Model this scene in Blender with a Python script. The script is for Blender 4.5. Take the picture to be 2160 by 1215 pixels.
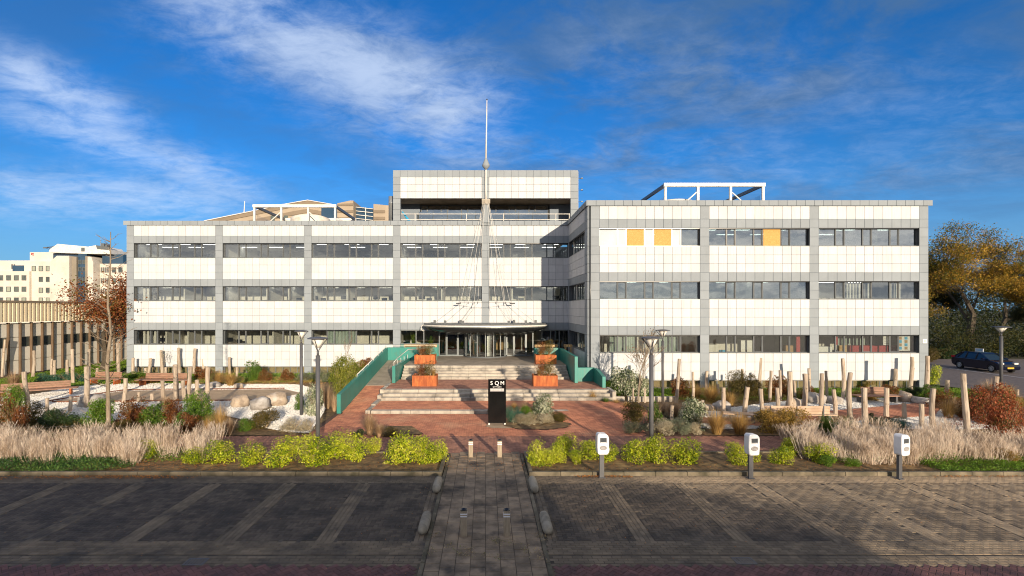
import bpy, math, random
import numpy as np
from mathutils import Vector, Matrix, Euler
R = math.radians
random.seed(11)
RNG = np.random.default_rng(5)
for o in list(bpy.data.objects):
    bpy.data.objects.remove(o)
S = bpy.context.scene
COL = S.collection

# ------------------------------------------------------------------ camera
H, F, VX, VY = 5.3, 1080.0, 1024.0, 650.0
cd = bpy.data.cameras.new('camera'); cam = bpy.data.objects.new('camera', cd); COL.objects.link(cam)
cam.location = (0, 0, H); cam.rotation_euler = (R(90), 0, 0)
cd.sensor_width = 36; cd.lens = 18
cd.shift_x = (1080 - VX) / 2160; cd.shift_y = (VY - 607.5) / 2160
cd.clip_start = .1; cd.clip_end = 3000
S.camera = cam

# ------------------------------------------------------------------ sun
SUN = Vector((-.281, 1, -.187)).normalized()
ELEV = math.asin(-SUN.z)
sl = bpy.data.lights.new('sun', 'SUN'); sun = bpy.data.objects.new('sun', sl); COL.objects.link(sun)
sl.energy = 5.0; sl.angle = R(.6); sl.color = (1, .84, .64)
sun.rotation_euler = SUN.to_track_quat('-Z', 'Y').to_euler()
sun.location = (20, -60, 40)
EXPOSURE = 0.3
S.view_settings.view_transform = 'Standard'; S.view_settings.look = 'None'
S.view_settings.exposure = EXPOSURE; S.view_settings.gamma = 1
S.view_settings.use_curve_mapping = False

# ------------------------------------------------------------------ node helpers
class NT:
    def __init__(s, tree): s.t = tree; s.n = tree.nodes; s.l = tree.links
    def new(s, typ, **kw):
        n = s.n.new(typ)
        for k, v in kw.items(): setattr(n, k, v)
        return n
    def setin(s, n, i, v):
        if isinstance(v, bpy.types.NodeSocket): s.l.new(v, n.inputs[i])
        elif v is not None: n.inputs[i].default_value = v
    def math(s, op, a, b=None, c=None, clamp=False):
        n = s.new('ShaderNodeMath', operation=op, use_clamp=clamp)
        s.setin(n, 0, a); s.setin(n, 1, b); s.setin(n, 2, c)
        return n.outputs[0]
    def mix(s, fac, a, b, blend='MIX'):
        n = s.new('ShaderNodeMix', data_type='RGBA', blend_type=blend)
        s.setin(n, 0, fac); s.setin(n, 6, c4(a)); s.setin(n, 7, c4(b))
        return n.outputs[2]
    def noise(s, vec, scale, detail=4, rough=.55, dist=0.0):
        n = s.new('ShaderNodeTexNoise')
        s.setin(n, 'Vector', vec); n.inputs['Scale'].default_value = scale
        n.inputs['Detail'].default_value = detail; n.inputs['Roughness'].default_value = rough
        n.inputs['Distortion'].default_value = dist
        return n.outputs[0]
    def ramp(s, fac, a, b, c0=0.0, c1=1.0):
        n = s.new('ShaderNodeMapRange', interpolation_type='SMOOTHSTEP')
        s.setin(n, 0, fac); s.setin(n, 1, a); s.setin(n, 2, b); s.setin(n, 3, c0); s.setin(n, 4, c1)
        return n.outputs[0]
    def comb(s, x, y, z):
        n = s.new('ShaderNodeCombineXYZ'); s.setin(n, 0, x); s.setin(n, 1, y); s.setin(n, 2, z)
        return n.outputs[0]
def c4(v):
    if isinstance(v, (tuple, list)) and len(v) == 3: return (*v, 1)
    return v

# ------------------------------------------------------------------ sky
w = bpy.data.worlds.new('World'); S.world = w; w.use_nodes = True
t = NT(w.node_tree); t.n.clear()
out = t.new('ShaderNodeOutputWorld'); bg = t.new('ShaderNodeBackground')
sky = t.new('ShaderNodeTexSky', sky_type='NISHITA')
sky.sun_disc = False; sky.sun_elevation = ELEV
sky.sun_rotation = math.atan2(-SUN.x, -SUN.y)
sky.altitude = 10; sky.air_density = 1.0; sky.dust_density = .35; sky.ozone_density = 2.2
tc = t.new('ShaderNodeTexCoord'); sep = t.new('ShaderNodeSeparateXYZ'); t.l.new(tc.outputs['Generated'], sep.inputs[0])
dx, dy, dz = sep.outputs
hs = t.new('ShaderNodeHueSaturation'); hs.inputs['Hue'].default_value = .5; hs.inputs['Saturation'].default_value = 1.08; hs.inputs['Value'].default_value = 1.0
t.l.new(t.mix(1.0, sky.outputs[0], (.36, .69, 1.16), 'MULTIPLY'), hs.inputs['Color'])
# cloud sheet at one height, so streaks shrink toward the horizon
zc = t.math('MAXIMUM', dz, 0.0)
inv = t.math('DIVIDE', 1.0, t.math('ADD', zc, .16))
P = t.comb(t.math('MULTIPLY', dx, inv), t.math('MULTIPLY', dy, inv), 0.0)
mp = t.new('ShaderNodeMapping'); t.l.new(P, mp.inputs[0])
mp.inputs['Rotation'].default_value = (0, 0, R(-38)); mp.inputs['Scale'].default_value = (1.15, 1.55, 1); mp.inputs['Location'].default_value = (3.1, 1.7, 0)
n1 = t.noise(mp.outputs[0], 1.7, 9, .64, .45)
n2 = t.noise(mp.outputs[0], 6.5, 8, .68, .4)
n3 = t.noise(P, .8, 5, .55, .3)
wisp = t.math('ADD', t.math('MULTIPLY', n1, .5), t.math('MULTIPLY', n2, .5))
# cloud bands: lines on the sky given by direction slopes u = x/|y|, v = z/|y|
ay = t.math('MAXIMUM', dy, .05)
u = t.math('DIVIDE', dx, ay); v = t.math('DIVIDE', dz, ay)
def band(p, q, wd, soft_end=.12):
    (x0, y0), (x1, y1) = p, q
    L = math.hypot(x1 - x0, y1 - y0); ex, ey = (x1 - x0) / L, (y1 - y0) / L
    ru = t.math('SUBTRACT', u, x0); rv = t.math('SUBTRACT', v, y0)
    s_ = t.math('ADD', t.math('MULTIPLY', ru, ex), t.math('MULTIPLY', rv, ey))
    d_ = t.math('ABSOLUTE', t.math('SUBTRACT', t.math('MULTIPLY', rv, ex), t.math('MULTIPLY', ru, ey)))
    a = t.ramp(d_, wd, 0.0)
    b = t.math('MULTIPLY', t.ramp(s_, -soft_end, soft_end), t.ramp(s_, L + soft_end, L - soft_end))
    return t.math('MULTIPLY', a, b)
def uv(px, py): return ((px - VX) / F, (VY - py) / F)
bands = [(uv(330, -60), uv(1080, 290), .21, .9), (uv(560, 60), uv(1060, 230), .16, .6), (uv(1150, 120), uv(2300, 260), .22, .30), (uv(1250, 380), uv(2200, 330), .12, .32), (uv(-60, 110), uv(290, 270), .10, .95), (uv(-60, 190), uv(560, 415), .085, .8),
         (uv(-80, 400), uv(520, 430), .10, .75), (uv(1080, 330), uv(1700, 300), .11, .35), (uv(380, 90), uv(560, 140), .05, .6)]
acc = None
for p, q, wd, st in bands:
    b = t.math('MULTIPLY', band(p, q, wd), st)
    acc = b if acc is None else t.math('MAXIMUM', acc, b)
front = t.ramp(dy, .05, .3)
acc = t.math('MULTIPLY', acc, front)
# general cover elsewhere on the dome: broken cloud, brightened and warmed as fill light
back = t.math('SUBTRACT', 1.0, front)
gen = t.math('MULTIPLY', t.math('MAXIMUM', t.ramp(n3, .36, .56), t.ramp(dz, .42, .12)), back)
amt = acc
white = t.math('MULTIPLY', t.ramp(t.math('ADD', wisp, t.math('MULTIPLY', amt, .2)), .44, .84), t.math('MULTIPLY', amt, 1.0), clamp=True)
grey = t.math('MULTIPLY', t.ramp(n1, .36, .62), t.ramp(n3, .30, .5), clamp=True)
grey = t.math('MULTIPLY', grey, t.ramp(u, -.5, .6, .35, 1.0))
hz = t.ramp(dz, .04, .30, .0, 1.0)
c = t.mix(t.math('MULTIPLY', t.ramp(dz, .28, .0), .6), hs.outputs[0], (1.35, 2.75, 4.9))
c = t.mix(t.math('MULTIPLY', grey, t.math('MULTIPLY', hz, .9)), c, (.5, 1.15, 2.4))
c = t.mix(t.math('MULTIPLY', white, .66), c, (5.4, 6.3, 7.8))
c = t.mix(t.math('MULTIPLY', gen, .93), c, t.mix(t.ramp(n1, .35, .65), (2.4, 2.6, 3.1), (7.4, 7.0, 6.5)))
t.l.new(c, bg.inputs['Color']); bg.inputs['Strength'].default_value = .12
t.l.new(bg.outputs[0], out.inputs[0])
CYC = S.cycles; CYC.filter_width = 1.1
CYC.max_bounces = 6; CYC.diffuse_bounces = 3; CYC.glossy_bounces = 3; CYC.transparent_max_bounces = 10; CYC.transmission_bounces = 4
CYC.caustics_reflective = False; CYC.caustics_refractive = False

# ------------------------------------------------------------------ materials
def base_mat(name):
    m = bpy.data.materials.new(name); m.use_nodes = True
    tt = NT(m.node_tree); b = tt.n['Principled BSDF']
    return m, tt, b
def pmat(name, c1, c2=None, scale=3.0, rough=.7, rnd=0.0, bump=0.0, bscale=60.0, metallic=0.0, spec=.5, stretch=None, thr=(.35, .65), rough2=None, c3=None, s3=.5, dist=0.0, dust_and_sun=None, streak=None):
    m, tt, b = base_mat(name)
    g = tt.new('ShaderNodeNewGeometry'); pos = g.outputs['Position']
    if stretch:
        mp = tt.new('ShaderNodeMapping'); tt.l.new(pos, mp.inputs[0]); mp.inputs['Scale'].default_value = stretch; pos = mp.outputs[0]
    col = c4(c1)
    if c2 is not None:
        col = tt.mix(tt.ramp(tt.noise(pos, scale, 6, .6, dist), *thr), c1, c2)
    if c3 is not None:
        col = tt.mix(tt.ramp(tt.noise(pos, s3, 4, .6), .5, .72), col, c3)
    if dust_and_sun:   # blown sand in ragged patches along the kerb, plus sunlight painted on the right
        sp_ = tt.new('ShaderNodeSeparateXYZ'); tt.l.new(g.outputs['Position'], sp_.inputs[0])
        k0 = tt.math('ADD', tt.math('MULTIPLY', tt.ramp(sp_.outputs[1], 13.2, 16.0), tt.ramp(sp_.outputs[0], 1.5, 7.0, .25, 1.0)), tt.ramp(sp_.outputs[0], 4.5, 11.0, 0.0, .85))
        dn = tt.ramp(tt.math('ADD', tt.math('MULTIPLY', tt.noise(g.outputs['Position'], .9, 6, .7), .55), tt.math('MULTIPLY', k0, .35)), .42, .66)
        col = tt.mix(tt.math('MULTIPLY', dn, .75), col, dust_and_sun)
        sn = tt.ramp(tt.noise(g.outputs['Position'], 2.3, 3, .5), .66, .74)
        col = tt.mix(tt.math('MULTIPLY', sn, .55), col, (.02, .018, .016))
    if streak:  # rain streaks and grime run down the sheet
        mq = tt.new('ShaderNodeMapping'); tt.l.new(g.outputs['Position'], mq.inputs[0]); mq.inputs['Scale'].default_value = (1, 1, .07)
        sk = tt.ramp(tt.noise(mq.outputs[0], 9, 5, .7), .48, .8)
        col = tt.mix(tt.math('MULTIPLY', sk, streak), col, (.2, .18, .14))
    if rnd:
        oi = tt.new('ShaderNodeObjectInfo')
        r = tt.math('FRACT', tt.math('ADD', g.outputs['Random Per Island'], oi.outputs['Random']))
        k = tt.math('ADD', 1 - rnd, tt.math('MULTIPLY', r, 2 * rnd))
        col = tt.mix(1.0, col, tt.comb(k, k, k), 'MULTIPLY')
    if isinstance(col, bpy.types.NodeSocket): tt.l.new(col, b.inputs['Base Color'])
    else: b.inputs['Base Color'].default_value = col
    b.inputs['Roughness'].default_value = rough; b.inputs['Metallic'].default_value = metallic
    b.inputs['Specular IOR Level'].default_value = spec
    if rough2 is not None:
        tt.l.new(tt.ramp(tt.noise(pos, scale * .7, 4), .3, .7, rough, rough2), b.inputs['Roughness'])
    if bump:
        bn = tt.new('ShaderNodeBump'); bn.inputs['Strength'].default_value = bump; bn.inputs['Distance'].default_value = .02
        tt.l.new(tt.noise(pos, bscale, 5, .65), bn.inputs['Height']); tt.l.new(bn.outputs[0], b.inputs['Normal'])
    return m
def leafmat(name, cols, trans=.35, rough=.5, var=.35, patch=1.2):
    """leaf faces: a colour per leaf from the given list, drifting with a soft noise over the plant"""
    m, tt, b = base_mat(name)
    g = tt.new('ShaderNodeNewGeometry')
    oi = tt.new('ShaderNodeObjectInfo')
    r = tt.math('FRACT', tt.math('ADD', g.outputs['Random Per Island'], oi.outputs['Random']))
    nn = tt.ramp(tt.noise(g.outputs['Position'], patch, 3), .3, .7)
    f = tt.math('ADD', tt.math('MULTIPLY', r, .6), tt.math('MULTIPLY', nn, .4))
    cr = tt.new('ShaderNodeValToRGB'); cr.color_ramp.interpolation = 'LINEAR'
    els = cr.color_ramp.elements
    while len(els) < len(cols): els.new(.5)
    for i, c_ in enumerate(cols):
        els[i].position = i / max(1, len(cols) - 1) * .7 + .15; els[i].color = (*c_, 1)
    tt.l.new(f, cr.inputs[0])
    r2 = tt.math('FRACT', tt.math('MULTIPLY', r, 37.3))
    k = tt.math('ADD', 1 - var, tt.math('MULTIPLY', r2, 2 * var))
    col = tt.mix(1.0, cr.outputs[0], tt.comb(k, k, k), 'MULTIPLY')
    tt.l.new(col, b.inputs['Base Color']); b.inputs['Roughness'].default_value = rough
    b.inputs['Specular IOR Level'].default_value = .35
    tr = tt.new('ShaderNodeBsdfTranslucent'); tt.l.new(col, tr.inputs[0])
    mx = tt.new('ShaderNodeMixShader'); mx.inputs[0].default_value = trans
    tt.l.new(b.outputs[0], mx.inputs[1]); tt.l.new(tr.outputs[0], mx.inputs[2])
    tt.l.new(mx.outputs[0], tt.n['Material Output'].inputs[0])
    return m
def glassmat(name, tint=(.75, .82, .8), refl=.12, fres=.75, rough=.02):
    m, tt, b = base_mat(name); tt.n.remove(b)
    tr = tt.new('ShaderNodeBsdfTransparent'); tr.inputs[0].default_value = (*tint, 1)
    gl = tt.new('ShaderNodeBsdfGlossy'); gl.inputs['Roughness'].default_value = rough; gl.inputs['Color'].default_value = (.95, .97, 1, 1)
    g = tt.new('ShaderNodeNewGeometry'); bn = tt.new('ShaderNodeBump')
    bn.inputs['Strength'].default_value = .12; bn.inputs['Distance'].default_value = .02
    tt.l.new(tt.noise(g.outputs['Position'], 1.2, 2), bn.inputs['Height']); tt.l.new(bn.outputs[0], gl.inputs['Normal'])
    lw = tt.new('ShaderNodeLayerWeight'); lw.inputs[0].default_value = .45
    f = tt.math('ADD', refl, tt.math('MULTIPLY', lw.outputs['Facing'], fres * .5), clamp=True)
    mx = tt.new('ShaderNodeMixShader'); tt.l.new(f, mx.inputs[0]); tt.l.new(tr.outputs[0], mx.inputs[1]); tt.l.new(gl.outputs[0], mx.inputs[2])
    tt.l.new(mx.outputs[0], tt.n['Material Output'].inputs[0])
    return m
M = {}
M['white'] = pmat('white_cladding', (.60, .605, .61), (.565, .57, .575), 1.6, .7, rnd=.05, streak=.22, spec=.2, stretch=(1, 1, .3))
M['greyp'] = pmat('grey_cladding', (.285, .315, .34), (.265, .293, .315), 1.2, .7, rnd=.05, streak=.12, spec=.2)
M['joint'] = pmat('joint_backing', (.20, .235, .28), rough=.9)
M['frame'] = pmat('window_frame', (.13, .14, .145), (.11, .12, .125), 4, .6, spec=.25)
M['frameg'] = pmat('grey_aluminium', (.21, .23, .235), (.18, .2, .2), 3, .35, metallic=.3)
M['glass'] = glassmat('window_glass', (.90, .92, .90), .12)
M['glass2'] = glassmat('coated_glass', (.55, .62, .6), .32)
M['glassd'] = glassmat('dark_glass', (.35, .42, .45), .16)
M['frost'] = pmat('frosted_film', (.56, .59, .63), (.48, .52, .57), 1.5, .6, spec=.2)
M['osb'] = pmat('chipboard', (.66, .40, .13), (.50, .27, .07), 14, .8, thr=(.35, .6), dist=2)
M['inwall'] = pmat('interior_wall', (.74, .71, .64), (.68, .65, .58), .6, .85)
M['infloor'] = pmat('carpet', (.25, .24, .22), (.2, .19, .18), 2, .95)
M['inceil'] = pmat('ceiling_tile', (.65, .65, .62), rough=.9)
M['blind'] = pmat('fabric_blind', (.42, .50, .44), (.34, .42, .37), 1.2, .9, rnd=.12)
M['curtain'] = pmat('pale_curtain', (.55, .55, .5), rough=.9, rnd=.1)
M['roof'] = pmat('roofing', (.12, .12, .12), (.2, .2, .19), .5, .9)
M['teal'] = pmat('teal_paint', (.022, .20, .165), (.028, .24, .20), .9, .45, bump=.08, bscale=20, c3=(.05, .20, .16), s3=2.0, streak=.35)
M['conc'] = pmat('concrete', (.47, .42, .345), (.34, .30, .25), 2.2, .85, rnd=.07, bump=.25, bscale=35, c3=(.2, .18, .15), s3=1.1)
M['concd'] = pmat('dark_concrete', (.40, .33, .25), (.28, .235, .18), 1.6, .9, bump=.3, bscale=30, rnd=.05)
M['corten'] = pmat('corten_steel', (.46, .125, .03), (.30, .07, .018), 2.5, .75, bump=.1, stretch=(3, 3, .6), c3=(.6, .2, .05), s3=2.0)
M['steelw'] = pmat('white_steel', (.78, .75, .69), (.66, .62, .56), 2, .45)
M['steelg'] = pmat('grey_steel', (.10, .10, .105), (.085, .085, .09), 3, .45)
M['steeld'] = pmat('dark_steel', (.02, .022, .025), rough=.25)
M['stainless'] = pmat('stainless', (.45, .45, .44), (.3, .3, .3), 1.5, .25, metallic=.9, stretch=(1, 1, .1))
M['duct'] = pmat('galvanised_duct', (.4, .42, .43), (.34, .36, .37), 2, .4, metallic=.5)
M['tank'] = pmat('cooling_tower', (.72, .68, .6), (.55, .45, .35), 1.5, .6, thr=(.45, .75), stretch=(1, 1, 3))
M['mesh'] = pmat('wire_mesh', (.04, .06, .12), rough=.6)
M['soil'] = pmat('soil', (.24, .145, .06), (.09, .06, .027), 4.5, .95, bump=1.0, bscale=14, c3=(.38, .25, .10), s3=1.9)
M['kerb'] = pmat('kerb_stone', (.22, .18, .12), (.10, .085, .055), 1.8, .9, rnd=.14, bump=.5, bscale=25, c3=(.055, .05, .025), s3=1.1)
M['stop'] = pmat('stop_concrete', (.38, .33, .25), (.22, .19, .14), 3, .9, bump=.4, bscale=25)
M['tile'] = pmat('path_tile', (.33, .245, .16), (.18, .135, .09), 2.5, .9, rnd=.22, bump=.35, bscale=40, c3=(.05, .042, .035), s3=.9)
M['bay'] = pmat('bay_paver', (.108, .082, .058), (.05, .040, .031), 1.3, .8, rnd=.32, bump=.3, bscale=40, c3=(.15, .12, .085), s3=.35, dust_and_sun=(.38, .28, .17))
M['line'] = pmat('line_paver', (.21, .16, .105), (.13, .10, .068), 1.4, .85, rnd=.2, dust_and_sun=(.52, .38, .23), bump=.3, bscale=40, c3=(.05, .045, .04), s3=.6)
M['street'] = pmat('street_brick', (.17, .075, .065), (.10, .05, .048), 2, .8, rnd=.22, bump=.3, bscale=40)
M['plaza'] = pmat('red_clinker', (.54, .22, .12), (.40, .155, .09), 1.8, .85, rnd=.16, bump=.25, bscale=40, c3=(.52, .27, .16), s3=.4)
M['plazad'] = pmat('brown_clinker', (.36, .175, .115), (.24, .115, .08), 1.5, .85, rnd=.2, bump=.25, bscale=40)
M['jsand'] = pmat('joint_sand', (.05, .04, .03), (.13, .10, .065), 2, .95)
M['jsandl'] = pmat('pale_joint_sand', (.10, .055, .035), (.13, .07, .045), 2, .95)
M['gravel'] = pmat('white_gravel', (.74, .70, .64), (.46, .45, .43), 22, .9, thr=(.40, .56), bump=1.0, bscale=24, c3=(.5, .46, .4), s3=.4)
M['sandp'] = pmat('sand_path', (.52, .38, .24), (.42, .30, .19), 3, .95, bump=.2, bscale=60)
M['ground'] = pmat('earth', (.07, .065, .03), (.05, .05, .025), .3, .95, bump=.3)
M['grassb'] = pmat('lawn_base', (.09, .16, .02), (.06, .12, .015), 3, .95, bump=.5, bscale=50)
M['pole'] = pmat('peeled_timber', (.50, .41, .315), (.35, .275, .205), 3.5, .85, bump=.8, bscale=9, stretch=(4, 4, .45), rnd=.14, c3=(.26, .20, .145), s3=2.6)
M['poleend'] = pmat('timber_end', (.34, .25, .16), (.22, .16, .10), 8, .9)
M['bench'] = pmat('bench_timber', (.34, .19, .125), (.24, .13, .085), 3, .7, rnd=.12, stretch=(.6, 4, 4))
M['benchl'] = pmat('pale_bench_timber', (.56, .40, .28), (.44, .30, .2), 3, .75, rnd=.1)
M['rock'] = pmat('boulder', (.46, .36, .26), (.27, .21, .155), 3.2, .85, bump=1.0, bscale=7, c3=(.55, .49, .42), s3=1.4)
M['rockg'] = pmat('grey_boulder', (.42, .38, .34), (.25, .22, .19), 3.2, .85, bump=1.0, bscale=7, c3=(.5, .47, .43), s3=1.2)
M['bollard'] = pmat('bollard_timber', (.42, .34, .24), (.30, .24, .17), 5, .85, bump=.3, stretch=(4, 4, .6))
M['refl'] = pmat('white_band', (.85, .85, .85), rough=.3)
M['evw'] = pmat('white_plastic', (.82, .82, .83), rough=.28, c2=(.78, .78, .79), scale=2)
M['screen'] = pmat('display', (.06, .07, .08), (.12, .12, .12), 5, .15)
M['signb'] = pmat('black_gloss', (.006, .006, .006), rough=.12)
M['lettering'] = pmat('white_lettering', (.85, .84, .82), rough=.5)
M['plate'] = pmat('grey_plate', (.33, .31, .30), rough=.5)
M['diffuser'] = pmat('lamp_diffuser', (.8, .76, .68), rough=.3)
M['bark'] = pmat('bark', (.30, .24, .17), (.2, .15, .10), 6, .9, bump=.4, bscale=20, stretch=(2, 2, .5))
M['barkd'] = pmat('dark_bark', (.06, .045, .03), (.09, .07, .045), 6, .9)
M['twig'] = pmat('twig', (.38, .29, .17), (.28, .2, .12), 4, .8)
M['cream'] = pmat('cream_render', (.66, .60, .52), (.58, .52, .45), .35, .85, c3=(.5, .44, .37), s3=.15)
M['brown'] = pmat('brown_render', (.22, .19, .14), (.26, .22, .17), .4, .85)
M['tanw'] = pmat('tan_stone', (.42, .34, .25), (.36, .29, .21), .4, .85)
M['tand'] = pmat('dark_tan_stone', (.26, .20, .14), (.22, .17, .12), .4, .85)
M['bluegl'] = pmat('blue_glazing', (.02, .05, .09), (.03, .07, .12), .3, .08, spec=.8)
M['winfar'] = pmat('far_window', (.04, .05, .05), (.12, .14, .12), .25, .15, spec=.7)
M['winblind'] = pmat('far_window_blind', (.34, .36, .28), (.28, .3, .24), .3, .4)
M['corr'] = pmat('corrugated_sheet', (.80, .69, .50), (.74, .63, .45), .7, .6, rnd=.04)
M['shedw'] = pmat('shed_panel', (.80, .75, .65), (.74, .69, .59), .8, .75)
M['shedp'] = pmat('shed_post', (.17, .11, .065), (.13, .085, .05), 2, .7)
M['carp'] = pmat('navy_car_paint', (.004, .006, .022), rough=.12, spec=.7)
M['tyre'] = pmat('tyre_rubber', (.012, .012, .012), rough=.8)
M['rim'] = pmat('alloy', (.5, .5, .5), rough=.3, metallic=.7)
M['carglass'] = pmat('car_glass', (.015, .025, .03), rough=.05, spec=.8)
M['red'] = pmat('red_lens', (.45, .01, .02), rough=.2)
M['redcab'] = pmat('red_cabinet', (.38, .02, .025), rough=.5)
M['yellow'] = pmat('yellow_plate', (.7, .42, .03), rough=.4)
M['bluec'] = pmat('blue_print', (.03, .36, .62), rough=.5)
M['paper'] = pmat('paper', (.8, .79, .75), rough=.7)
M['wood'] = pmat('pale_wood', (.55, .36, .16), (.48, .3, .13), 4, .6)
M['card'] = pmat('cardboard', (.42, .27, .13), rough=.8)
M['leafbrown'] = pmat('fallen_leaf', (.62, .24, .035), (.42, .14, .02), 9, .8, rnd=.35)
M['moss'] = leafmat('dry_weed', [(.35, .25, .13), (.45, .33, .18), (.2, .22, .06)], .2)
# foliage
M['yel'] = leafmat('spotted_laurel_leaf', [(.09, .16, .008), (.30, .39, .012), (.56, .58, .03), (.66, .63, .09)], .3, .4)
M['green'] = leafmat('green_leaf', [(.05, .11, .012), (.10, .19, .02), (.18, .25, .03)], .35)
M['fern'] = leafmat('bright_green_leaf', [(.08, .17, .012), (.14, .26, .02), (.22, .32, .04)], .4)
M['dkgreen'] = leafmat('dark_green_leaf', [(.02, .045, .012), (.035, .07, .018), (.06, .1, .03)], .25)
M['blueg'] = leafmat('blue_green_leaf', [(.03, .10, .07), (.06, .17, .11), (.12, .24, .15)], .25)
M['brownr'] = leafmat('russet_leaf', [(.10, .035, .012), (.22, .07, .02), (.30, .13, .04), (.10, .1, .02)], .35)
M['redsh'] = leafmat('red_berry_leaf', [(.16, .04, .012), (.32, .09, .03), (.42, .12, .05), (.10, .10, .02)], .35)
M['olive'] = leafmat('olive_bronze_leaf', [(.07, .06, .015), (.14, .11, .025), (.22, .15, .04)], .3)
M['goldl'] = leafmat('golden_leaf', [(.2, .11, .02), (.36, .22, .04), (.46, .30, .07), (.12, .1, .02)], .35)
M['sage'] = leafmat('pale_sage_leaf', [(.34, .28, .17), (.50, .43, .28), (.62, .54, .38)], .2)
M['sageg'] = leafmat('grey_sage_leaf', [(.14, .16, .09), (.22, .24, .14), (.3, .3, .19)], .2)
M['varieg'] = leafmat('variegated_leaf', [(.06, .10, .03), (.22, .27, .14), (.55, .55, .4), (.68, .66, .5)], .3)
M['bamboo'] = leafmat('bamboo_leaf', [(.10, .13, .015), (.22, .24, .03), (.34, .33, .05)], .4)
M['gold'] = leafmat('golden_grass_blade', [(.33, .19, .05), (.52, .33, .11), (.62, .43, .18)], .35)
M['tan'] = leafmat('tan_grass_blade', [(.34, .22, .12), (.50, .34, .2), (.6, .44, .28)], .3)
M['pinkt'] = leafmat('dry_stem', [(.30, .21, .13), (.56, .43, .32), (.68, .56, .44), (.78, .68, .56)], .2)
M['ggrass'] = leafmat('green_grass_blade', [(.06, .11, .015), (.12, .2, .03), (.25, .3, .07)], .35)
M['lawn'] = leafmat('lawn_blade', [(.10, .18, .012), (.17, .27, .02), (.25, .36, .04)], .35)
M['iris'] = leafmat('groundcover_leaf', [(.03, .08, .02), (.06, .14, .03), (.14, .22, .04)], .3)
M['autumn'] = leafmat('autumn_leaf', [(.08, .11, .012), (.22, .18, .02), (.44, .24, .03), (.64, .40, .05)], .4, patch=.25)
M['autred'] = leafmat('red_brown_leaf', [(.12, .035, .015), (.26, .08, .025), (.32, .11, .035), (.12, .12, .02)], .35, patch=.6)
M['wood_g'] = leafmat('woodland_leaf', [(.012, .02, .006), (.03, .045, .01), (.08, .07, .012)], .3, patch=.3)

M['rustd'] = pmat('rusted_edging', (.20, .075, .035), (.13, .05, .025), 3, .9)
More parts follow.
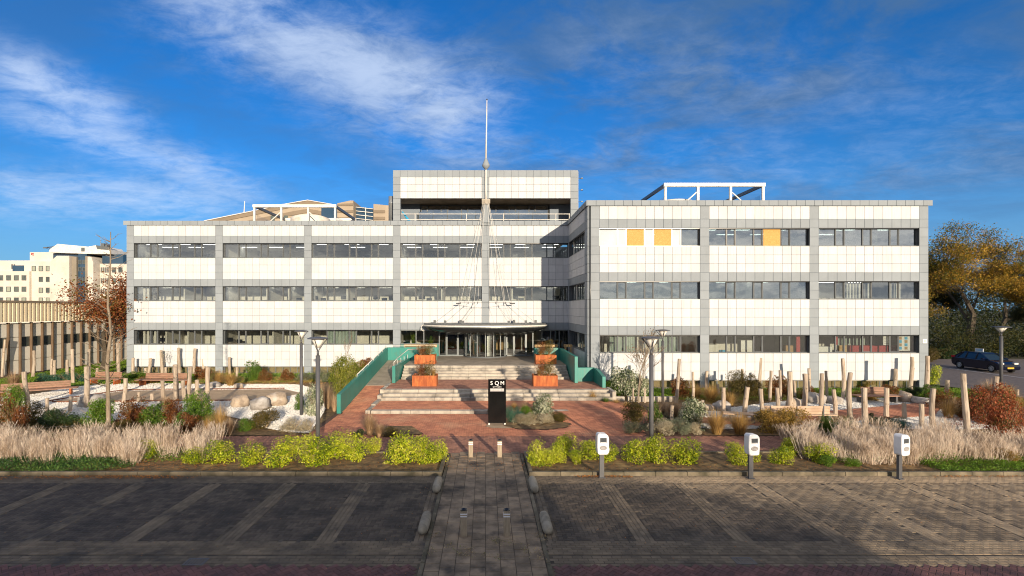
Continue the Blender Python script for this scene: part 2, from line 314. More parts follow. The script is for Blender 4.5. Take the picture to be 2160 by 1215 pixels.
# ------------------------------------------------------------------ mesh helpers
ORG = {}
def fill(me, V_, F_):
    me.from_pydata([tuple(map(float, p)) for p in V_], [], F_); me.update()
class MB:
    def __init__(s): s.v = []; s.f = []
    def quad(s, a, b, c, d): n = len(s.v); s.v += [a, b, c, d]; s.f.append((n, n + 1, n + 2, n + 3)); return s
    def box(s, x0, x1, y0, y1, z0, z1):
        n = len(s.v); s.v += [(x0, y0, z0), (x1, y0, z0), (x1, y1, z0), (x0, y1, z0), (x0, y0, z1), (x1, y0, z1), (x1, y1, z1), (x0, y1, z1)]
        s.f += [(n + 3, n + 2, n + 1, n), (n + 4, n + 5, n + 6, n + 7), (n, n + 1, n + 5, n + 4), (n + 1, n + 2, n + 6, n + 5), (n + 2, n + 3, n + 7, n + 6), (n + 3, n, n + 4, n + 7)]
        return s
    def bevbox(s, x0, x1, y0, y1, z0, z1, b=.01):
        n = len(s.v)
        for (z, q) in ((z0, 0), (z1 - b, 0), (z1, b)):
            s.v += [(x0 + q, y0 + q, z), (x1 - q, y0 + q, z), (x1 - q, y1 - q, z), (x0 + q, y1 - q, z)]
        s.f.append((n + 3, n + 2, n + 1, n)); s.f.append((n + 8, n + 9, n + 10, n + 11))
        for k in (0, 4):
            for i in range(4): j = (i + 1) % 4; s.f.append((n + k + i, n + k + j, n + k + 4 + j, n + k + 4 + i))
        return s
    def prism(s, poly, z0, z1):
        """polygon in x,y (counter-clockwise) extruded in z; z0/z1 numbers or functions of (x, y)"""
        f0 = z0 if callable(z0) else (lambda x, y: z0); f1 = z1 if callable(z1) else (lambda x, y: z1)
        n = len(s.v); k = len(poly)
        s.v += [(x, y, f0(x, y)) for x, y in poly] + [(x, y, f1(x, y)) for x, y in poly]
        s.f.append(tuple(range(n + k - 1, n - 1, -1))); s.f.append(tuple(range(n + k, n + 2 * k)))
        for i in range(k): j = (i + 1) % k; s.f.append((n + i, n + j, n + k + j, n + k + i))
        return s
    def prismY(s, poly, y0, y1):
        """polygon in x,z extruded along y"""
        n = len(s.v); k = len(poly)
        s.v += [(x, y0, z) for x, z in poly] + [(x, y1, z) for x, z in poly]
        s.f.append(tuple(range(n, n + k))); s.f.append(tuple(range(n + 2 * k - 1, n + k - 1, -1)))
        for i in range(k): j = (i + 1) % k; s.f.append((n + j, n + i, n + k + i, n + k + j))
        return s
    def lathe(s, cx, cy, prof, n=16, cap=True):
        b = len(s.v); k = len(prof)
        for r, z in prof:
            for i in range(n): a = 2 * math.pi * i / n; s.v.append((cx + r * math.cos(a), cy + r * math.sin(a), z))
        for q in range(k - 1):
            for i in range(n): j = (i + 1) % n; s.f.append((b + q * n + i, b + q * n + j, b + (q + 1) * n + j, b + (q + 1) * n + i))
        if cap: s.f.append(tuple(b + i for i in range(n - 1, -1, -1))); s.f.append(tuple(b + (k - 1) * n + i for i in range(n)))
        return s
    def tube(s, pts, rad, n=6, cap=True):
        """pts list of points; rad number or list"""
        pts = [Vector(p) for p in pts]
        if not isinstance(rad, (list, tuple)): rad = [rad] * len(pts)
        b = len(s.v); up = Vector((.13, .31, .94)).normalized()
        d = (pts[1] - pts[0]).normalized()
        if abs(d.dot(up)) > .95: up = Vector((.95, .2, .1)).normalized()
        for i, p in enumerate(pts):
            if i == 0: d = pts[1] - pts[0]
            elif i == len(pts) - 1: d = pts[-1] - pts[-2]
            else: d = pts[i + 1] - pts[i - 1]
            d.normalize(); a = d.cross(up); a.normalize(); c_ = a.cross(d)
            for k in range(n):
                th = 2 * math.pi * k / n; q = p + (a * math.cos(th) + c_ * math.sin(th)) * rad[i]; s.v.append((q.x, q.y, q.z))
        for i in range(len(pts) - 1):
            for k in range(n): j = (k + 1) % n; s.f.append((b + i * n + k, b + (i + 1) * n + k, b + (i + 1) * n + j, b + i * n + j))
        if cap: s.f.append(tuple(b + k for k in range(n))); s.f.append(tuple(b + (len(pts) - 1) * n + k for k in range(n - 1, -1, -1)))
        return s
    def mesh(s, name, mat, org=(0, 0, 0), smooth=False):
        me = bpy.data.meshes.new(name); ox, oy, oz = org
        fill(me, [(x - ox, y - oy, z - oz) for x, y, z in s.v], s.f)
        me.materials.append(M[mat] if isinstance(mat, str) else mat)
        if smooth: me.polygons.foreach_set('use_smooth', [True] * len(me.polygons))
        return me
    def build(s, name, mat, parent=None, smooth=False, org=None, **kw):
        if org is None:
            a = np.array(s.v); lo, hi = a.min(0), a.max(0); org = ((lo[0] + hi[0]) / 2, (lo[1] + hi[1]) / 2, lo[2])
        return link(name, s.mesh(name, mat, org, smooth), org, parent, **kw)
def link(name, data, org=(0, 0, 0), parent=None, rz=0, **kw):
    o = bpy.data.objects.new(name, data); COL.objects.link(o)
    org = Vector(org); ORG[o.name] = org
    if parent is not None: o.parent = parent; o.location = org - ORG[parent.name]
    else: o.location = org
    if rz: o.rotation_euler.z = rz
    for k, val in kw.items():
        if val is not None: o[k] = val
    return o
def thing(name, label, category, org=(0, 0, 0), group=None):
    o = link(name, None, org, label=label, category=category, group=group)
    o.empty_display_size = .3
    return o
def copy_tree(o, parent=None):
    c_ = o.copy(); COL.objects.link(c_); ORG[c_.name] = ORG.get(o.name, Vector())
    if parent is not None: c_.parent = parent
    for ch in list(o.children): copy_tree(ch, c_)
    return c_
def G(px, py, z=0.0):
    k = (py - VY) / (H - z); return Vector(((px - VX) / k, F / k, z))
def ppm(py, z=0.0): return (py - VY) / (H - z)
_O = 'zeroth first second third fourth fifth sixth seventh eighth ninth tenth eleventh twelfth thirteenth fourteenth fifteenth sixteenth seventeenth eighteenth nineteenth twentieth'.split()
def ordn(i):
    if i <= 20: return _O[i]
    return {2: 'twenty', 3: 'thirty', 4: 'forty'}[i // 10] + '-' + _O[i % 10] if i % 10 else {3: 'thirtieth', 4: 'fortieth'}[i // 10]

# ================================================================== GROUND
XL, XR = -60, 75
def sheet(name, poly, z, mat, **kw):
    b = MB(); n = len(poly); b.v = [(x, y, z(x, y) if callable(z) else z) for x, y in poly]; b.f = [tuple(range(n))]
    return b.build(name, mat, kind='structure', **kw)
sheet('ground', [(-900, -900), (900, -900), (900, 1500), (-900, 1500)], -.06, 'ground')
D_ST = 10.62            # edge between red street and grey gutter
D_GUT = 11.0
D_BAY0, D_BAY1 = 11.62, 15.5
D_KERB = 16.2
street = sheet('street', [(XL, -20), (XR, -20), (XR, D_ST), (XL, D_ST)], -.010, 'jsand')
parking = sheet('parking_area', [(XL, D_ST), (XR, D_ST), (XR, D_KERB + .1), (XL, D_KERB + .1)], -.008, 'jsand')
plaza_cross = 0

def inpoly(x, y, poly):
    c_ = False; n = len(poly); j = n - 1
    for i in range(n):
        xi, yi = poly[i]; xj, yj = poly[j]
        if (yi > y) != (yj > y) and x < (xj - xi) * (y - yi) / (yj - yi) + xi: c_ = not c_
        j = i
    return c_
BR_L, BR_W = .21, .105
def herring(x0, x1, y0, y1, ang=0.0):
    """herringbone brick centres (cx, cy, angle) that fill the rectangle"""
    a, l = BR_W, BR_L; out_ = []
    cx0, cy0 = (x0 + x1) / 2, (y0 + y1) / 2; rad = math.hypot(x1 - x0, y1 - y0) / 2 + .4
    N = int(rad / a) + 3; ca, sa = math.cos(ang), math.sin(ang)
    for i in range(-N, N):
        for j in range(-N, N):
            # 2x1 herringbone on a unit grid of side a: staircase rows, period 4
            k = (i - j) % 4
            if k == 0: px_, py_, r_ = (i + 1) * a, (j + .5) * a, 0        # horizontal brick covers (i,j),(i+1,j)
            elif k == 2: px_, py_, r_ = (i + .5) * a, j * a, math.pi / 2  # vertical covers (i,j),(i,j-1)
            else: continue
            X_ = cx0 + px_ * ca - py_ * sa; Y_ = cy0 + px_ * sa + py_ * ca
            if x0 <= X_ <= x1 and y0 <= Y_ <= y1: out_.append((X_, Y_, r_ + ang, BR_L, BR_W))
    return out_
def running(x0, x1, y0, y1, along='x', l=BR_L, w_=BR_W):
    out_ = []; j = 0
    if along == 'x':
        y = y0 + w_ / 2
        while y < y1:
            x = x0 + (l / 2 if j % 2 else 0) - l / 2
            while x < x1 + l / 2: 
                if x0 <= x <= x1: out_.append((x, y, 0, l, w_))
                x += l
            y += w_; j += 1
    else:
        x = x0 + w_ / 2
        while x < x1:
            y = y0 + (l / 2 if j % 2 else 0)
            while y < y1: out_.append((x, y, math.pi / 2, l, w_)); y += l
            x += w_; j += 1
    return out_
def visible(x, y, m=330):
    if y < 8.8: return False
    px_ = VX + F * x / y; return -m < px_ < 2160 + m
def lay(name, bricks, mat, parent, single=0, z=0.0, th=.03, gap=.006, zfun=None, tilt=.0015, piece=None):
    """bricks with bevelled tops; the nearest `single` are objects of their own, the rest one joined part"""
    bricks = [b for b in bricks if visible(b[0], b[1])]
    bricks.sort(key=lambda b: b[1] if visible(b[0], b[1], 10) and b[1] > 10.05 else 99)
    piece = piece or name; cache = {}
    for (x, y, a, l, w_) in bricks[:single]:
        key = (round(l, 3), round(w_, 3))
        if key not in cache:
            q = .006; cache[key] = MB().bevbox(-l / 2 + gap / 2, l / 2 - gap / 2, -w_ / 2 + gap / 2, w_ / 2 - gap / 2, 0, th, q).mesh(piece, mat)
        zz = (zfun(x, y) if zfun else z) - th + random.uniform(-tilt, tilt) * .7
        o = link(piece, cache[key], (x, y, zz), parent, rz=a + random.uniform(-.01, .01))
    rest = bricks[single:]
    if not rest: return
    n = len(rest); A = np.array(rest, dtype=float)
    q = .006
    tz = RNG.uniform(-tilt, tilt, n) * .7
    zs = (np.array([zfun(b[0], b[1]) for b in rest]) if zfun else np.full(n, z)) + tz
    ca, sa = np.cos(A[:, 2] + RNG.uniform(-.01, .01, n)), np.sin(A[:, 2])
    hx, hy = A[:, 3] / 2 - gap / 2, A[:, 4] / 2 - gap / 2
    V_ = np.zeros((n, 8, 3))
    for k, (sx, sy) in enumerate([(-1, -1), (1, -1), (1, 1), (-1, 1)]):
        for lv in (0, 1):
            ex = sx * (hx - (q if lv else 0)); ey = sy * (hy - (q if lv else 0))
            V_[:, k + 4 * lv, 0] = A[:, 0] + ex * ca - ey * sa
            V_[:, k + 4 * lv, 1] = A[:, 1] + ex * sa + ey * ca
            V_[:, k + 4 * lv, 2] = zs - (0 if lv else .012) + (sx * tz * .8 if lv else 0)
    if zfun:
        flat_ = V_.reshape(-1, 3); cz = np.repeat(zs - tz, 8)
        flat_[:, 2] += np.array([zfun(a_, b_) for a_, b_ in flat_[:, :2]]) - cz
    quads = np.array([(4, 5, 6, 7), (0, 1, 5, 4), (1, 2, 6, 5), (2, 3, 7, 6), (3, 0, 4, 7)])
    Fa = (quads[None] + (np.arange(n) * 8)[:, None, None]).reshape(-1, 4)
    me = bpy.data.meshes.new(piece + '_field'); me.vertices.add(n * 8); me.vertices.foreach_set('co', V_.reshape(-1))
    me.loops.add(len(Fa) * 4); me.loops.foreach_set('vertex_index', Fa.reshape(-1).astype(np.int32))
    me.polygons.add(len(Fa)); me.polygons.foreach_set('loop_start', np.arange(0, len(Fa) * 4, 4, dtype=np.int32))
    me.polygons.foreach_set('use_smooth', np.zeros(len(Fa), dtype=bool)); me.update(calc_edges=True); me.materials.append(M[mat])
    o = link(piece + '_field', me, (0, 0, 0), None); o.parent = parent; o.location = -ORG[parent.name] if parent else (0, 0, 0)
    o['kind'] = 'stuff'
    return o
# street: red herringbone laid diagonally, a soldier course at the edge
PW = 1.25   # half width of the tiled path
st = herring(-15, 17, 8.8, D_ST - .1, math.pi / 4)
st = [b for b in st if abs(b[0]) > PW + .12]
lay('brick', st, 'street', street, single=300, z=0)
edge = [(x, D_ST - .04, 0, BR_L, .1) for x in np.arange(-16, 18, BR_L) if abs(x) > PW + .1]
# gutter + courses between street and bays
gut = [b for b in edge + running(-16, 18, D_ST + .02, D_GUT - .02) if abs(b[0]) > PW + .1]
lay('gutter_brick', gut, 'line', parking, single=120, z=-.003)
crs = [b for b in running(-17, 19, D_GUT + .02, D_BAY0) if abs(b[0]) > PW + .1]
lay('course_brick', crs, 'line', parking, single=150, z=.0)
LX = [1.42 + 2.25 * k for k in range(0, 9)]
def near_line(x, wd=.21): return any(abs(abs(x) - l_) < wd for l_ in [3.65, 5.9, 8.15, 10.4, 12.65, 14.9, 17.15, 19.4])
bay = [b for b in herring(-22, 26, D_BAY0 + .02, D_BAY1, 0) if abs(b[0]) > 1.66 and not near_line(b[0], .24)]
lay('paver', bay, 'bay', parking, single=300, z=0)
ln = []
for l_ in [3.65, 5.9, 8.15, 10.4, 12.65, 14.9, 17.15]:
    for sg in (-1, 1): ln += running(sg * l_ - .21, sg * l_ + .21, D_BAY0 + .02, D_BAY1, 'y')
for sg in (-1, 1): ln += running(sg * 1.53 - .105, sg * 1.53 + .105, D_BAY0 + .02, D_BAY1, 'y')
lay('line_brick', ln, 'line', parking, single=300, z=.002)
hd = [b for b in running(-25, 30, D_BAY1 + .02, D_KERB, 'x') if abs(b[0]) > PW + .12]
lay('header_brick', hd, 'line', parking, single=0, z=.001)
# tiled path down the middle
path = sheet('path', [(-PW - .1, 9.2), (PW + .1, 9.2), (PW + .1, 18.9), (-PW - .1, 18.9)], -.004, 'jsand')
tl = []
ncol = 8; tw = 2 * PW / ncol
for c_ in range(ncol):
    y = 8.9 + (tw / 2 if c_ % 2 else 0) + random.uniform(-.01, .01)
    while y < 18.75:
        tl.append((-PW + tw * (c_ + .5), y, 0, tw, tw)); y += tw
lay('tile', tl, 'tile', path, single=300, z=.004, gap=.012, tilt=.003)
for sg in (-1, 1):
    k_ = running(sg * (PW + .06) - .05, sg * (PW + .06) + .05, 9.4, 18.6, 'y', .5, .1)
    lay('edging', k_, 'kerb', path, single=40, z=.012, gap=.01)
# drains
for px_, py_, lab in ((413, 1185, 'slatted black iron drain grate in the gutter left of the path'), (1570, 1183, 'slatted black iron drain grate in the gutter right of the path')):
    g = G(px_, py_); th_ = thing('drain_grate', lab, 'drain', (g.x, g.y, -.02), 'drain grates in the gutter')
    MB().box(g.x - .2, g.x + .2, g.y - .13, g.y + .13, -.03, -.008).build('pit', 'steeld', th_)
    MB().box(g.x - .21, g.x + .21, g.y - .15, g.y - .125, -.01, .006).box(g.x - .21, g.x + .21, g.y + .125, g.y + .15, -.01, .006).box(g.x - .21, g.x - .185, g.y - .12, g.y + .12, -.01, .006).box(g.x + .185, g.x + .21, g.y - .12, g.y + .12, -.01, .006).build('frame', 'steelg', th_)
    for i in range(6):
        x = g.x - .155 + i * .06; MB().box(x, x + .022, g.y - .122, g.y + .122, -.008, .004).build('bar', 'steelg', th_)
# beds with kerbs
def kerb_run(parent, x0, x1, y, horizontal=True, h=.12, wd=.12, L=1.0):
    p = x0
    while p < x1 - .05:
        q = min(p + L, x1); e = .008
        if horizontal: MB().bevbox(p + e, q - e, y, y + wd, -.03, h, .012).build('kerb_stone', 'kerb', parent)
        else: MB().bevbox(y, y + wd, p + e, q - e, -.03, h, .012).build('kerb_stone', 'kerb', parent)
        p = q
DB = 18.6
for (x0, x1, lab) in ((-34, -PW - .13, ''), (PW + .13, 36, '')):
    bed = sheet('planting_bed', [(x0, D_KERB + .1), (x1, D_KERB + .1), (x1, DB), (x0, DB)], .045, 'soil')
    a0, a1 = (max(x0, -22), x1) if x1 < 0 else (x0, min(x1, 24))
    kerb_run(bed, a0, a1, D_KERB - .02)
    kerb_run(bed, a0, a1, DB - .05, h=.10, wd=.08)
    kerb_run(bed, D_KERB + .1, DB - .05, (x1 - .12) if x1 < 0 else x0, False)

# ---------------------------------------------------------------- plaza
def sst(a, b, x):
    k = min(1, max(0, (x - a) / (b - a))); return k * k * (3 - 2 * k)
DS1, DS2, DS3 = 25.67, 28.5, 33.5       # feet of the three flights
Z1, Z2, Z3 = .16, .64, 1.4
def zplaza(x, y):
    if x > 1.5: return Z1 * sst(22.8, 25.4, y) * sst(1.5, 4.2, x) * (1 - sst(7.3, 9.0, x))
    return 0.0
def rampz(y): return max(0.0, min(1.4, (y - 26.0) / 12.2 * 1.4))
# sheets under the bricks
b = MB()
xs = np.concatenate([[-26, -21], np.linspace(-9, 10.5, 40), [24, 29]]); ys = np.concatenate([[18.4], np.linspace(21.3, 28.6, 22)])
for i in range(len(xs) - 1):
    for j in range(len(ys) - 1):
        q = [(xs[i], ys[j]), (xs[i + 1], ys[j]), (xs[i + 1], ys[j + 1]), (xs[i], ys[j + 1])]
        if q[0][1] > 21 and not (-9 <= (q[0][0] + q[1][0]) / 2 <= 10.5): continue
        b.quad(*[(x, y, zplaza(x, y) - .009) for x, y in q])
plaza = b.build('plaza', 'jsandl', kind='structure')
CROSS = [(-21, 18.64), (24, 18.64), (24, 21.25), (-21, 21.25)]
pl_poly = [(-8.1, 21.2), (-7.3, 22.6), (-7.2, 26.0), (-5.95, 26.0), (-5.85, 25.6), (4.2, 25.6), (4.3, 28.5), (7.2, 28.4), (9.1, 24.5), (7.0, 23.3), (6.6, 21.2)]
BEDR = [(.85, 22.9), (1.0, 24.2), (1.8, 24.8), (2.8, 24.9), (3.5, 24.3), (3.9, 23.3), (3.6, 22.7), (2.7, 22.3), (1.5, 22.4)]   # round bed right of the sign
BEDL = [(-5.3, 21.7), (-4.6, 22.9), (-3.3, 22.9), (-2.6, 21.5), (-4.2, 21.0)]
cr = [b_ for b_ in herring(-21, 24, 18.68, 21.2, math.pi / 4)]
lay('crossing_brick', cr, 'plazad', plaza, single=0, z=0, gap=.008)
pb = [b_ for b_ in running(-9, 10, 21.22, 28.45, 'x') if inpoly(b_[0], b_[1], pl_poly) and not inpoly(b_[0], b_[1], BEDR) and not inpoly(b_[0], b_[1], BEDL)]
lay('clinker', pb, 'plaza', plaza, single=300, zfun=zplaza, gap=.008)
sheet('planting_island', BEDR, .03, 'soil'); sheet('planting_island', BEDL, .03, 'soil')
sheet('sand_patch', [(.0, 22.95), (.3, 22.6), (1.0, 22.55), (1.5, 22.9), (1.2, 23.5), (.2, 23.6)], .012, 'sandp')

# ---------------------------------------------------------------- stairs
stairs = thing('entrance_stairs', 'broad pale concrete stairs in three flights up to the glass entrance, with brick terraces between', 'stairs', (0, 30, 0))
def blocks(x0, x1, y0, y1, z0, z1, L=1.0, mat='conc', name='step_block'):
    n = max(1, round((x1 - x0) / L)); d = (x1 - x0) / n
    for i in range(n):
        e = .006; j = random.uniform(-.004, .004)
        # front edge slightly hollowed and rounded
        xa, xb = x0 + i * d + e, x0 + (i + 1) * d - e
        b = MB().bevbox(xa, xb, y0 + j, y1, z0, z1 + j * .5, .018)
        b.build(name, mat, stairs)
blocks(-5.75, 4.2, DS1, DS1 + .35, 0, Z1)
blocks(-5.8, 7.1, DS2, DS2 + .42, 0, Z1 + .16)
blocks(-5.8, 7.1, DS2 + .37, DS2 + .8, .1, Z1 + .32)
blocks(-5.8, 7.1, DS2 + .75, DS2 + 1.15, .2, Z1 + .48)
for i in range(5):
    blocks(-5.52, 5.5, DS3 + i * .32, DS3 + i * .32 + (.36 if i < 4 else .4), .5, Z2 + (i + 1) * .152, 1.1)
# side kerb of the terraces, stepping up beside the ramp
for (y0, y1, z) in ((25.67, 27.0, .17), (27.0, 28.5, .25), (28.5, 29.2, .45), (29.2, 30.4, .66), (30.4, 31.6, .68)):
    MB().bevbox(-6.02, -5.8, y0, y1, -.02, z, .015).build('side_kerb', 'conc', stairs)
MB().bevbox(7.1, 7.3, 28.6, 30.2, -.02, .65, .015).build('side_kerb', 'conc', stairs)
t1 = MB().box(-5.78, 4.3, DS1 + .36, DS2 - .01, -.02, Z1 - .03).build('terrace_bed', 'jsandl', stairs)
MB().box(-5.78, 7.1, DS2 + 1.16, DS3 - .01, -.02, Z2 - .03).box(5.75, 7.05, 30.05, 32.5, -.02, Z2 - .032).build('terrace_bed', 'jsandl', stairs)
lay('terrace_brick', running(-5.75, 4.25, DS1 + .36, DS2 - .02), 'plaza', stairs, z=Z1, gap=.008)
lay('terrace_brick', running(-5.75, 7.05, DS2 + 1.17, DS3 - .02), 'plazad', stairs, z=Z2, gap=.008)
MB().box(-5.6, 5.55, DS3 + 1.6, 38.29, -.02, Z3).box(-7.3, 6.7, 38.51, 42.2, -.02, Z3).box(-5.6, 5.55, 38.291, 38.509, -.02, Z3 - .002).build('landing', 'concd', stairs)
# ramp
ramp = thing('ramp', 'brick and concrete wheelchair ramp rising between the green walls left of the stairs', 'ramp', (-6.5, 32, 0))
MB().prism([(-7.3, 25.9), (-6.03, 25.9), (-6.03, 31.2), (-7.3, 31.2)], -.05, lambda x, y: rampz(y) - .03).build('ramp_bed', 'jsandl', ramp)
MB().prism([(-7.3, 31.2), (-5.9, 31.2), (-5.9, 38.3), (-7.3, 38.3)], -.05, lambda x, y: rampz(y)).build('ramp_deck', 'concd', ramp)
lay('ramp_brick', [(x, y, a, l, w_) for (x, y, a, l, w_) in running(-7.25, -6.08, 26.0, 31.15, 'x')], 'plaza', ramp, zfun=lambda x, y: rampz(y), gap=.008)
# teal walls
def wall(label, name, segs, th=.2):
    """segs: list of (x0,y0,zb0,zt0,x1,y1,zb1,zt1) centre lines; one solid per piece"""
    x0, y0 = segs[0][0], segs[0][1]
    root = thing('parapet_wall', label, 'wall', (x0, y0, 0), 'green walls of the entrance stairs')
    for (x0, y0, b0, t0, x1, y1, b1, t1_) in segs:
        d = Vector((x1 - x0, y1 - y0, 0)).normalized(); n = Vector((-d.y, d.x, 0)) * th / 2
        b = MB(); P_ = [(x0 - n.x, y0 - n.y), (x1 - n.x, y1 - n.y), (x1 + n.x, y1 + n.y), (x0 + n.x, y0 + n.y)]
        Z0 = [b0, b1, b1, b0]; Z1_ = [t0, t1_, t1_, t0]
        b.v = [(p[0], p[1], z) for p, z in zip(P_, Z0)] + [(p[0], p[1], z) for p, z in zip(P_, Z1_)]
        b.f = [(3, 2, 1, 0), (4, 5, 6, 7), (0, 1, 5, 4), (1, 2, 6, 5), (2, 3, 7, 6), (3, 0, 4, 7)]
        o = b.build('wall_panel', 'teal', root)
        bv = o.modifiers.new('edge', 'BEVEL'); bv.width = .012; bv.segments = 2
    return root
wall('long sloping teal wall along the outer side of the ramp, left of the stairs', 'a', [(-7.4, 25.8, -.05, .95, -7.4, 38.3, .5, 2.35), (-7.5, 38.4, .3, 2.36, -3.62, 38.4, .3, 2.36)])
wall('short low teal wall between the ramp and the stairs', 'b', [(-5.72, 31.9, .5, 1.68, -5.72, 38.29, .5, 1.58)])
wall('tall teal wall in the shade along the right side of the stairs', 'd', [(5.66, 31.9, .5, 2.28, 5.66, 38.3, .5, 2.32), (5.56, 38.4, .5, 2.33, 3.62, 38.4, .5, 2.33)])
wall('low teal wall with a sloping end beside the front wing, right of the stairs', 'e', [(5.77, 32.62, .4, 1.52, 6.95, 32.62, .4, 1.52), (6.95, 32.51, .4, 1.515, 6.95, 31.6, .4, 1.5), (6.95, 31.59, .4, 1.5, 6.95, 30.0, .4, 1.28)])
# railings
def railing(label, pts, posts, h, rad=.022):
    r_ = thing('handrail', label, 'handrail', pts[0], 'white handrails of the entrance')
    MB().tube([(x, y, z + h) for x, y, z in pts], rad, 8).build('rail', 'steelw', r_, smooth=True)
    for (x, y, z) in posts: MB().tube([(x, y, z), (x, y, z + h)], .016, 6).build('post', 'steelw', r_, smooth=True)
def rp(y, za=1.68, zb=1.58): k = (y - 31.9) / 6.4; return za + (zb - za) * k
railing('white handrail rising on the low teal wall between ramp and stairs', [(-5.72, 31.95, 1.62), (-5.72, 33.2, 1.75), (-5.72, 37.9, 1.95), (-4.2, 38.3, 1.95)], [(-5.72, y, rp(y)) for y in (32, 33.2, 34.6, 36, 37.6)], .3)
railing('thin white handrail on top of the long teal ramp wall', [(-7.4, 29.5, 1.36), (-7.4, 38.4, 2.35), (-3.7, 38.4, 2.36)], [(-7.4, 29.5 + i * 1.45, 1.34 + i * .163) for i in range(7)] + [(-3.7 - i * 1.2, 38.4, 2.35) for i in range(3)], .12)
# corten planters
PLANT_POS = []
def planter(label, px_, py_, z, wd, hh, dp):
    g = G(px_, py_, z); x, y = g.x, g.y
    r_ = thing('planter_box', label, 'planter', (x, y, z), 'rusty steel planters on the stairs')
    t_ = .03
    MB().box(x - wd / 2, x + wd / 2, y, y + t_, z, z + hh).build('front_panel', 'corten', r_)
    MB().box(x - wd / 2, x + wd / 2, y + dp - t_, y + dp, z, z + hh).build('back_panel', 'corten', r_)
    for s_ in (-1, 1):
        xa = x + s_ * (wd / 2 - t_ / 2); MB().box(xa - t_ / 2, xa + t_ / 2, y + t_ + .001, y + dp - t_ - .001, z, z + hh - .002).build('side_panel', 'corten', r_)
    MB().box(x - wd / 2 + t_, x + wd / 2 - t_, y + t_, y + dp - t_, z + .02, z + hh - .06).build('soil', 'soil', r_)
    PLANT_POS.append((x, y + dp / 2, z + hh - .06, wd, dp))
planter('rusty orange steel planter at the head of the stairs, left side', 896, 768, Z3, 1.45, .62, 1.0)
planter('rusty orange steel planter at the head of the stairs, right side, half in shade', 1152, 768, Z3, 1.45, .62, 1.0)
planter('rusty orange steel planter on the brick terrace, left of the stairs', 895, 815, Z2, 1.45, .64, 1.0)
planter('rusty orange steel planter on the brick terrace, right of the stairs', 1151, 815, Z2, 1.45, .64, 1.0)

# ---------------------------------------------------------------- gardens: lawn, gravel, paths
def curve_poly(pts, k=4):
    """closed Catmull-Rom through the points"""
    out_ = []; n = len(pts)
    for i in range(n):
        p0, p1, p2, p3 = [Vector((*pts[(i + d) % n], 0)) for d in (-1, 0, 1, 2)]
        for s_ in range(k):
            t_ = s_ / k
            q = .5 * ((2 * p1) + (p2 - p0) * t_ + (2 * p0 - 5 * p1 + 4 * p2 - p3) * t_ ** 2 + (3 * p1 - p0 - 3 * p2 + p3) * t_ ** 3)
            out_.append((q.x, q.y))
    return out_
def gp(*pp): return [tuple(G(x, y)[:2]) for x, y in pp]
sheet('garden_soil', [(-42, 21.3), (-7.55, 21.3), (-7.55, 41.4), (-42, 41.4)], .012, 'soil')
sheet('garden_soil', [(9.2, 21.3), (33, 21.3), (33, 33.6), (7.4, 33.6), (7.4, 27.5)], .012, 'soil')
LAWN_L = [(-36, 34.5), (-29, 34.6), (-20, 35.8), (-12, 36.5), (-7.6, 36.8), (-7.6, 41.4), (-30, 41.4), (-37.3, 60), (-36.5, 46)]
LAWN_R = [(9, 29.5), (16, 29.3), (22, 30.0), (25, 29.2), (30, 27.3), (31.2, 30), (31.2, 33.6), (8, 33.6)]
sheet('lawn', LAWN_L, .03, 'grassb'); sheet('lawn', LAWN_R, .03, 'grassb')
GRAV_L = curve_poly(gp((-80, 850), (60, 835), (180, 815), (300, 810), (450, 812), (560, 812), (640, 815), (690, 845), (660, 905), (640, 915), (560, 905), (480, 880), (330, 875), (180, 900), (60, 905), (-80, 900)))
sheet('gravel_area', GRAV_L, .05, 'gravel')
GRAV_R = curve_poly(gp((1440, 870), (1540, 862), (1640, 850), (1760, 840), (1900, 843), (1990, 852), (2110, 885), (2110, 905), (1960, 908), (1800, 905), (1640, 905), (1480, 905)))
sheet('gravel_area', GRAV_R, .05, 'gravel')
BPATH_R = gp((1400, 882), (1500, 884), (1640, 884), (1736, 871), (1860, 860), (1962, 850), (1992, 858), (1968, 880), (1870, 886), (1800, 891), (1640, 903), (1470, 895))
pr = sheet('garden_path', BPATH_R, .066, 'jsandl')
lay('path_brick', [b_ for b_ in running(10, 27, 21.6, 29.5, 'x') if inpoly(b_[0], b_[1], BPATH_R)], 'plaza', pr, z=.085, gap=.008)
SPATH_L = gp((265, 826), (600, 823), (640, 832), (560, 846), (100, 850))
sp = sheet('garden_path', SPATH_L, .068, 'sandp')
for a_, b_ in (((100, 849), (265, 825)), ((265, 825), (600, 822)), ((110, 851), (560, 847))):
    p, q = G(*a_), G(*b_); d = (q - p).normalized(); n = Vector((-d.y, d.x, 0)) * .02
    MB().prism([(p.x - n.x, p.y - n.y), (q.x - n.x, q.y - n.y), (q.x + n.x, q.y + n.y), (p.x + n.x, p.y + n.y)], 0, .13).build('steel_edging', 'rustd', sp)
# car park on the right
CP = [(31.6, 27), (58, 27), (58, 53), (31.0, 53), (31.0, 35.2), (31.6, 33)]
cpk = sheet('car_park', CP, .015, pmat('car_park_paving', (.2, .165, .15), (.14, .115, .105), 4, .85, rnd=.1, bump=.5, bscale=25))
kerbs = MB().bevbox(31.3, 31.45, 27, 33.2, 0, .12, .01).build('kerb', 'conc', kind='structure')
mk_ = MB()
for y in (36.5, 44.3): mk_.box(40.75, 42.2, y, y + .1, .016, .021)
mk_.box(40.7, 40.8, 30, 50, .016, .0212)
mk_.build('painted_marking', 'refl', kind='structure')
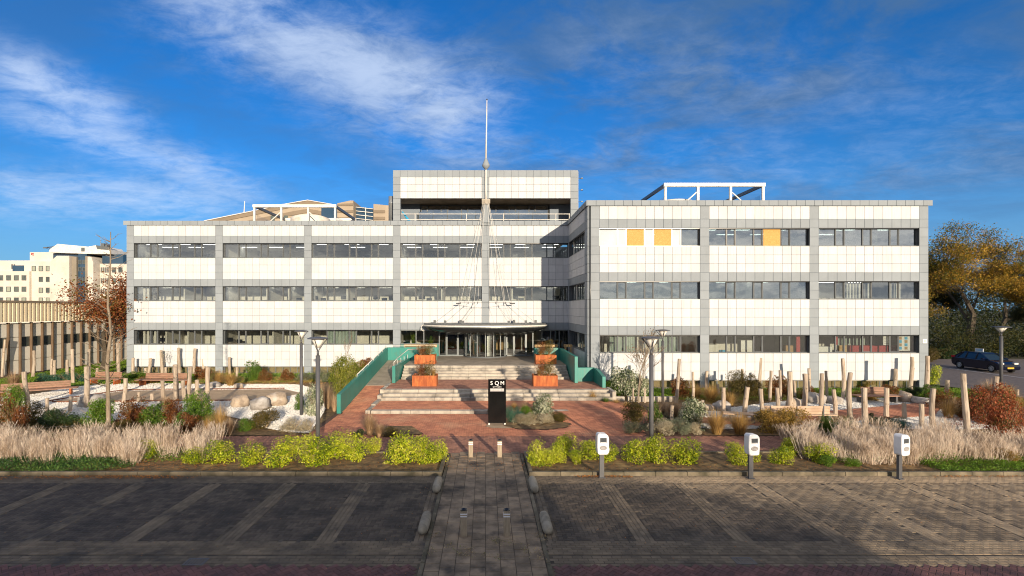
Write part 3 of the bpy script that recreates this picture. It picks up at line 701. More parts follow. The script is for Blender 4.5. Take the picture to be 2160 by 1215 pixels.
# ================================================================== OFFICE BUILDING
DBK, DW = F / 26.0, F / 32.08
XS = 6.75          # side wall of the front wing
office = thing('office_building', 'long white and grey panelled office building with a front wing on the right', 'building', (0, DBK, 0))
MODH = .6
WB = [2.35, 5.88, 9.38]; WT = [3.54, 7.07, 10.57]
ROWS = [(.58, 1.17, 'w'), (1.17, 1.76, 'w'), (1.76, 2.35, 'w'), (2.35, 3.54, 'win0'), (3.54, 4.12, 'g'),
        (4.12, 4.707, 'w'), (4.707, 5.293, 'w'), (5.293, 5.88, 'w'), (5.88, 7.07, 'win1'), (7.07, 7.64, 'g'),
        (7.64, 8.22, 'w'), (8.22, 8.80, 'w'), (8.80, 9.38, 'w'), (9.38, 10.57, 'win2'), (10.57, 11.15, 'g'), (11.15, 12.01, 'w')]
PANELS = {'white_panel': [], 'grey_panel': []}
def panel(kind, u0, u1, z0, z1, plane, side=False):
    PANELS[kind].append((u0, u1, z0, z1, plane, side))
PT = .035; GAP = .014
def panel_mesh(wd, hh, mat):
    b = MB(); q = .004; x0, x1, z0, z1 = -wd / 2 + GAP / 2, wd / 2 - GAP / 2, GAP / 2, hh - GAP / 2
    b.v = [(x0, 0, z0), (x1, 0, z0), (x1, 0, z1), (x0, 0, z1), (x0 + q, -PT, z0 + q), (x1 - q, -PT, z0 + q), (x1 - q, -PT, z1 - q), (x0 + q, -PT, z1 - q)]
    b.f = [(4, 5, 6, 7), (0, 1, 5, 4), (1, 2, 6, 5), (2, 3, 7, 6), (3, 0, 4, 7)]
    return b
def flush_panels():
    for kind, lst in PANELS.items():
        mat = 'white' if kind == 'white_panel' else 'greyp'
        # apparent size: nearer planes first
        def vis(p):
            u0, u1, z0, z1, plane, side = p
            return (z1 - z0) * (u1 - u0) / ((plane if not side else (u0 + u1) / 2 * 2.2) ** 2)
        lst.sort(key=vis, reverse=True)
        cache = {}; rest = MB()
        for i, (u0, u1, z0, z1, plane, side) in enumerate(lst):
            wd, hh = round(u1 - u0, 3), round(z1 - z0, 3)
            if side: org = (plane, (u0 + u1) / 2, z0); rz = -math.pi / 2
            else: org = ((u0 + u1) / 2, plane, z0); rz = 0
            if i < 300:
                if (wd, hh) not in cache: cache[(wd, hh)] = panel_mesh(wd, hh, mat).mesh(kind, mat)
                o = link(kind, cache[(wd, hh)], org, office, rz=rz + random.uniform(-.0012, .0012))
                o.rotation_euler.x = random.uniform(-.0015, .0015)
            else:
                pm = panel_mesh(wd, hh, mat); n = len(rest.v); tl_ = random.uniform(-.0015, .0015)
                for (x, y, z) in pm.v:
                    y += tl_ * z + x * tl_
                    rest.v.append((org[0] + y, org[1] - x, org[2] + z) if side else (org[0] + x, org[1] + y, org[2] + z))
                rest.f += [tuple(n + k for k in f) for f in pm.f]
        if rest.v: rest.build(kind + '_field', mat, office, kind='stuff')
# window = outer frame and mullions, panes as sub-parts
WN = [1.2, .6, 1.2, .6, 1.2, .6, 1.2]
def local_build(b, name, mat, parent, org, rz=0, **kw):
    """b in local coordinates around org"""
    me = b.mesh(name, mat)
    return link(name, me, org, parent, rz=rz, **kw)
def window(u0, u1, z0, z1, plane, side=False, widths=None, depth=.16, glass='glass', kinds=None, fmat='frame', parent=None, fw=.055):
    wd = u1 - u0; hh = z1 - z0
    widths = widths or WN; k = wd / sum(widths); ws = [q * k for q in widths]
    org = (plane, (u0 + u1) / 2, z0) if side else ((u0 + u1) / 2, plane, z0); rz = -math.pi / 2 if side else 0
    d0, d1 = depth, depth + .07
    fr = MB(); e = .003
    fr.box(-wd / 2, wd / 2, d0, d1, 0, fw).box(-wd / 2, wd / 2, d0, d1, hh - fw, hh)
    fr.box(-wd / 2 + e, -wd / 2 + fw, d0 + e, d1 - e, fw, hh - fw).box(wd / 2 - fw, wd / 2 - e, d0 + e, d1 - e, fw, hh - fw)
    # reveals
    x = -wd / 2; xs_ = []
    for i, q in enumerate(ws):
        if i: fr.box(x - fw * .55, x + fw * .55, d0 - .012, d1 - e, fw + e, hh - fw - e)
        xs_.append((x, x + q)); x += q
    # narrow opening lights carry a second frame
    for (a, c_), q in zip(xs_, widths):
        if q < .9:
            g = fw * .9; fr.box(a + g, a + g * 1.5, d0 + .01, d1 - .01, fw * 1.6, hh - fw * 1.6).box(c_ - g * 1.5, c_ - g, d0 + .01, d1 - .01, fw * 1.6, hh - fw * 1.6)
            fr.box(a + g, c_ - g, d0 + .01, d1 - .01, fw + e, fw * 1.6).box(a + g, c_ - g, d0 + .01, d1 - .01, hh - fw * 1.6, hh - fw - e)
    wroot = local_build(fr, 'window', fmat, parent or office, org, rz)
    sil = MB().box(-wd / 2 + .01, wd / 2 - .01, -PT - .012, d0, -.02, .015)
    s_ = link('sill', sil.mesh('sill', 'frameg'), (0, 0, 0), None); s_.parent = wroot
    hd = link('head_strip', MB().box(-wd / 2 + .004, wd / 2 - .004, .02, d0 - .002, hh - .055, hh - .004).mesh('head_strip', 'steeld'), (0, 0, 0), None) if depth else None
    if hd: hd.parent = wroot
    for i, (a, c_) in enumerate(xs_):
        kd = (kinds or {}).get(i, glass)
        pb_ = MB().box(a + fw * .5, c_ - fw * .5, d0 + .03, d0 + .042, fw * .8, hh - fw * .8)
        nm = 'pane' if kd in ('glass', 'glass2', 'glassd') else ('board' if kd == 'osb' else 'film_pane')
        lb = 'orange chipboard panel closing the opening' if kd == 'osb' else None
        if kd == 'osb': pb_ = MB().box(a + .04, c_ - .04, d0 - .03, d0 - .005, .03, hh - .03)
        p_ = link(nm, pb_.mesh(nm, kd), (0, 0, 0), None, label=lb); p_.parent = wroot
        p_.rotation_euler.z = random.uniform(-.0015, .0015); p_.rotation_euler.x = random.uniform(-.003, .003)
    return wroot
def reveal(u0, u1, z0, z1, plane, side=False, depth=.16):
    b = MB(); wd = u1 - u0; hh = z1 - z0
    b.box(-wd / 2 - .02, -wd / 2 - .002, -.03, depth + .1, 0, hh).box(wd / 2 + .002, wd / 2 + .02, -.03, depth + .1, 0, hh)
    b.box(-wd / 2, wd / 2, -.03, depth + .1, hh + .002, hh + .02)
    org = (plane, (u0 + u1) / 2, z0) if side else ((u0 + u1) / 2, plane, z0)
    local_build(b, 'reveal', 'frame', office, org, -math.pi / 2 if side else 0)
def facade(cols, plane, skip=(), allwhite=(), kinds=None, glassf=None, side=False, rows=ROWS, colend=(True, True)):
    """cols: centres of the grey piers, 7.2 m apart; panels and windows between"""
    for ci, cx_ in enumerate(cols):
        for (z0, z1, kd) in rows:
            if cx_ == 0 and z0 < 3.5: continue
            if kd.startswith('win'):
                m_ = (z0 + z1) / 2; panel('grey_panel', cx_ - .3, cx_ + .3, z0, m_, plane); panel('grey_panel', cx_ - .3, cx_ + .3, m_, z1, plane)
            else: panel('grey_panel', cx_ - .3, cx_ + .3, z0, z1, plane)
        if cx_: panel('grey_panel', cx_ - .3, cx_ + .3, -.05, .58, plane)
    for bi in range(len(cols) - 1):
        a = cols[bi] + .3
        for (z0, z1, kd) in rows:
            if (bi, kd) in skip or (bi == 3 and z0 < 2.3): continue
            if kd.startswith('win'):
                window(a, a + 6.6, z0, z1, plane, fmat='steeld' if (kinds or {}).get((bi, kd)) else 'frame', kinds=(kinds or {}).get((bi, kd)), glass=(glassf or {}).get((bi, kd), 'glass'))
                reveal(a, a + 6.6, z0, z1, plane)
            else:
                k_ = 'grey_panel' if kd == 'g' else 'white_panel'
                if (bi, round(z0, 2)) in allwhite: k_ = 'white_panel'
                for i in range(11): panel(k_, a + i * .6, a + (i + 1) * .6, z0, z1, plane)
COLB = [-28.8, -21.6, -14.4, -7.2, 0.0]
facade(COLB, DBK, skip={(3, 'win0'), }, allwhite={(3, 7.07)})
# bay between the mast pier and the front wing (x .3 .. 6.75)
for (z0, z1, kd) in ROWS:
    if kd == 'win0': continue
    if kd.startswith('win'):
        window(.3, 6.72, z0, z1, DBK, widths=WN, glass='glass'); reveal(.3, 6.72, z0, z1, DBK); continue
    kk = 'grey_panel' if kd == 'g' and round(z0, 2) != 7.07 else 'white_panel'
    if z0 < 2.3: continue
    for i in range(11): panel(kk, .3 + i * .6, min(.3 + (i + 1) * .6, XS - .01), z0, z1, DBK)
# caps
def cap(u0, u1, plane, side=False, z0=12.01, z1=12.38, out=.1):
    n = round((u1 - u0) / .6); d = (u1 - u0) / n
    for i in range(n): panel('grey_panel', u0 + i * d, u0 + (i + 1) * d, z0, z1, plane - (out if not side else out), side)
cap(-29.3, XS, DBK); cap(XS - .1, 29.3, DW)
cap(DW - .1, DBK - .1, XS, True)
# wing front
COLW = [7.2, 14.4, 21.6, 28.8]
kW = {(0, 'win2'): {0: 'frost', 1: 'frost', 2: 'osb', 3: 'frost', 4: 'osb', 5: 'frost'}, (1, 'win2'): {4: 'osb'}}
gW = {(b_, f_): 'glass2' for b_ in range(3) for f_ in ('win1', 'win2')}
gW[(2, 'win1')] = 'glass'
facade(COLW, DW, kinds=kW, glassf=gW)
# wing left edge strip, downpipe
ZR = [(-.05, .58)] + [(a, b_) for a, b_, k_ in ROWS]
for (z0, z1) in ZR: panel('grey_panel', XS + .0, XS + .15, z0, z1, DW + .001)
MB().tube([(6.87, DW - .07, 0), (6.87, DW - .07, 12.0)], .045, 8).build('downpipe', 'steeld', office, smooth=True)
# side wall of the wing
S0 = DW + .15
for (z0, z1, kd) in ROWS:
    yb = DBK - .02
    if kd.startswith('win'):
        window(S0 + .85, yb - .3, z0, z1, XS, True, widths=[.9, .9, .9, .9, .9, .9, .9])
        panel('grey_panel', S0 - .12, S0 + .85, z0, z1, XS, True)
        panel('grey_panel', yb - .3, yb, z0, z1, XS, True)
        reveal(S0 + .85, yb - .3, z0, z1, XS, True)
    else:
        kk = 'grey_panel' if kd == 'g' else 'white_panel'
        panel('grey_panel', S0 - .12, S0 + .85, z0, z1, XS, True)
        n = 11; d = (yb - S0 - .85) / n
        for i in range(n): panel(kk, S0 + .85 + i * d, S0 + .85 + (i + 1) * d, z0, z1, XS, True)
panel('grey_panel', S0, DBK - .02, .0, .58, XS, True)
# right end of the wing and left end of the main block
for (z0, z1) in ZR:
    for i in range(8): 
        pass
core = MB()
bk = .05  # backing behind the panels
def backing(x0, x1, y, z0, z1): core.box(x0, x1, y, y + .14, z0, z1)
def back_rows(x0, x1, y, openings=True):
    segs = [(.55, 2.33), (3.56, 5.86), (7.09, 9.36), (10.59, 12.36)]
    for a, b_ in segs: backing(x0, -6.95 if x1 == 0 and a < 1 else x1, y + .002, a, b_)
back_rows(-29.05, .0, DBK); 
for a, b_ in [(3.56, 5.86), (7.09, 9.36), (10.59, 12.36)]: backing(0, XS - .2, DBK + .002, a, b_)
back_rows(XS + .16, 29.05, DW)
core.build('wall_backing', 'joint', office)
core = MB()
for a, b_ in [(-.05, 2.33), (3.56, 5.86), (7.09, 9.36), (10.59, 12.36)]: core.box(XS + .002, XS + .14, DW + .16, DBK + 1, a, b_)
core.build('wall_backing', 'joint', office)
core = MB()
for c_ in COLB: core.box(c_ - .28, c_ + .28, DBK + .15, DBK + .6, -.05 if c_ else 3.56, 12.2)
for c_ in COLW: core.box(c_ - .28, c_ + .28, DW + .15, DW + .6, -.05, 12.2)
for c_ in COLB: core.box(c_ - .29, c_ + .29, DBK + .001, DBK + .149, -.05 if c_ else 3.56, 12.1)
for c_ in COLW: core.box(c_ - .29, c_ + .29, DW + .001, DW + .149, -.05, 12.1)
core.build('pier_cores', 'joint', office, kind='stuff')
MB().box(-29.1, -28.95, DBK + .01, DBK + 14, 0, 12.36).box(28.95, 29.1, DW + .01, DW + 20, 0, 12.36).build('end_wall', 'greyp', office)
for i in range(20):
    z = .0 + i * .6
    MB().box(29.101, 29.13, DW + .02, DW + 14, z + .01, min(z + .59, 12.3)).build('end_panel', 'greyp', office)
# basement strip windows
for (cols, pl) in ((COLB[:-1], DBK), (COLW, DW)):
    for i in range(3):
        a = cols[i] + .3
        MB().box(a, a + 6.6, pl + .42, pl + .5, -.05, .57).build('basement_wall', 'sandp', office)
        MB().box(a, a + 6.6, pl + .1, pl + .4, .50, .575).box(a, a + 6.6, pl + .12, pl + .4, -.05, .04).build('basement_sill', 'conc', office)
        bw = MB()
        for k in range(12): bw.box(a + k * .595, a + k * .595 + .05, pl + .2, pl + .26, .04, .5)
        bw.build('basement_frame', 'frameg', office)
        MB().box(a, a + 6.6, pl + .225, pl + .235, .04, .5).build('basement_pane', 'glass', office)
# interiors
inn = MB(); fl = MB(); ce = MB()
def rooms(x0, x1, y0, y1, partx, mainrow, depths):
    for f_ in range(3):
        zf, zc_ = WB[f_] - .75, WT[f_] + .12
        if mainrow and f_ == 0: pass
        fl.box(x0, x1, y0 + .15, y1, zf - .1, zf); ce.box(x0, x1, y0 + .15, y1, zc_, zc_ + .1)
        yb_ = y0 + depths[f_]
        inn.box(x0, -7.2 if (mainrow and f_ == 0) else x1, yb_, yb_ + .12, zf, zc_); y1 = max(yb_, y1)
        for p in partx[f_]: inn.box(p - .05, p + .05, y0 + .62, yb_ - .002, zf + .001, zc_ - .001)
rooms(-28.94, 6.6, DBK, DBK + 7, [[-26.3, -24.5, -21.6, -17.5, -14.4, -12, -7.2], [-24.8, -21.6, -18, -16.2, -14.4, -11.4, -7.2, -3.6, 2.2], [-21.6, -7.2]], True, [3.1, 3.7, 7.0])
rooms(XS + .15, 28.94, DW, DW + 6.5, [[10.2, 14.4, 21.6], [11.6, 14.4, 18.2, 21.6], [14.4, 21.6, 26.2]], False, [4.5, 5.0, 6.5])
inn.box(-28.94, -28.9, DBK + .2, DBK + 7.4, 1.6, 12)
inn.build('interior_wall', 'inwall', office); fl.build('floor_slab', 'infloor', office); ce.build('ceiling_slab', 'inceil', office)
em, tt_, bb_ = base_mat('ceiling_light'); bb_.inputs['Base Color'].default_value = (.8, .8, .78, 1); bb_.inputs['Emission Color'].default_value = (1, .97, .88, 1); bb_.inputs['Emission Strength'].default_value = 4.0; M['lit'] = em
lm = MB().box(-.6, .6, -.15, .15, -.02, -.001).mesh('ceiling_light', 'lit')
for (x0, x1, y0) in ((-28, 6, DBK), (8, 28.5, DW)):
    for f_ in (1, 2):
        x = x0
        while x < x1:
            for yy in (1.6, 3.8):
                if random.random() < .75: link('ceiling_light', lm, (x + random.uniform(-.1, .1), y0 + yy, WT[f_] + .12), office)
            x += 2.4
# blinds and curtains behind the glass (vertical strips)
def strips(x0, x1, y, z0, z1, mat, step=.12, open_=.75, name='blind'):
    b = MB(); x = x0
    while x < x1:
        b.box(x, x + step * open_, y + random.uniform(-.01, .01), y + .012, z0, z1); x += step
    b.build(name, mat, office)
strips(-12.9, -10.6, DBK + .5, WB[0], WT[0], 'blind')
strips(-28.1, -27.2, DBK + .5, WB[1], WT[1], 'inwall', .3, .6); strips(-28.1, -27.0, DBK + .5, WB[0], WT[0], 'inwall', .3, .6)
strips(24.1, 25.6, DW + .5, WB[1], WT[1], 'curtain', .2, .55, 'curtain'); strips(27, 27.6, DW + .5, WB[1], WT[1], 'curtain', .2, .5, 'curtain')
strips(8.3, 9.9, DW + .55, WB[0], WT[0], 'blind', .14, .9); strips(23.9, 26.2, DW + 1.4, WB[0], WT[0], 'blind', .25, .35, 'curtain')
strips(11.6, 12.8, DW + .55, WB[0], WT[0], 'blind', .14, .9)
for f_ in range(3):
    b = MB(); y = DW + 1.2
    while y < DBK - .6:
        if random.random() < .6: b.box(XS + .55, XS + .565, y, y + .22, WB[f_], WT[f_])
        y += .42
    b.build('curtain', 'curtain', office)
# things standing in the ground floor of the wing
def prop(name, label, cat, boxes, mat, org=None):
    b = MB()
    for q in boxes: b.box(*q)
    o = b.build(name, mat); o['label'] = label; o['category'] = cat; return o
zf0 = WB[0] - .75
b0 = WB[0]
prop('sideboard', 'long red cabinet behind the ground floor window near the right corner', 'cabinet', [(24.6, 28.0, DW + .9, DW + 1.4, zf0, b0 + .42)], 'redcab')
prop('storage_box', 'brown cardboard box behind the ground floor glass, beside the second pier', 'box', [(20.1, 20.6, DW + .6, DW + .9, zf0, b0 + .45)], 'card')
prop('storage_box', 'wide grey-white stack of boxes in the window just right of the third pier', 'box', [(22.0, 23.2, DW + .6, DW + .9, zf0, b0 + .38)], 'paper')
prop('printer', 'pale office printer behind the ground floor window, right of the first pier', 'printer', [(15.0, 15.6, DW + .7, DW + 1.2, zf0, b0 + .5)], 'inwall')
prop('display_case', 'white box shaped case behind the middle ground floor window', 'case', [(17.2, 18.1, DW + .8, DW + 1.3, zf0, b0 + .78)], 'paper')
prop('storage_crate', 'small blue crate on the sill beside the printer', 'crate', [(15.7, 16.1, DW + .6, DW + .8, b0 - .1, b0 + .14)], 'bluec')
prop('office_chair', 'brown chair back behind the window of the right bay', 'chair', [(23.9, 24.4, DW + .9, DW + 1.0, b0 - .1, b0 + .45), (23.9, 23.96, DW + .9, DW + 1.4, zf0, b0 - .1), (24.34, 24.4, DW + .9, DW + 1.4, zf0, b0 - .1), (23.9, 24.4, DW + .9, DW + 1.4, b0 - .3, b0 - .22)], 'wood')
prop('red_curtain', 'narrow red curtain at the end of the middle ground floor window', 'curtain', [(20.75, 21.0, DW + .5, DW + .55, b0, b0 + 1.15)], 'redcab')
prop('red_curtain', 'red curtain strip in the second light of the rightmost ground floor window', 'curtain', [(23.3, 23.5, DW + .5, DW + .55, b0 + .5, b0 + 1.15)], 'redcab')
po = thing('poster', 'white poster with blue and sand squares behind the last ground floor window', 'poster', (27.75, DW + .34, b0 + .1))
MB().box(27.35, 28.2, DW + .34, DW + .35, b0 + .12, b0 + 1.12).build('sheet', 'paper', po)
for i in range(2):
    for j in range(4):
        x = 27.45 + i * .38; z = b0 + .2 + j * .22
        MB().box(x, x + .2, DW + .332, DW + .338, z, z + .19).build('print_square', 'bluec' if (i + j) % 2 == 0 else 'card', po)
po2 = thing('poster', 'narrow white poster with grey lines, left of the blue one', 'poster', (26.6, DW + .34, b0 + .5))
MB().box(26.42, 26.85, DW + .34, DW + .35, b0 + .5, b0 + 1.12).build('sheet', 'paper', po2)
for j in range(4): MB().box(26.5, 26.76 - .04 * j, DW + .333, DW + .338, b0 + .6 + j * .11, b0 + .63 + j * .11).build('print_line', 'plate', po2)
hs_ = thing('wall_plate', 'small white plate with dark print on the grey pier at the right corner', 'plate', (28.85, DW - .05, 3.1))
MB().box(28.7, 28.98, DW - .06, DW - .04, 3.0, 3.26).build('plate_sheet', 'paper', hs_)
for j in range(3): MB().box(28.78, 28.9, DW - .066, DW - .061, 3.07 + j * .05, 3.09 + j * .05).build('print_line', 'steelg', hs_)
desk_b, scr_b = MB(), MB()
rr_ = random.Random(4)
for (x0_, x1_, yy_) in ((-28, -8, DBK), (-6, 5.5, DBK), (8, 28, DW)):
    for f_ in range(3):
        if yy_ == DBK and f_ == 0 and x0_ > -7: continue
        x = x0_ + rr_.uniform(0, 1.5)
        while x < x1_:
            zf_ = WB[f_] - .75; y_ = yy_ + rr_.uniform(.9, 1.6)
            if rr_.random() < .55 and not (yy_ == DW and f_ == 0):
                desk_b.box(x, x + 1.5, y_, y_ + .7, zf_ + .72, zf_ + .76).box(x + .02, x + .06, y_ + .05, y_ + .65, zf_ + .001, zf_ + .719).box(x + 1.44, x + 1.48, y_ + .05, y_ + .65, zf_ + .001, zf_ + .719)
                if rr_.random() < .8: scr_b.box(x + .4, x + .95, y_ + .3, y_ + .33, zf_ + .9, zf_ + 1.22)
                if rr_.random() < .5: scr_b.box(x + 1.0, x + 1.45, y_ + .85, y_ + .92, zf_ + .45, zf_ + 1.05)
            x += rr_.uniform(1.9, 3.4)
desk_b.build('desk_row', 'card', office, kind='stuff'); scr_b.build('screen_row', 'steeld', office, kind='stuff')
# roof
MB().box(-29.0, XS - .05, DBK + .15, DBK + 14, 11.9, 12.2).box(XS + .15, 28.94, DW + .15, DW + 20, 11.92, 12.21).build('roof', 'roof', office)
MB().box(-28.9, 28.9, DBK + 13.6, DBK + 13.9, 0, 11.89).build('rear_wall', 'greyp', office)

# ---------------------------------------------------------------- top storey with loggia
PX0, PX1 = -7.5, 7.62
zt = H + (650 - 359) / 26.0; zl0, zl1 = 12.4, 14.2
zr = [zt - .57, zt]; 
rows_t = [(zl1, zl1 + .55), (zl1 + .55, zl1 + 1.11), (zl1 + 1.11, zt - .57)]
for cx_ in (-7.2, 0, 7.2):
    for (z0, z1) in [(12.39, 12.85), (12.85, 13.3), (13.3, 13.75), (13.75, zl1)] + rows_t: panel('grey_panel', cx_ - .3, cx_ + .3, z0, z1, DBK - .002)
for a in (-6.9, .3):
    for i in range(11):
        for (z0, z1) in rows_t: panel('white_panel', a + i * .6, a + (i + 1) * .6, z0, z1, DBK - .002)
for i in range(25): panel('grey_panel', -7.5 + i * .6, -7.5 + (i + 1) * .6, zt - .57, zt, DBK - .002)
pb2 = MB().box(-7.49, 7.49, DBK, DBK + .3, zl1 + .01, zt - .005)
for cx_ in (-7.2, 0, 7.2): pb2.box(cx_ - .29, cx_ + .29, DBK, DBK + .4, 12.37, zl1)
pb2.build('top_storey_backing', 'joint', office)
MB().box(PX0 - .001, PX0 + .1, DBK + .301, DBK + 9, 12.21, zt - .01).box(7.45, 7.6, DBK + .301, DBK + 9, 12.21, zt - .01).box(PX0 + .11, 7.44, DBK + 8.8, DBK + 9, 12.21, zt - .02).build('top_storey_wall', 'greyp', office)
MB().box(PX0 + .11, 7.44, DBK + .31, DBK + 8.79, zt - .3, zt - .1).build('top_storey_roof', 'roof', office)
MB().box(PX0 + .11, 7.44, DBK + .31, DBK + 3.2, zl1 + .0, zl1 + .08).build('loggia_ceiling', 'concd', office)
MB().box(PX0 + .11, 7.44, DBK + .16, DBK + 3.2, 12.22, 12.32).build('loggia_floor', 'conc', office)
LB = DBK + 2.4
MB().box(-7.38, -5.6, LB - .1, LB + .1, 12.33, zl1 - .01).box(5.5, 7.43, LB - .1, LB + .1, 12.33, zl1 - .01).build('loggia_wall', 'joint', office)
for (a, b_) in ((-5.55, -.35), (.35, 5.4)):
    window(a, b_, 12.34, zl1 - .05, LB, depth=0, widths=[.6, 1.2, .6, 1.2, .6, 1.2], glass='glass2')
MB().box(-.33, .33, LB - .05, LB + .1, 12.33, zl1).build('loggia_pier', 'joint', office)
MB().box(-5.6, 5.5, LB + 4, LB + 4.1, 12.33, zl1).build('loggia_room_wall', 'inwall', office)
MB().box(-5.6, 5.5, LB + .1, LB + 4, 12.25, 12.33).build('loggia_room_floor', 'infloor', office)
# glass balustrade behind, white rail in front
bg_ = thing('glass_balustrade', 'frosted glass balustrade inside the loggia of the top storey', 'balustrade', (0, LB - .8, 12.32))
x = -5.6
while x < 5.2:
    if abs(x + .6) > .65 or True: MB().box(x + .02, x + 1.16, LB - .82, LB - .805, 12.4, 13.42).build('glass_panel', 'glass2', bg_)
    MB().box(x - .02, x + .015, LB - .86, LB - .82, 12.32, 13.45).build('post', 'frame', bg_); x += 1.2
for (a, b_) in ((-6.88, -.32), (.32, 6.88)):
    r_ = thing('loggia_railing', 'white two-bar railing along the loggia, ' + ('left' if a < 0 else 'right') + ' of the mast', 'railing', (a, DBK + .2, 12.38), 'white railings of the loggia')
    for z in (12.5, 12.96): MB().tube([(a, DBK + .12, z), (b_, DBK + .12, z)], .03, 6).build('rail', 'steelw', r_)
    for k in range(3): xx = a + .06 + (b_ - a - .12) * [0.17, .82, 1.0][k] if a < 0 else a + .06 + (b_ - a - .12) * [.17, .83, 1][k]; MB().tube([(xx, DBK + .12, 12.38), (xx, DBK + .12, 13.0)], .03, 6).build('post', 'steelw', r_)
uf = thing('folded_parasol', 'blue and white folded parasol leaning in the left corner of the loggia', 'parasol', (-6.6, DBK + .5, 12.33))
MB().tube([(-6.2, DBK + .45, 12.35), (-6.85, DBK + .6, 13.25)], [.12, .04], 6).build('cloth', 'bluec', uf); MB().tube([(-6.14, DBK + .43, 12.33), (-6.9, DBK + .62, 13.35)], .015, 6).build('pole', 'steelw', uf)
for k in range(4):
    z = 15.9 - k * .95; MB().tube([(7.62, DBK + .3, z), (7.85, DBK + .3, z)], .02, 5).box(7.8, 7.95, DBK + .22, DBK + .38, z - .03, z + .05).build('bracket_lamp', 'steelg', office)

# ---------------------------------------------------------------- entrance
ent = thing('glass_entrance', 'grey framed glass entrance front with doors and revolving door', 'entrance', (0, DBK, Z3))
def glazing(x0, x1, z0, z1, y, widths, glass, doors=()):
    x = x0; k = (x1 - x0) / sum(widths)
    fr = MB().box(x0, x1, y, y + .1, z0, z0 + .08).box(x0, x1, y, y + .1, z1 - .07, z1); fr.build('rail', 'frameg', ent)
    for i, q in enumerate(widths):
        q *= k
        MB().box(x - .035, x + .035, y - .012, y + .1, z0 + .081, z1 - .071).build('mullion', 'frameg', ent)
        p_ = MB().box(x + .04, x + q - .04, y + .04, y + .052, z0 + .085, z1 - .075).build('pane', glass, ent)
        if i in doors:
            d = MB().box(x + .04, x + .12, y - .01, y + .06, z0 + .01, z1 - .3).box(x + q - .12, x + q - .04, y - .01, y + .06, z0 + .01, z1 - .3).box(x + .125, x + q - .125, y - .01, y + .06, z1 - .4, z1 - .3).box(x + .125, x + q - .125, y - .01, y + .06, z0 + .01, z0 + .12)
            do = d.build('door', 'frameg', ent)
            hn = MB().tube([(x + q - .16, y - .07, z0 + .85), (x + q - .16, y - .07, z0 + 1.25)], .018, 6).build('door_handle', 'stainless', None); hn.parent = do; hn.location = ORG[hn.name] - ORG[do.name]
        x += q
glazing(-6.9, -3.75, 2.35, 3.54, DBK + .1, [1.2, .6, 1.2], 'glass')
MB().box(-6.9, -3.8, DBK + .02, DBK + .2, Z3, 2.34).build('plinth_panel', 'teal', ent)
glazing(-3.75, -1.75, Z3, 3.54, DBK + .1, [.55, 1.0, .45], 'glassd', (1,))
glazing(1.75, 4.6, Z3, 3.54, DBK + .1, [.5, 1.0, .5, .7], 'glass', (1,))
glazing(4.6, 6.7, Z3, 3.54, DBK + .1, [.7, .7, .7], 'glassd')
# revolving door: drum with curved panes, stainless inner shields, wings
rv = thing('revolving_door', 'curved glass revolving door in the middle of the entrance', 'revolving door', (0, DBK, Z3))
RD = 1.68
def arc(r, a0, a1, z0, z1, th, n, mat, name):
    b = MB()
    P_ = [(r * math.cos(a0 + (a1 - a0) * i / n), r * math.sin(a0 + (a1 - a0) * i / n)) for i in range(n + 1)]
    Q_ = [((r - th) * math.cos(a0 + (a1 - a0) * i / n), (r - th) * math.sin(a0 + (a1 - a0) * i / n)) for i in range(n + 1)]
    poly = P_ + Q_[::-1]
    for i in range(n):
        b.prism([(P_[i][0], DBK + P_[i][1]), (P_[i + 1][0], DBK + P_[i + 1][1]), (Q_[i + 1][0], DBK + Q_[i + 1][1]), (Q_[i][0], DBK + Q_[i][1])], z0, z1)
    return b.build(name, mat, rv, smooth=False)
A0, A1 = math.pi, 2 * math.pi
arc(RD + .03, A0, A1, Z3 + .0, Z3 + .1, .1, 28, 'frame', 'base_ring'); arc(RD + .03, A0, A1, 3.4, 3.66, .14, 28, 'frame', 'head_ring')
for k in range(8):
    a = A0 + (A1 - A0) * (k / 8); 
    arc(RD, a + .015, a + math.pi / 8 - .015, Z3 + .11, 3.39, .012, 5, 'glass', 'curved_pane')
for k in range(9):
    a = A0 + (A1 - A0) * k / 8; x, y = RD * math.cos(a), DBK + RD * math.sin(a)
    MB().box(x - .03, x + .03, y - .03, y + .03, Z3 + .1, 3.4).build('stile', 'frameg', rv)
arc(1.3, math.pi * 1.53, math.pi * 1.72, Z3 + .12, 3.3, .02, 8, 'stainless', 'curved_shield'); arc(1.3, math.pi * 1.22, math.pi * 1.40, Z3 + .12, 3.3, .02, 8, 'stainless', 'curved_shield')
for k in range(3):
    a = math.pi * (1.5 + k * 2 / 3 + .1); MB().prism([(-.02 * math.sin(a), DBK + .02 * math.cos(a)), (.02 * math.sin(a), DBK - .02 * math.cos(a)), (1.25 * math.cos(a) + .02 * math.sin(a), DBK + 1.25 * math.sin(a) - .02 * math.cos(a)), (1.25 * math.cos(a) - .02 * math.sin(a), DBK + 1.25 * math.sin(a) + .02 * math.cos(a))], Z3 + .15, 3.3).build('wing', 'glassd', rv)
MB().box(-7, 6.6, DBK + .15, DBK + 7, Z3 - .1, Z3).build('lobby_floor', 'conc', office)
MB().box(-7, 6.6, DBK + 6.0, DBK + 6.1, Z3 + .001, 3.66).box(-3.9, -3.8, DBK + .5, DBK + 5.99, Z3 + .001, 3.66).box(3.1, 3.2, DBK + 2.5, DBK + 5.99, Z3 + .001, 3.66).build('lobby_wall', 'inwall', office)
o = MB().bevbox(-1.2, 1.6, DBK + 4.2, DBK + 4.8, Z3, Z3 + 1.1, .02).build('reception_desk', 'wood'); o['label'] = 'pale wooden reception desk inside behind the revolving door'; o['category'] = 'desk'
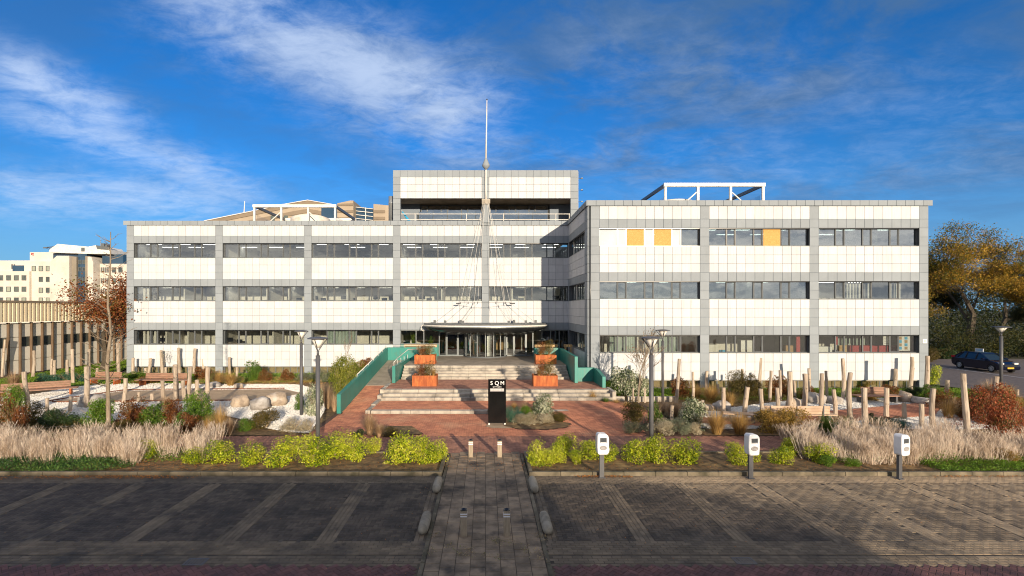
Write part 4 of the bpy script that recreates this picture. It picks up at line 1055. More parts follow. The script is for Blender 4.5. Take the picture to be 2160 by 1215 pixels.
# lobby plants + wooden bench tops
def stems(b, x, y, z, n, h, sp, lw, seed):
    r_ = random.Random(seed)
    for i in range(n):
        a = r_.uniform(0, 6.28); d = r_.uniform(.2, 1) * sp; hh = h * r_.uniform(.5, 1)
        p0 = Vector((x, y, z)); p1 = Vector((x + math.cos(a) * d * .4, y + math.sin(a) * d * .4, z + hh * .6)); p2 = Vector((x + math.cos(a) * d, y + math.sin(a) * d, z + hh))
        s_ = Vector((-math.sin(a), math.cos(a), 0)) * lw
        n_ = len(b.v); b.v += [tuple(p0 - s_ * .1), tuple(p0 + s_ * .1), tuple(p1 + s_), tuple(p1 - s_), tuple(p2)]
        b.f += [(n_, n_ + 1, n_ + 2, n_ + 3), (n_ + 3, n_ + 2, n_ + 4)]
for (x, lab) in ((-5.9, 'large leafy potted plant behind the glass left of the entrance'), (-4.6, 'broad-leaved plant with an orange pot inside, beside the left entrance pier')):
    p_ = thing('indoor_plant', lab, 'plant', (x, DBK + 1, 1.6)); b = MB(); stems(b, x, DBK + 1, 1.9, 18, 1.4, .55, .12, int(x * 10)); b.build('foliage', 'green', p_)
    MB().lathe(x, DBK + 1, [(.16, 1.5), (.22, 2.0)], 10).build('pot', 'corten', p_)
for (x0, x1, lab) in ((-6.2, -3.7, 'pale wooden bench top behind the left teal wall'), (3.75, 5.5, 'pale wooden bench behind the right teal wall'), (6.0, 6.6, 'pale wooden crate in the shaded corner by the wing')):
    o = MB().bevbox(x0, x1, 38.9, 39.3, 1.4 + .95, 1.4 + 1.12, .01).bevbox(x0 + .05, x0 + .15, 38.95, 39.25, 1.4, 2.35, .005).bevbox(x1 - .15, x1 - .05, 38.95, 39.25, 1.4, 2.35, .005).build('wooden_table', 'wood'); o['label'] = lab; o['category'] = 'table'
# ---------------------------------------------------------------- canopy
cn = thing('canopy', 'wide curved dark canopy hanging over the entrance on rods', 'canopy', (0, DBK, 3.6))
RC, CD = 4.95, 3.6     # half width, depth
n = 40
rim = [(RC * math.cos(math.pi + math.pi * i / n), DBK - .06 + CD * math.sin(math.pi + math.pi * i / n)) for i in range(n + 1)]
MB().prism(rim, 4.0, 4.09).build('roof_deck', 'frame', cn)
def ringband(sc, z0, z1, mat, name, th=.06):
    b = MB()
    for i in range(n):
        (x0, y0), (x1, y1) = rim[i], rim[i + 1]
        f = lambda x, y, k: (x * k, DBK - .06 + (y - DBK + .06) * k)
        b.prism([f(x0, y0, sc), f(x1, y1, sc), f(x1, y1, sc - th / RC), f(x0, y0, sc - th / RC)], z0, z1)
    b.build(name, mat, cn)
ringband(1.02, 3.90, 3.995, 'steelw', 'rim_band'); ringband(1.0, 3.82, 3.895, 'frameg', 'rim_band')
# hull-shaped underside
b = MB(); K = 8
for j in range(K + 1):
    s_ = math.cos(j / K * math.pi / 2 * .96); z = 3.83 - .62 * math.sin(j / K * math.pi / 2)
    for i in range(n + 1): x, y = rim[i]; b.v.append((x * (.3 + .7 * s_) * .985, DBK - .06 + (y - DBK + .06) * (.25 + .75 * s_) * .985, z))
for j in range(K):
    for i in range(n): a = j * (n + 1) + i; b.f.append((a, a + 1, a + n + 2, a + n + 1))
b.f.append(tuple(K * (n + 1) + i for i in range(n + 1)))
b.build('underside', 'steeld', cn, smooth=True)
MB().tube([(-4.93 - .2 * math.sin(a), DBK - .1 - .6, 3.72 - .24 * math.cos(a)) for a in np.linspace(0, math.pi, 9)], .03, 6).build('end_hoop', 'steelw', cn, smooth=True)
# ---------------------------------------------------------------- mast and rods
ms = thing('mast', 'tall thin white mast with a grey cone rising from the middle of the facade', 'mast', (.04, DBK - .25, 12.4))
MY = DBK - .2
MB().tube([(.04, MY, 13.8), (.04, MY, 16.6)], .07, 10).build('lower_pole', 'steelw', ms, smooth=True)
MB().lathe(.04, MY, [(.06, 16.45), (.3, 16.75), (.31, 16.85), (.22, 17.05), (.06, 17.45), (.05, 17.5)], 16).build('cone', 'greyp', ms, smooth=True)
MB().tube([(.04, MY, 17.3), (.08, MY, 19.8), (.12, MY, 22.1)], [.075, .055, .035], 8).build('upper_pole', 'steelw', ms, smooth=True)
MB().lathe(.12, MY, [(.03, 22.08), (.07, 22.13), (.03, 22.2)], 8).build('finial', 'steelg', ms)
hb = MB().box(-.3, .38, MY - .1, MY + .12, 13.75, 14.1)
for k in range(6): hb.box(-.28 + k * .11, -.22 + k * .11, MY - .16, MY - .1, 13.65, 14.0)
hb.build('rod_head', 'conc', ms)
MB().prismY([(-.16, 13.74), (.24, 13.74), (.36, 12.2), (-.28, 12.2)], MY - .06, MY + .15).build('mast_foot', 'greyp', ms)
rg = thing('suspension_rods', 'white steel rods spreading from the mast down to the canopy', 'rods', (0, MY, 4), None)
ringp = [(-1.98, -.9), (-1.35, -1.5), (-.6, -1.9), (.8, -1.9), (1.45, -1.5), (1.95, -.9), (-.9, -.5), (1.6, -.5)]
anch = [(-4.0, -1.2), (-3.1, -2.2), (-1.7, -3.1), (1.75, -3.1), (3.1, -2.2), (3.95, -1.2), (-2.0, -.5), (2.3, -.5)]
for i, ((rx_, ry), (ax, ay_)) in enumerate(zip(ringp, anch)):
    hx = -.2 + (rx_ + 2) / 4 * .48
    MB().tube([(hx, MY - .13, 13.75), (rx_, DBK + ry, 5.72)], .009, 5).build('rod', 'steelw', rg)
    MB().tube([(rx_, DBK + ry, 5.72), (ax, DBK + ay_, 4.15)], .007, 5).build('stay', 'steelg', rg)
    MB().tube([(rx_, DBK + ry, 5.62), (rx_, DBK + ry, 5.80)], .028, 6).build('joint', 'steelg', rg)
    MB().box(ax - .09, ax + .09, DBK + ay_ - .08, DBK + ay_ + .08, 4.08, 4.36).build('anchor', 'frame', rg)
rr = [(x, DBK + y, 5.72) for x, y in ringp[:6]]
MB().tube([(-2.35, DBK - .9, 5.68), (-1.98, DBK - .9, 5.68)], .05, 6).tube([(1.95, DBK - .9, 5.68), (2.35, DBK - .9, 5.68)], .05, 6).build('end_fitting', 'steelg', rg)
for i in range(5): MB().tube([rr[i], rr[i + 1]], .012, 4).build('tie', 'steelg', rg)

# ---------------------------------------------------------------- roof frames, towers
def roof_frame(x0, x1, y0, y1, ztop, label, grp):
    r_ = thing('roof_frame', label, 'steel frame', (x0, y0, 12.2), grp)
    h_ = .13
    MB().box(x0 - .12, x1 + .12, y0 - h_, y0 + h_, ztop - .26, ztop).build('beam', 'steelw', r_)
    MB().box(x0 - .12, x1 + .12, y1 - h_, y1 + h_, ztop - .26, ztop).build('beam', 'steelw', r_)
    for x in (x0, x1): MB().box(x - .09, x + .09, y0 + h_ + .01, y1 - h_ - .01, ztop - .25, ztop - .02).build('side_beam', 'steelg', r_)
    for x in (x0, x0 + (x1 - x0) / 3, x0 + (x1 - x0) * 2 / 3, x1):
        for y in (y0, y1): MB().box(x - .08, x + .08, y - .08, y + .08, 12.2, ztop - .262).build('post', 'steelw', r_)
    a, b_ = x0 + (x1 - x0) / 3, x0 + (x1 - x0) * 2 / 3
    MB().tube([(a - .1, y0, 13.9), (a - 1.9, y0, 12.3)], .05, 6).build('brace', 'steelw', r_); MB().tube([(b_ + .1, y0, 13.9), (b_ + 1.9, y0, 12.3)], .05, 6).build('brace', 'steelw', r_)
    m_ = MB(); z = 12.4
    x = x0 + .15
    while x < x1 - .1: m_.box(x, x + .012, y1 - .2, y1 - .19, 12.2, 13.7); x += .13
    for z in (12.6, 13.0, 13.4, 13.7): m_.box(x0 + .1, x1 - .1, y1 - .22, y1 - .205, z, z + .02)
    y = y0 + .2
    while y < y1: m_.box(x0 + .14, x0 + .15, y, y + .012, 12.2, 13.7).box(x1 - .15, x1 - .14, y, y + .012, 12.2, 13.7); y += .13
    m_.build('wire_mesh', 'mesh', r_, kind='stuff')
roof_frame(13.35, 20.6, 38.0, 44.5, 14.57, 'white steel frame with wire mesh on the roof of the right wing', 'steel frames on the roof')
roof_frame(-20.75, -13.5, 46.0, 53.0, 14.6, 'white steel frame on the roof of the left block', 'steel frames on the roof')
def tank(label, x, y, r, h, dome=True):
    r_ = thing('cooling_tank', label, 'tank', (x, y, 12.2), 'round tanks on the roof')
    MB().lathe(x, y, [(r * .97, 12.2), (r, 12.5), (r, 12.2 + h - .35), (r * .96, 12.2 + h - .28)], 28, cap=False).build('shell', 'tank', r_, smooth=True)
    MB().lathe(x, y, [(r * 1.01, 12.2 + h * .45), (r * 1.02, 12.25 + h * .45), (r * 1.01, 12.3 + h * .45)], 28, cap=False).build('hoop', 'duct', r_)
    MB().lathe(x, y, [(r * .96, 12.2 + h - .28), (r * .7, 12.2 + h - .1), (r * .3, 12.2 + h)], 28).build('lid', 'tank', r_, smooth=True)
tank('white domed tank inside the right roof frame', 14.9, 40.6, 1.9, 1.6)
tank('weathered round tank inside the left roof frame', -16.6, 48.6, 1.8, 1.9)
tank('low round rust-stained tank just right of the left roof frame', -11.4, 47.5, 1.9, 1.1)
dk = thing('roof_duct', 'upright galvanised duct against the left side of the top storey', 'duct', (-7.85, DBK + 1, 12.2))
MB().lathe(-7.8, DBK + 1.2, [(.29, 12.2), (.29, 14.0), (.31, 14.02), (.31, 14.06), (.29, 14.08), (.29, 14.6)], 16).build('duct_tube', 'duct', dk, smooth=True)
flush_panels()

# ================================================================== NEIGHBOURS
# long low shed on the left, its wall runs away from us
sd = thing('shed', 'long low building with corrugated cream cladding and brown posts at the left', 'building', (-36.3, 38, 0))
def wp(s_): return Vector((-37.4 + .055 * (s_ - 39.4), s_, 0))
dS = Vector((.055, .998, 0)); nS = Vector((.998, -.055, 0))  # along, outward (toward the lawn)
def slab(s0, s1, z0, z1, off0, off1, b):
    p, q = wp(s0), wp(s1)
    P_ = [p + nS * off0, q + nS * off0, q + nS * off1, p + nS * off1]
    b.prism([(v_.x, v_.y) for v_ in P_], z0, z1) if off1 < off0 else b.prism([(v_.x, v_.y) for v_ in P_][::-1], z0, z1)
s_, i = 30.48, 0
wb = MB(); slab(28, 64, 0, 4.1, -.3, -.2, wb); wb.build('wall', 'shedw', sd)
while s_ < 62:
    b = MB(); slab(s_ - .05, s_ + .05, 0, 4.15, -.19, .02, b); b.build('post', 'shedp', sd)
    dark = (i % 9) not in (1, 5)
    for (z0, z1, mt) in ((.05, 1.1, 'shedw'), (1.15, 2.15, 'shedw'), (2.2, 2.95, 'winfar' if dark else 'shedw'), (3.0, 4.1, 'shedw')):
        b = MB(); slab(s_ + .08, s_ + .887, z0, z1, -.19, -.12 if mt == 'shedw' else -.17, b); b.build('window' if mt == 'winfar' else 'wall_panel', mt, sd)
    s_ += .967; i += 1
b = MB(); s_ = 28
while s_ < 64:
    slab(s_, s_ + .17, 4.2, 5.75, -.1, .22, b); slab(s_ + .17, s_ + .34, 4.2, 5.75, -.1, .16, b); s_ += .34
b.build('corrugated_cladding', 'corr', sd, kind='stuff')
b = MB(); slab(28, 64, 5.76, 5.9, -.3, .3, b); b.build('roof_edge', 'tand', sd)
b = MB(); slab(28, 64, 5.6, 5.75, -30, -.31, b); b.build('roof', 'roof', sd)
# far cream office on the left
DF = 120.0; kf = F / DF
def fx(px_): return (px_ - VX) / kf
def fz(py_): return H + (VY - py_) / kf
cb = thing('office_building', 'cream stepped office block with blue glazing far behind the shed', 'building', (fx(130), DF, 0))
def fblock(px0, px1, pyt, d0=0, d1=14, mat='cream', name='wall', pyb=None):
    MB().box(fx(px0), fx(px1), DF + d0, DF + d1, 0 if pyb is None else fz(pyb), fz(pyt)).build(name, mat, cb)
fblock(-60, 62, 572, 0, 12); fblock(-60, 46, 547, 3, 12.5, 'cream'); fblock(62.2, 72, 576, 1.5, 12, 'tand'); fblock(46.2, 116, 551, .6, 12.6)
fblock(47, 106, 530, 2, 10); fblock(18, 46, 559, 1, 6, 'bluegl', 'glazing')
MB().prismY([(fx(116.3), 0), (fx(157), 0), (fx(157), fz(541)), (fx(131), fz(541)), (fx(122), fz(549)), (fx(116.3), fz(556))], DF - 1.5, DF + 8).build('stair_wall', 'cream', cb)
fblock(157.3, 167, 542, -.8, 8, 'brown'); fblock(167.3, 185, 535, -.3, 8, 'bluegl', 'glass_tower'); fblock(185.3, 195, 541, -.8, 8, 'brown')
MB().prismY([(fx(195.3), 0), (fx(207), 0), (fx(207), fz(556)), (fx(203), fz(543)), (fx(195.3), fz(543))], DF - 1.5, DF + 8).build('stair_wall', 'cream', cb)
fblock(207.3, 300, 556, .6, 12); fblock(103, 166, 533, 1.2, 9, 'bluegl', 'glazing', 556); fblock(207.5, 252, 535, 1.2, 9, 'bluegl', 'glazing', 556)
MB().prismY([(fx(107), fz(533)), (fx(166), fz(535)), (fx(184), fz(536)), (fx(206), fz(536)), (fx(236), fz(536)), (fx(236), fz(527)), (fx(210), fz(524)), (fx(206), fz(518)), (fx(190), fz(521)), (fx(126), fz(515)), (fx(110), fz(526))], DF - .6, DF + 8).build('upper_roof', 'steelw', cb)
MB().prismY([(fx(207), fz(518)), (fx(236), fz(522)), (fx(235), fz(528)), (fx(210), fz(526))], DF - .75, DF - .61).box(fx(206), fx(213), DF + 1, DF + 2, fz(519), fz(512)).box(fx(215), fx(219), DF + 1, DF + 2, fz(521), fz(515)).build('roof_louvre', 'frame', cb)
MB().box(fx(176), fx(183), DF - .68, DF - .61, fz(531), fz(523)).build('roof_door', 'frame', cb)
def fwin(px_, py_, w_=8.5, h_=11, d=0, blind=False):
    x0, x1, z0, z1 = fx(px_ - w_ / 2), fx(px_ + w_ / 2), fz(py_ + h_ / 2), fz(py_ - h_ / 2)
    fr_ = MB().box(x0, x1, DF + d - .12, DF + d - .01, z0, z0 + .12).box(x0, x1, DF + d - .12, DF + d - .01, z1 - .12, z1).box(x0, x0 + .12, DF + d - .12, DF + d - .01, z0 + .121, z1 - .121).box(x1 - .12, x1, DF + d - .12, DF + d - .01, z0 + .121, z1 - .121)
    o = fr_.build('window', 'frame', cb)
    p_ = MB().box(x0 + .12, x1 - .12, DF + d - .06, DF + d - .03, z0 + .12, z1 - .12).build('pane', 'winblind' if blind else 'winfar'); p_.parent = o; p_.location = ORG[p_.name] - ORG[o.name]
for r_, py_ in enumerate((586, 610, 633)):
    for c_, px_ in enumerate((-14, 2, 18.5, 35, 51)): fwin(px_, py_, 9.5, 11, 0, (c_ == 2 and r_ > 0) or (c_ == 4 and r_ == 2))
for r_, py_ in enumerate((566, 589, 612, 633)):
    for c_, px_ in enumerate((67, 82, 97, 112)):
        if c_ == 0 and r_ > 0: continue
        fwin(px_, py_, 8.5, 11, .6 if c_ else .6, (r_ + c_ * 2) % 5 not in (1, 3) and not (r_ == 1 and c_ == 2))
for r_, py_ in enumerate((569, 592, 614, 636)):
    for px_ in (210.5, 215, 219.5, 224): fwin(px_, py_, 2.8, 11, .6, True)
    for px_ in (237, 250.5): fwin(px_, py_, 8.5, 11, .6, r_ == 3)
for py_ in (553, 568, 590, 612):
    for px_ in (171.5, 180): fwin(px_, py_, 6.5, 9, -.3)
for px_ in (1, 6): fwin(px_, 560, 2.5, 10, 3)
lo = MB().box(fx(50.5), fx(52), DF + 1.9, DF + 1.99, fz(536), fz(532)).box(fx(52), fx(55.5), DF + 1.9, DF + 1.99, fz(533.5), fz(532)).box(fx(53), fx(55.5), DF + 1.9, DF + 1.99, fz(537), fz(535)); lo.build('roof_emblem', 'redcab', cb)
an = thing('antenna_array', 'dark ring-shaped lattice antenna on the cream building roof', 'antenna', (fx(83), DF + 5, fz(530)))
ringA = [(fx(83) + 2.4 * math.cos(a), DF + 5 + 2.0 * math.sin(a), fz(516) + .45 * math.sin(a)) for a in np.linspace(0, 2 * math.pi, 9)]
b = MB()
for i in range(8): b.tube([ringA[i], ringA[i + 1]], .07, 4); b.tube([(fx(83), DF + 5, fz(530)), ringA[i]], .035, 4); b.tube([(fx(83), DF + 5, fz(515)), ringA[i]], .035, 4)
b.build('ring', 'steelg', an)
b = MB()
for i in (1, 3, 5, 7): x, y, z = ringA[i]; b.box(x - .5, x + .5, y - .05, y + .05, z - .15, z + .15)
b.build('antenna_panel', 'frame', an)
b = MB()
for sx in (-.7, .7): b.tube([(fx(83) + sx, DF + 5, fz(530)), (fx(83) + sx * .2, DF + 5, fz(513))], .06, 4)
b.build('leg', 'steelg', an)
am = MB().tube([(fx(192), DF + 3, fz(520)), (fx(192), DF + 3, fz(500))], .05, 4).box(fx(190.5), fx(193.5), DF + 2.95, DF + 3.05, fz(504), fz(503.4)).box(fx(190.8), fx(193.2), DF + 2.95, DF + 3.05, fz(509), fz(508.4)).build('roof_antenna', 'steelg'); am['label'] = 'thin mast antenna on the roof above the blue glass tower'; am['category'] = 'antenna'
# tan building behind the main block
D2 = 75.0; k2 = F / D2
def gx(px_): return (px_ - VX) / k2
def gz(py_): return H + (VY - py_) / k2
tb = thing('stone_building', 'sand coloured striped stone building with a stepped roofline behind the left roof', 'building', (gx(620), D2, 0))
def gpoly(pts, d0, d1, mat, name): MB().prismY([(gx(x), gz(y)) for x, y in pts], D2 + d0, D2 + d1).build(name, mat, tb)
gpoly([(425, 700), (560, 700), (700, 700), (715, 700), (715, 434), (702, 432), (650, 423), (620, 428), (533, 446), (440, 464)], 0, 10, 'tanw', 'wall')
for (o1, o2) in ((0, 8), (17, 25)):
    gpoly([(440, 465 + o1), (533, 446.5 + o1), (620, 428.5 + o1), (650, 423.5 + o1), (702, 432.5 + o1), (702, 432.5 + o2), (650, 423.5 + o2), (620, 428.5 + o2), (533, 446.5 + o2), (440, 465 + o2)][::-1], -.12, -.01, 'tand', 'stone_band')
gpoly([(432, 467), (533, 446.4), (620, 428.4), (650, 423.3), (702, 432.2), (702, 431), (650, 422), (620, 427), (533, 445), (432, 465.5)][::-1], -.25, .4, 'steelw', 'roof_edge')
gpoly([(715.3, 700), (749, 700), (749, 426), (742, 426), (715.3, 432)], -1, 9, 'tanw', 'wall'); gpoly([(791, 700), (830, 700), (830, 437), (791, 433)], -1, 9, 'tanw', 'wall')
for y in (432, 446, 460): gpoly([(716, y + 5), (748.5, y + 5), (748.5, y), (716, y + 1)], -1.12, -1.01, 'tand', 'stone_band')
for y in (446, 460): gpoly([(792, y + 6), (815, y + 6), (815, y), (792, y)], -1.12, -1.01, 'tand', 'stone_band')
gpoly([(749.3, 700), (790.7, 700), (790.7, 439), (749.3, 434)], .5, 8, 'bluegl', 'glazing')
for i in range(4): gpoly([(749.5, 436.5 + i * 8), (790.5, 441 + i * 8), (790.5, 439.8 + i * 8), (749.5, 435.3 + i * 8)], .3, .49, 'steelw', 'glazing_bar')
gpoly([(769.5, 470), (771, 470), (771, 437), (769.5, 437)], .28, .295, 'steelw', 'glazing_bar')
gpoly([(680, 470), (718, 470), (718, 434), (680, 434)], -.5, -.13, 'bluegl', 'glazing')
for x in (618, 640, 600, 572): gpoly([(x, 470), (x + 8, 470), (x + 8, 455), (x, 455)], -.2, -.13, 'winfar', 'window')
fb = thing('roof_plant_room', 'small dark glazed plant room with three white vents left of the stone roof', 'plant room', (gx(425), D2, 12))
MB().box(gx(398), gx(455), D2 + 12, D2 + 20, gz(480), gz(458)).build('glazing', 'bluegl', fb)
MB().box(gx(397), gx(456), D2 + 11.8, D2 + 20.1, gz(457.9), gz(456)).box(gx(397), gx(425), D2 + 11.85, D2 + 11.99, gz(463), gz(462)).box(gx(407), gx(408), D2 + 11.8, D2 + 11.98, gz(480), gz(458.1)).box(gx(416), gx(417), D2 + 11.8, D2 + 11.98, gz(480), gz(458.1)).box(gx(425), gx(426.5), D2 + 11.8, D2 + 11.98, gz(480), gz(458.1)).build('frame_bar', 'steelw', fb)
for x, r_ in ((413, .22), (423, .3), (436, .38)): MB().lathe(gx(x), D2 + 15, [(r_, gz(456)), (r_, gz(452)), (r_ * 1.3, gz(451)), (r_ * .8, gz(449))], 10).build('vent', 'steelw', fb)
fp = MB().tube([(gx(493.5), D2 + 3, gz(456)), (gx(496), D2 + 3, gz(415))], [.1, .05], 6).build('flagpole', 'steelw'); fp['label'] = 'bare white flagpole above the sloping stone roof'; fp['category'] = 'flagpole'
bm = thing('roof_crane', 'small white window-cleaning crane with its arm raised on the stone roof', 'crane', (gx(572), D2 + 3, gz(445)))
MB().box(gx(561), gx(581), D2 + 2, D2 + 3.5, gz(445), gz(425)).build('cabin', 'steelw', bm); MB().tube([(gx(574), D2 + 2.5, gz(426)), (gx(618), D2 + 2.5, gz(418.5))], [.14, .07], 5).box(gx(603), gx(607), D2 + 2.3, D2 + 2.7, gz(423), gz(420.5)).build('arm', 'steelw', bm)
# building at our back: the viewpoint stands in front of it and it shades the parking bays, roof stepped to shape that shade
SB = thing('brick_building', 'long low brick building opposite, behind the viewpoint', 'building', (-30, -13, 0))
SX1 = 15.2
MB().box(-75, 9.5, -24, -13, -.05, 5.35).box(9.51, SX1, -24, -13, -.05, 4.6).build('wall', pmat('dark_brick', (.2, .11, .075), (.15, .085, .06), 3, .9, bump=.2), SB)
MB().box(-75.2, 9.6, -24.2, -12.8, 5.36, 5.5).box(9.51, SX1 + .1, -24.2, -12.8, 4.61, 4.72).build('roof', 'roof', SB)
wm = MB().box(-.9, .9, -.06, 0, 0, 1.4).mesh('window', 'winfar')
for i in range(24):
    for z in (1.0, 3.4): link('window', wm, (-60 + i * 3.1, -12.99, z), SB)
# ================================================================== STREET FURNITURE
def lamp(px_, py_, h, head, label, w_=.075):
    g = G(px_, py_); x, y = g.x, g.y
    r_ = thing('street_lamp', label, 'street lamp', (x, y, 0), 'street lamps with flat dish heads')
    MB().tube([(x, y, -.02), (x, y, h - .62)], w_, 14).build('pole', 'steelg', r_, smooth=True)
    MB().tube([(x, y, h - .619), (x, y, h - .45)], w_ * .55, 10).build('neck', 'steelg', r_, smooth=True)
    R_ = head / 2
    MB().lathe(x, y, [(R_, h - .045), (R_ * 1.0, h - .03), (R_ * .8, h), (R_ * .2, h + .03)], 24).build('head_dish', 'steelg', r_, smooth=True)
    MB().lathe(x, y, [(R_ * .18, h - .36), (R_ * .62, h - .05)], 20).build('diffuser', 'diffuser', r_, smooth=True)
    for k in range(3):
        a = .5 + k * 2.094; c_, s_ = math.cos(a), math.sin(a)
        MB().tube([(x + c_ * .03, y + s_ * .03, h - .45), (x + c_ * R_ * .5, y + s_ * R_ * .5, h - .22), (x + c_ * R_ * .92, y + s_ * R_ * .92, h - .04)], .018, 5).build('arm', 'steelg', r_)
lamp(670.5, 972, 4.28, .72, 'dark grey street lamp among the yellow shrubs, left of the tiled path')
lamp(635.5, 878, 4.2, .68, 'dark grey street lamp in the gravel garden behind the left front lamp')
lamp(1374, 972, 4.3, .72, 'dark grey street lamp among the yellow shrubs, right of the tiled path')
lamp(1398, 852, 4.1, .8, 'dark grey street lamp by the lawn in front of the right wing')
lamp(2112, 822, 4.1, 1.02, 'dark grey street lamp at the edge of the car park, by the navy car', .09)
def bollard(px_, py_, label, w_=.15, h=.64):
    g = G(px_, py_); x, y = g.x, g.y + w_ / 2
    r_ = thing('bollard', label, 'bollard', (x, y, 0), 'square timber bollards on the path'); a = w_ / 2
    MB().bevbox(x - a, x + a, y - a, y + a, 0, h - .05, .01).build('post', 'bollard', r_)
    MB().prism([(x - a, y - a), (x + a, y - a), (x + a, y + a), (x - a, y + a)], h - .049, h - .03).lathe(x, y, [(a * .9, h - .03), (.01, h)], 4).build('cap', 'steeld', r_)
    for z in (h - .19, h - .135): MB().box(x - a - .003, x + a + .003, y - a - .003, y + a + .003, z, z + .028).build('white_stripe', 'refl', r_)
bollard(993, 965, 'rear left square timber bollard with two white stripes, at the end of the tiled path')
bollard(1054, 965, 'rear right square timber bollard with two white stripes, at the end of the tiled path')
bollard(978, 1132, 'front left square timber bollard on the tiled path'); bollard(1069, 1132, 'front right square timber bollard on the tiled path')
for (x, y0, y1, lab) in ((-1.47, 11.9, 13.0, 'front left rounded concrete wheel stop beside the path'), (1.47, 11.9, 13.0, 'front right rounded concrete wheel stop beside the path'), (-1.42, 14.6, 15.7, 'rear left rounded concrete wheel stop beside the path'), (1.42, 14.6, 15.7, 'rear right rounded concrete wheel stop beside the path')):
    o = MB().tube([(x, y0 + (y1 - y0) * q, .09) for q in (0, .03, .08, .15, .25, .4, .6, .75, .85, .92, .97, 1)], [.035, .075, .105, .118, .124, .126, .126, .124, .118, .105, .075, .035], 16).build('wheel_stop', 'stop', smooth=True)
    o['label'] = lab; o['category'] = 'wheel stop'; o['group'] = 'rounded concrete wheel stops'
def charger(px_, py_, label, rz):
    g = G(px_, py_); r_ = thing('charging_station', label, 'charging station', (0, 0, 0), 'white charging stations along the kerb')
    MB().box(-.07, .07, -.04, .04, 0, .86).build('post', 'steelg', r_); MB().box(-.1, .1, -.09, .09, 0, .02).build('base_plate', 'steelg', r_)
    prof = [(-.17, .80), (-.13, .76), (.13, .76), (.17, .80), (.185, 1.0), (.185, 1.24), (.17, 1.33), (.10, 1.40), (-.13, 1.42), (-.18, 1.36), (-.185, 1.0)]
    hb_ = MB().prismY(prof[::1], -.2, .06).build('housing', 'evw', r_, smooth=False); bv = hb_.modifiers.new('edge', 'BEVEL'); bv.width = .03; bv.segments = 3; bv.limit_method = 'ANGLE'
    MB().box(-.1, .105, -.208, -.2005, 1.14, 1.29).build('display', 'screen', r_)
    MB().box(-.09, .09, -.214, -.2085, 1.15, 1.158).build('display_line', 'evw', r_)
    b = MB(); b.lathe(0, 0, [(.115, 0), (.115, .02), (.09, .03), (.05, .012)], 18); b.v = [(x * 1.0, -.2 - z * .8, .98 + y * .62) for x, y, z in b.v]; b.f = [f[::-1] for f in b.f]
    b.build('socket', 'plate', r_)
    MB().tube([(.19, -.05, 1.0), (.215, -.06, .9), (.2, -.05, .8)], .018, 6).build('cable_hook', 'evw', r_)
    r_.location = g; r_.rotation_euler.z = rz
charger(1269, 1007, 'white charging station nearest the path, by the yellow shrubs', .04)
charger(1583, 1009, 'white charging station on a grey post, middle one of the three', .12)
charger(1897, 1010, 'white charging station in front of the pale dry stems at the right', .3)
# ---- black sign
g = G(1048.5, 897); sx, sy = g.x, g.y
sg = thing('entrance_sign', 'tall black glossy sign column reading SQM OFFICES in white', 'sign', (sx, sy, 0))
MB().bevbox(sx - .4, sx + .4, sy, sy + .12, .1, 2.08, .006).build('panel', 'signb', sg)
for s_ in (-1, 1): MB().box(sx + s_ * .36 - .03, sx + s_ * .36 + .03, sy + .03, sy + .09, 0, .1).build('foot', 'paper', sg)
def text(s_, x, y, z, size, mat, parent, spacing=1.0, off=0.0, sxy=1.0):
    cu = bpy.data.curves.new('lettering', 'FONT'); cu.body = s_; cu.size = size; cu.align_x = 'CENTER'; cu.align_y = 'CENTER'
    cu.extrude = .002; cu.offset = off; cu.space_character = spacing; cu.materials.append(M[mat])
    tmp = bpy.data.objects.new('tmp', cu); COL.objects.link(tmp)
    me = bpy.data.meshes.new_from_object(tmp.evaluated_get(bpy.context.evaluated_depsgraph_get())); bpy.data.objects.remove(tmp)
    o = link('lettering', me, (x, y, z), parent); o.rotation_euler = (R(90), 0, 0); return o
for ch, x in (('S', -.235), ('Q', .0), ('M', .245)): text(ch, sx + x * 1.02 - .01, sy - .004, 1.90, .245, 'lettering', sg, off=.001)
text('OFFICES', sx, sy - .004, 1.735, .085, 'lettering', sg, 1.3, .0)
pl_ = MB().box(sx - .315, sx + .315, sy - .003, sy - .001, 1.53, 1.67).build('plate', 'plate', sg)
b = MB(); x = sx - .29
for wd_ in (.10, .02, .045, .03, .08, .03, .11, .0, .04, .035): 
    if wd_: b.box(x, x + wd_, sy - .006, sy - .0035, 1.585, 1.612)
    x += wd_ + .012
b.build('print_line', 'lettering', sg)
# ---- car
car = thing('parked_car', 'dark navy hatchback with a white board on its roof, parked at the right edge', 'car', (0, 0, 0))
# built along +x (nose), y across, then turned
LB_ = [(-2.05, .36), (-2.12, .62), (-2.08, .92), (-1.95, .97), (1.1, .95), (1.62, .85), (1.98, .70), (2.08, .5), (2.05, .28), (1.75, .2), (1.72, .36), (1.6, .55), (1.38, .64), (1.15, .55), (1.03, .36), (1.0, .2), (-.98, .2), (-1.0, .36), (-1.12, .55), (-1.34, .64), (-1.57, .55), (-1.7, .36), (-1.74, .22)]
o = MB().prismY(LB_, -.85, .85).build('body', 'carp', car, org=(0, 0, 0)); bv = o.modifiers.new('edge', 'BEVEL'); bv.width = .07; bv.segments = 3; bv.limit_method = 'ANGLE'; bv.angle_limit = R(35)
def loft(bot, top, name, mat):
    b = MB(); b.v = bot + top; n_ = len(bot); b.f = [tuple(range(n_ - 1, -1, -1)), tuple(range(n_, 2 * n_))] + [(i, (i + 1) % n_, n_ + (i + 1) % n_, n_ + i) for i in range(n_)]
    return b.build(name, mat, car)
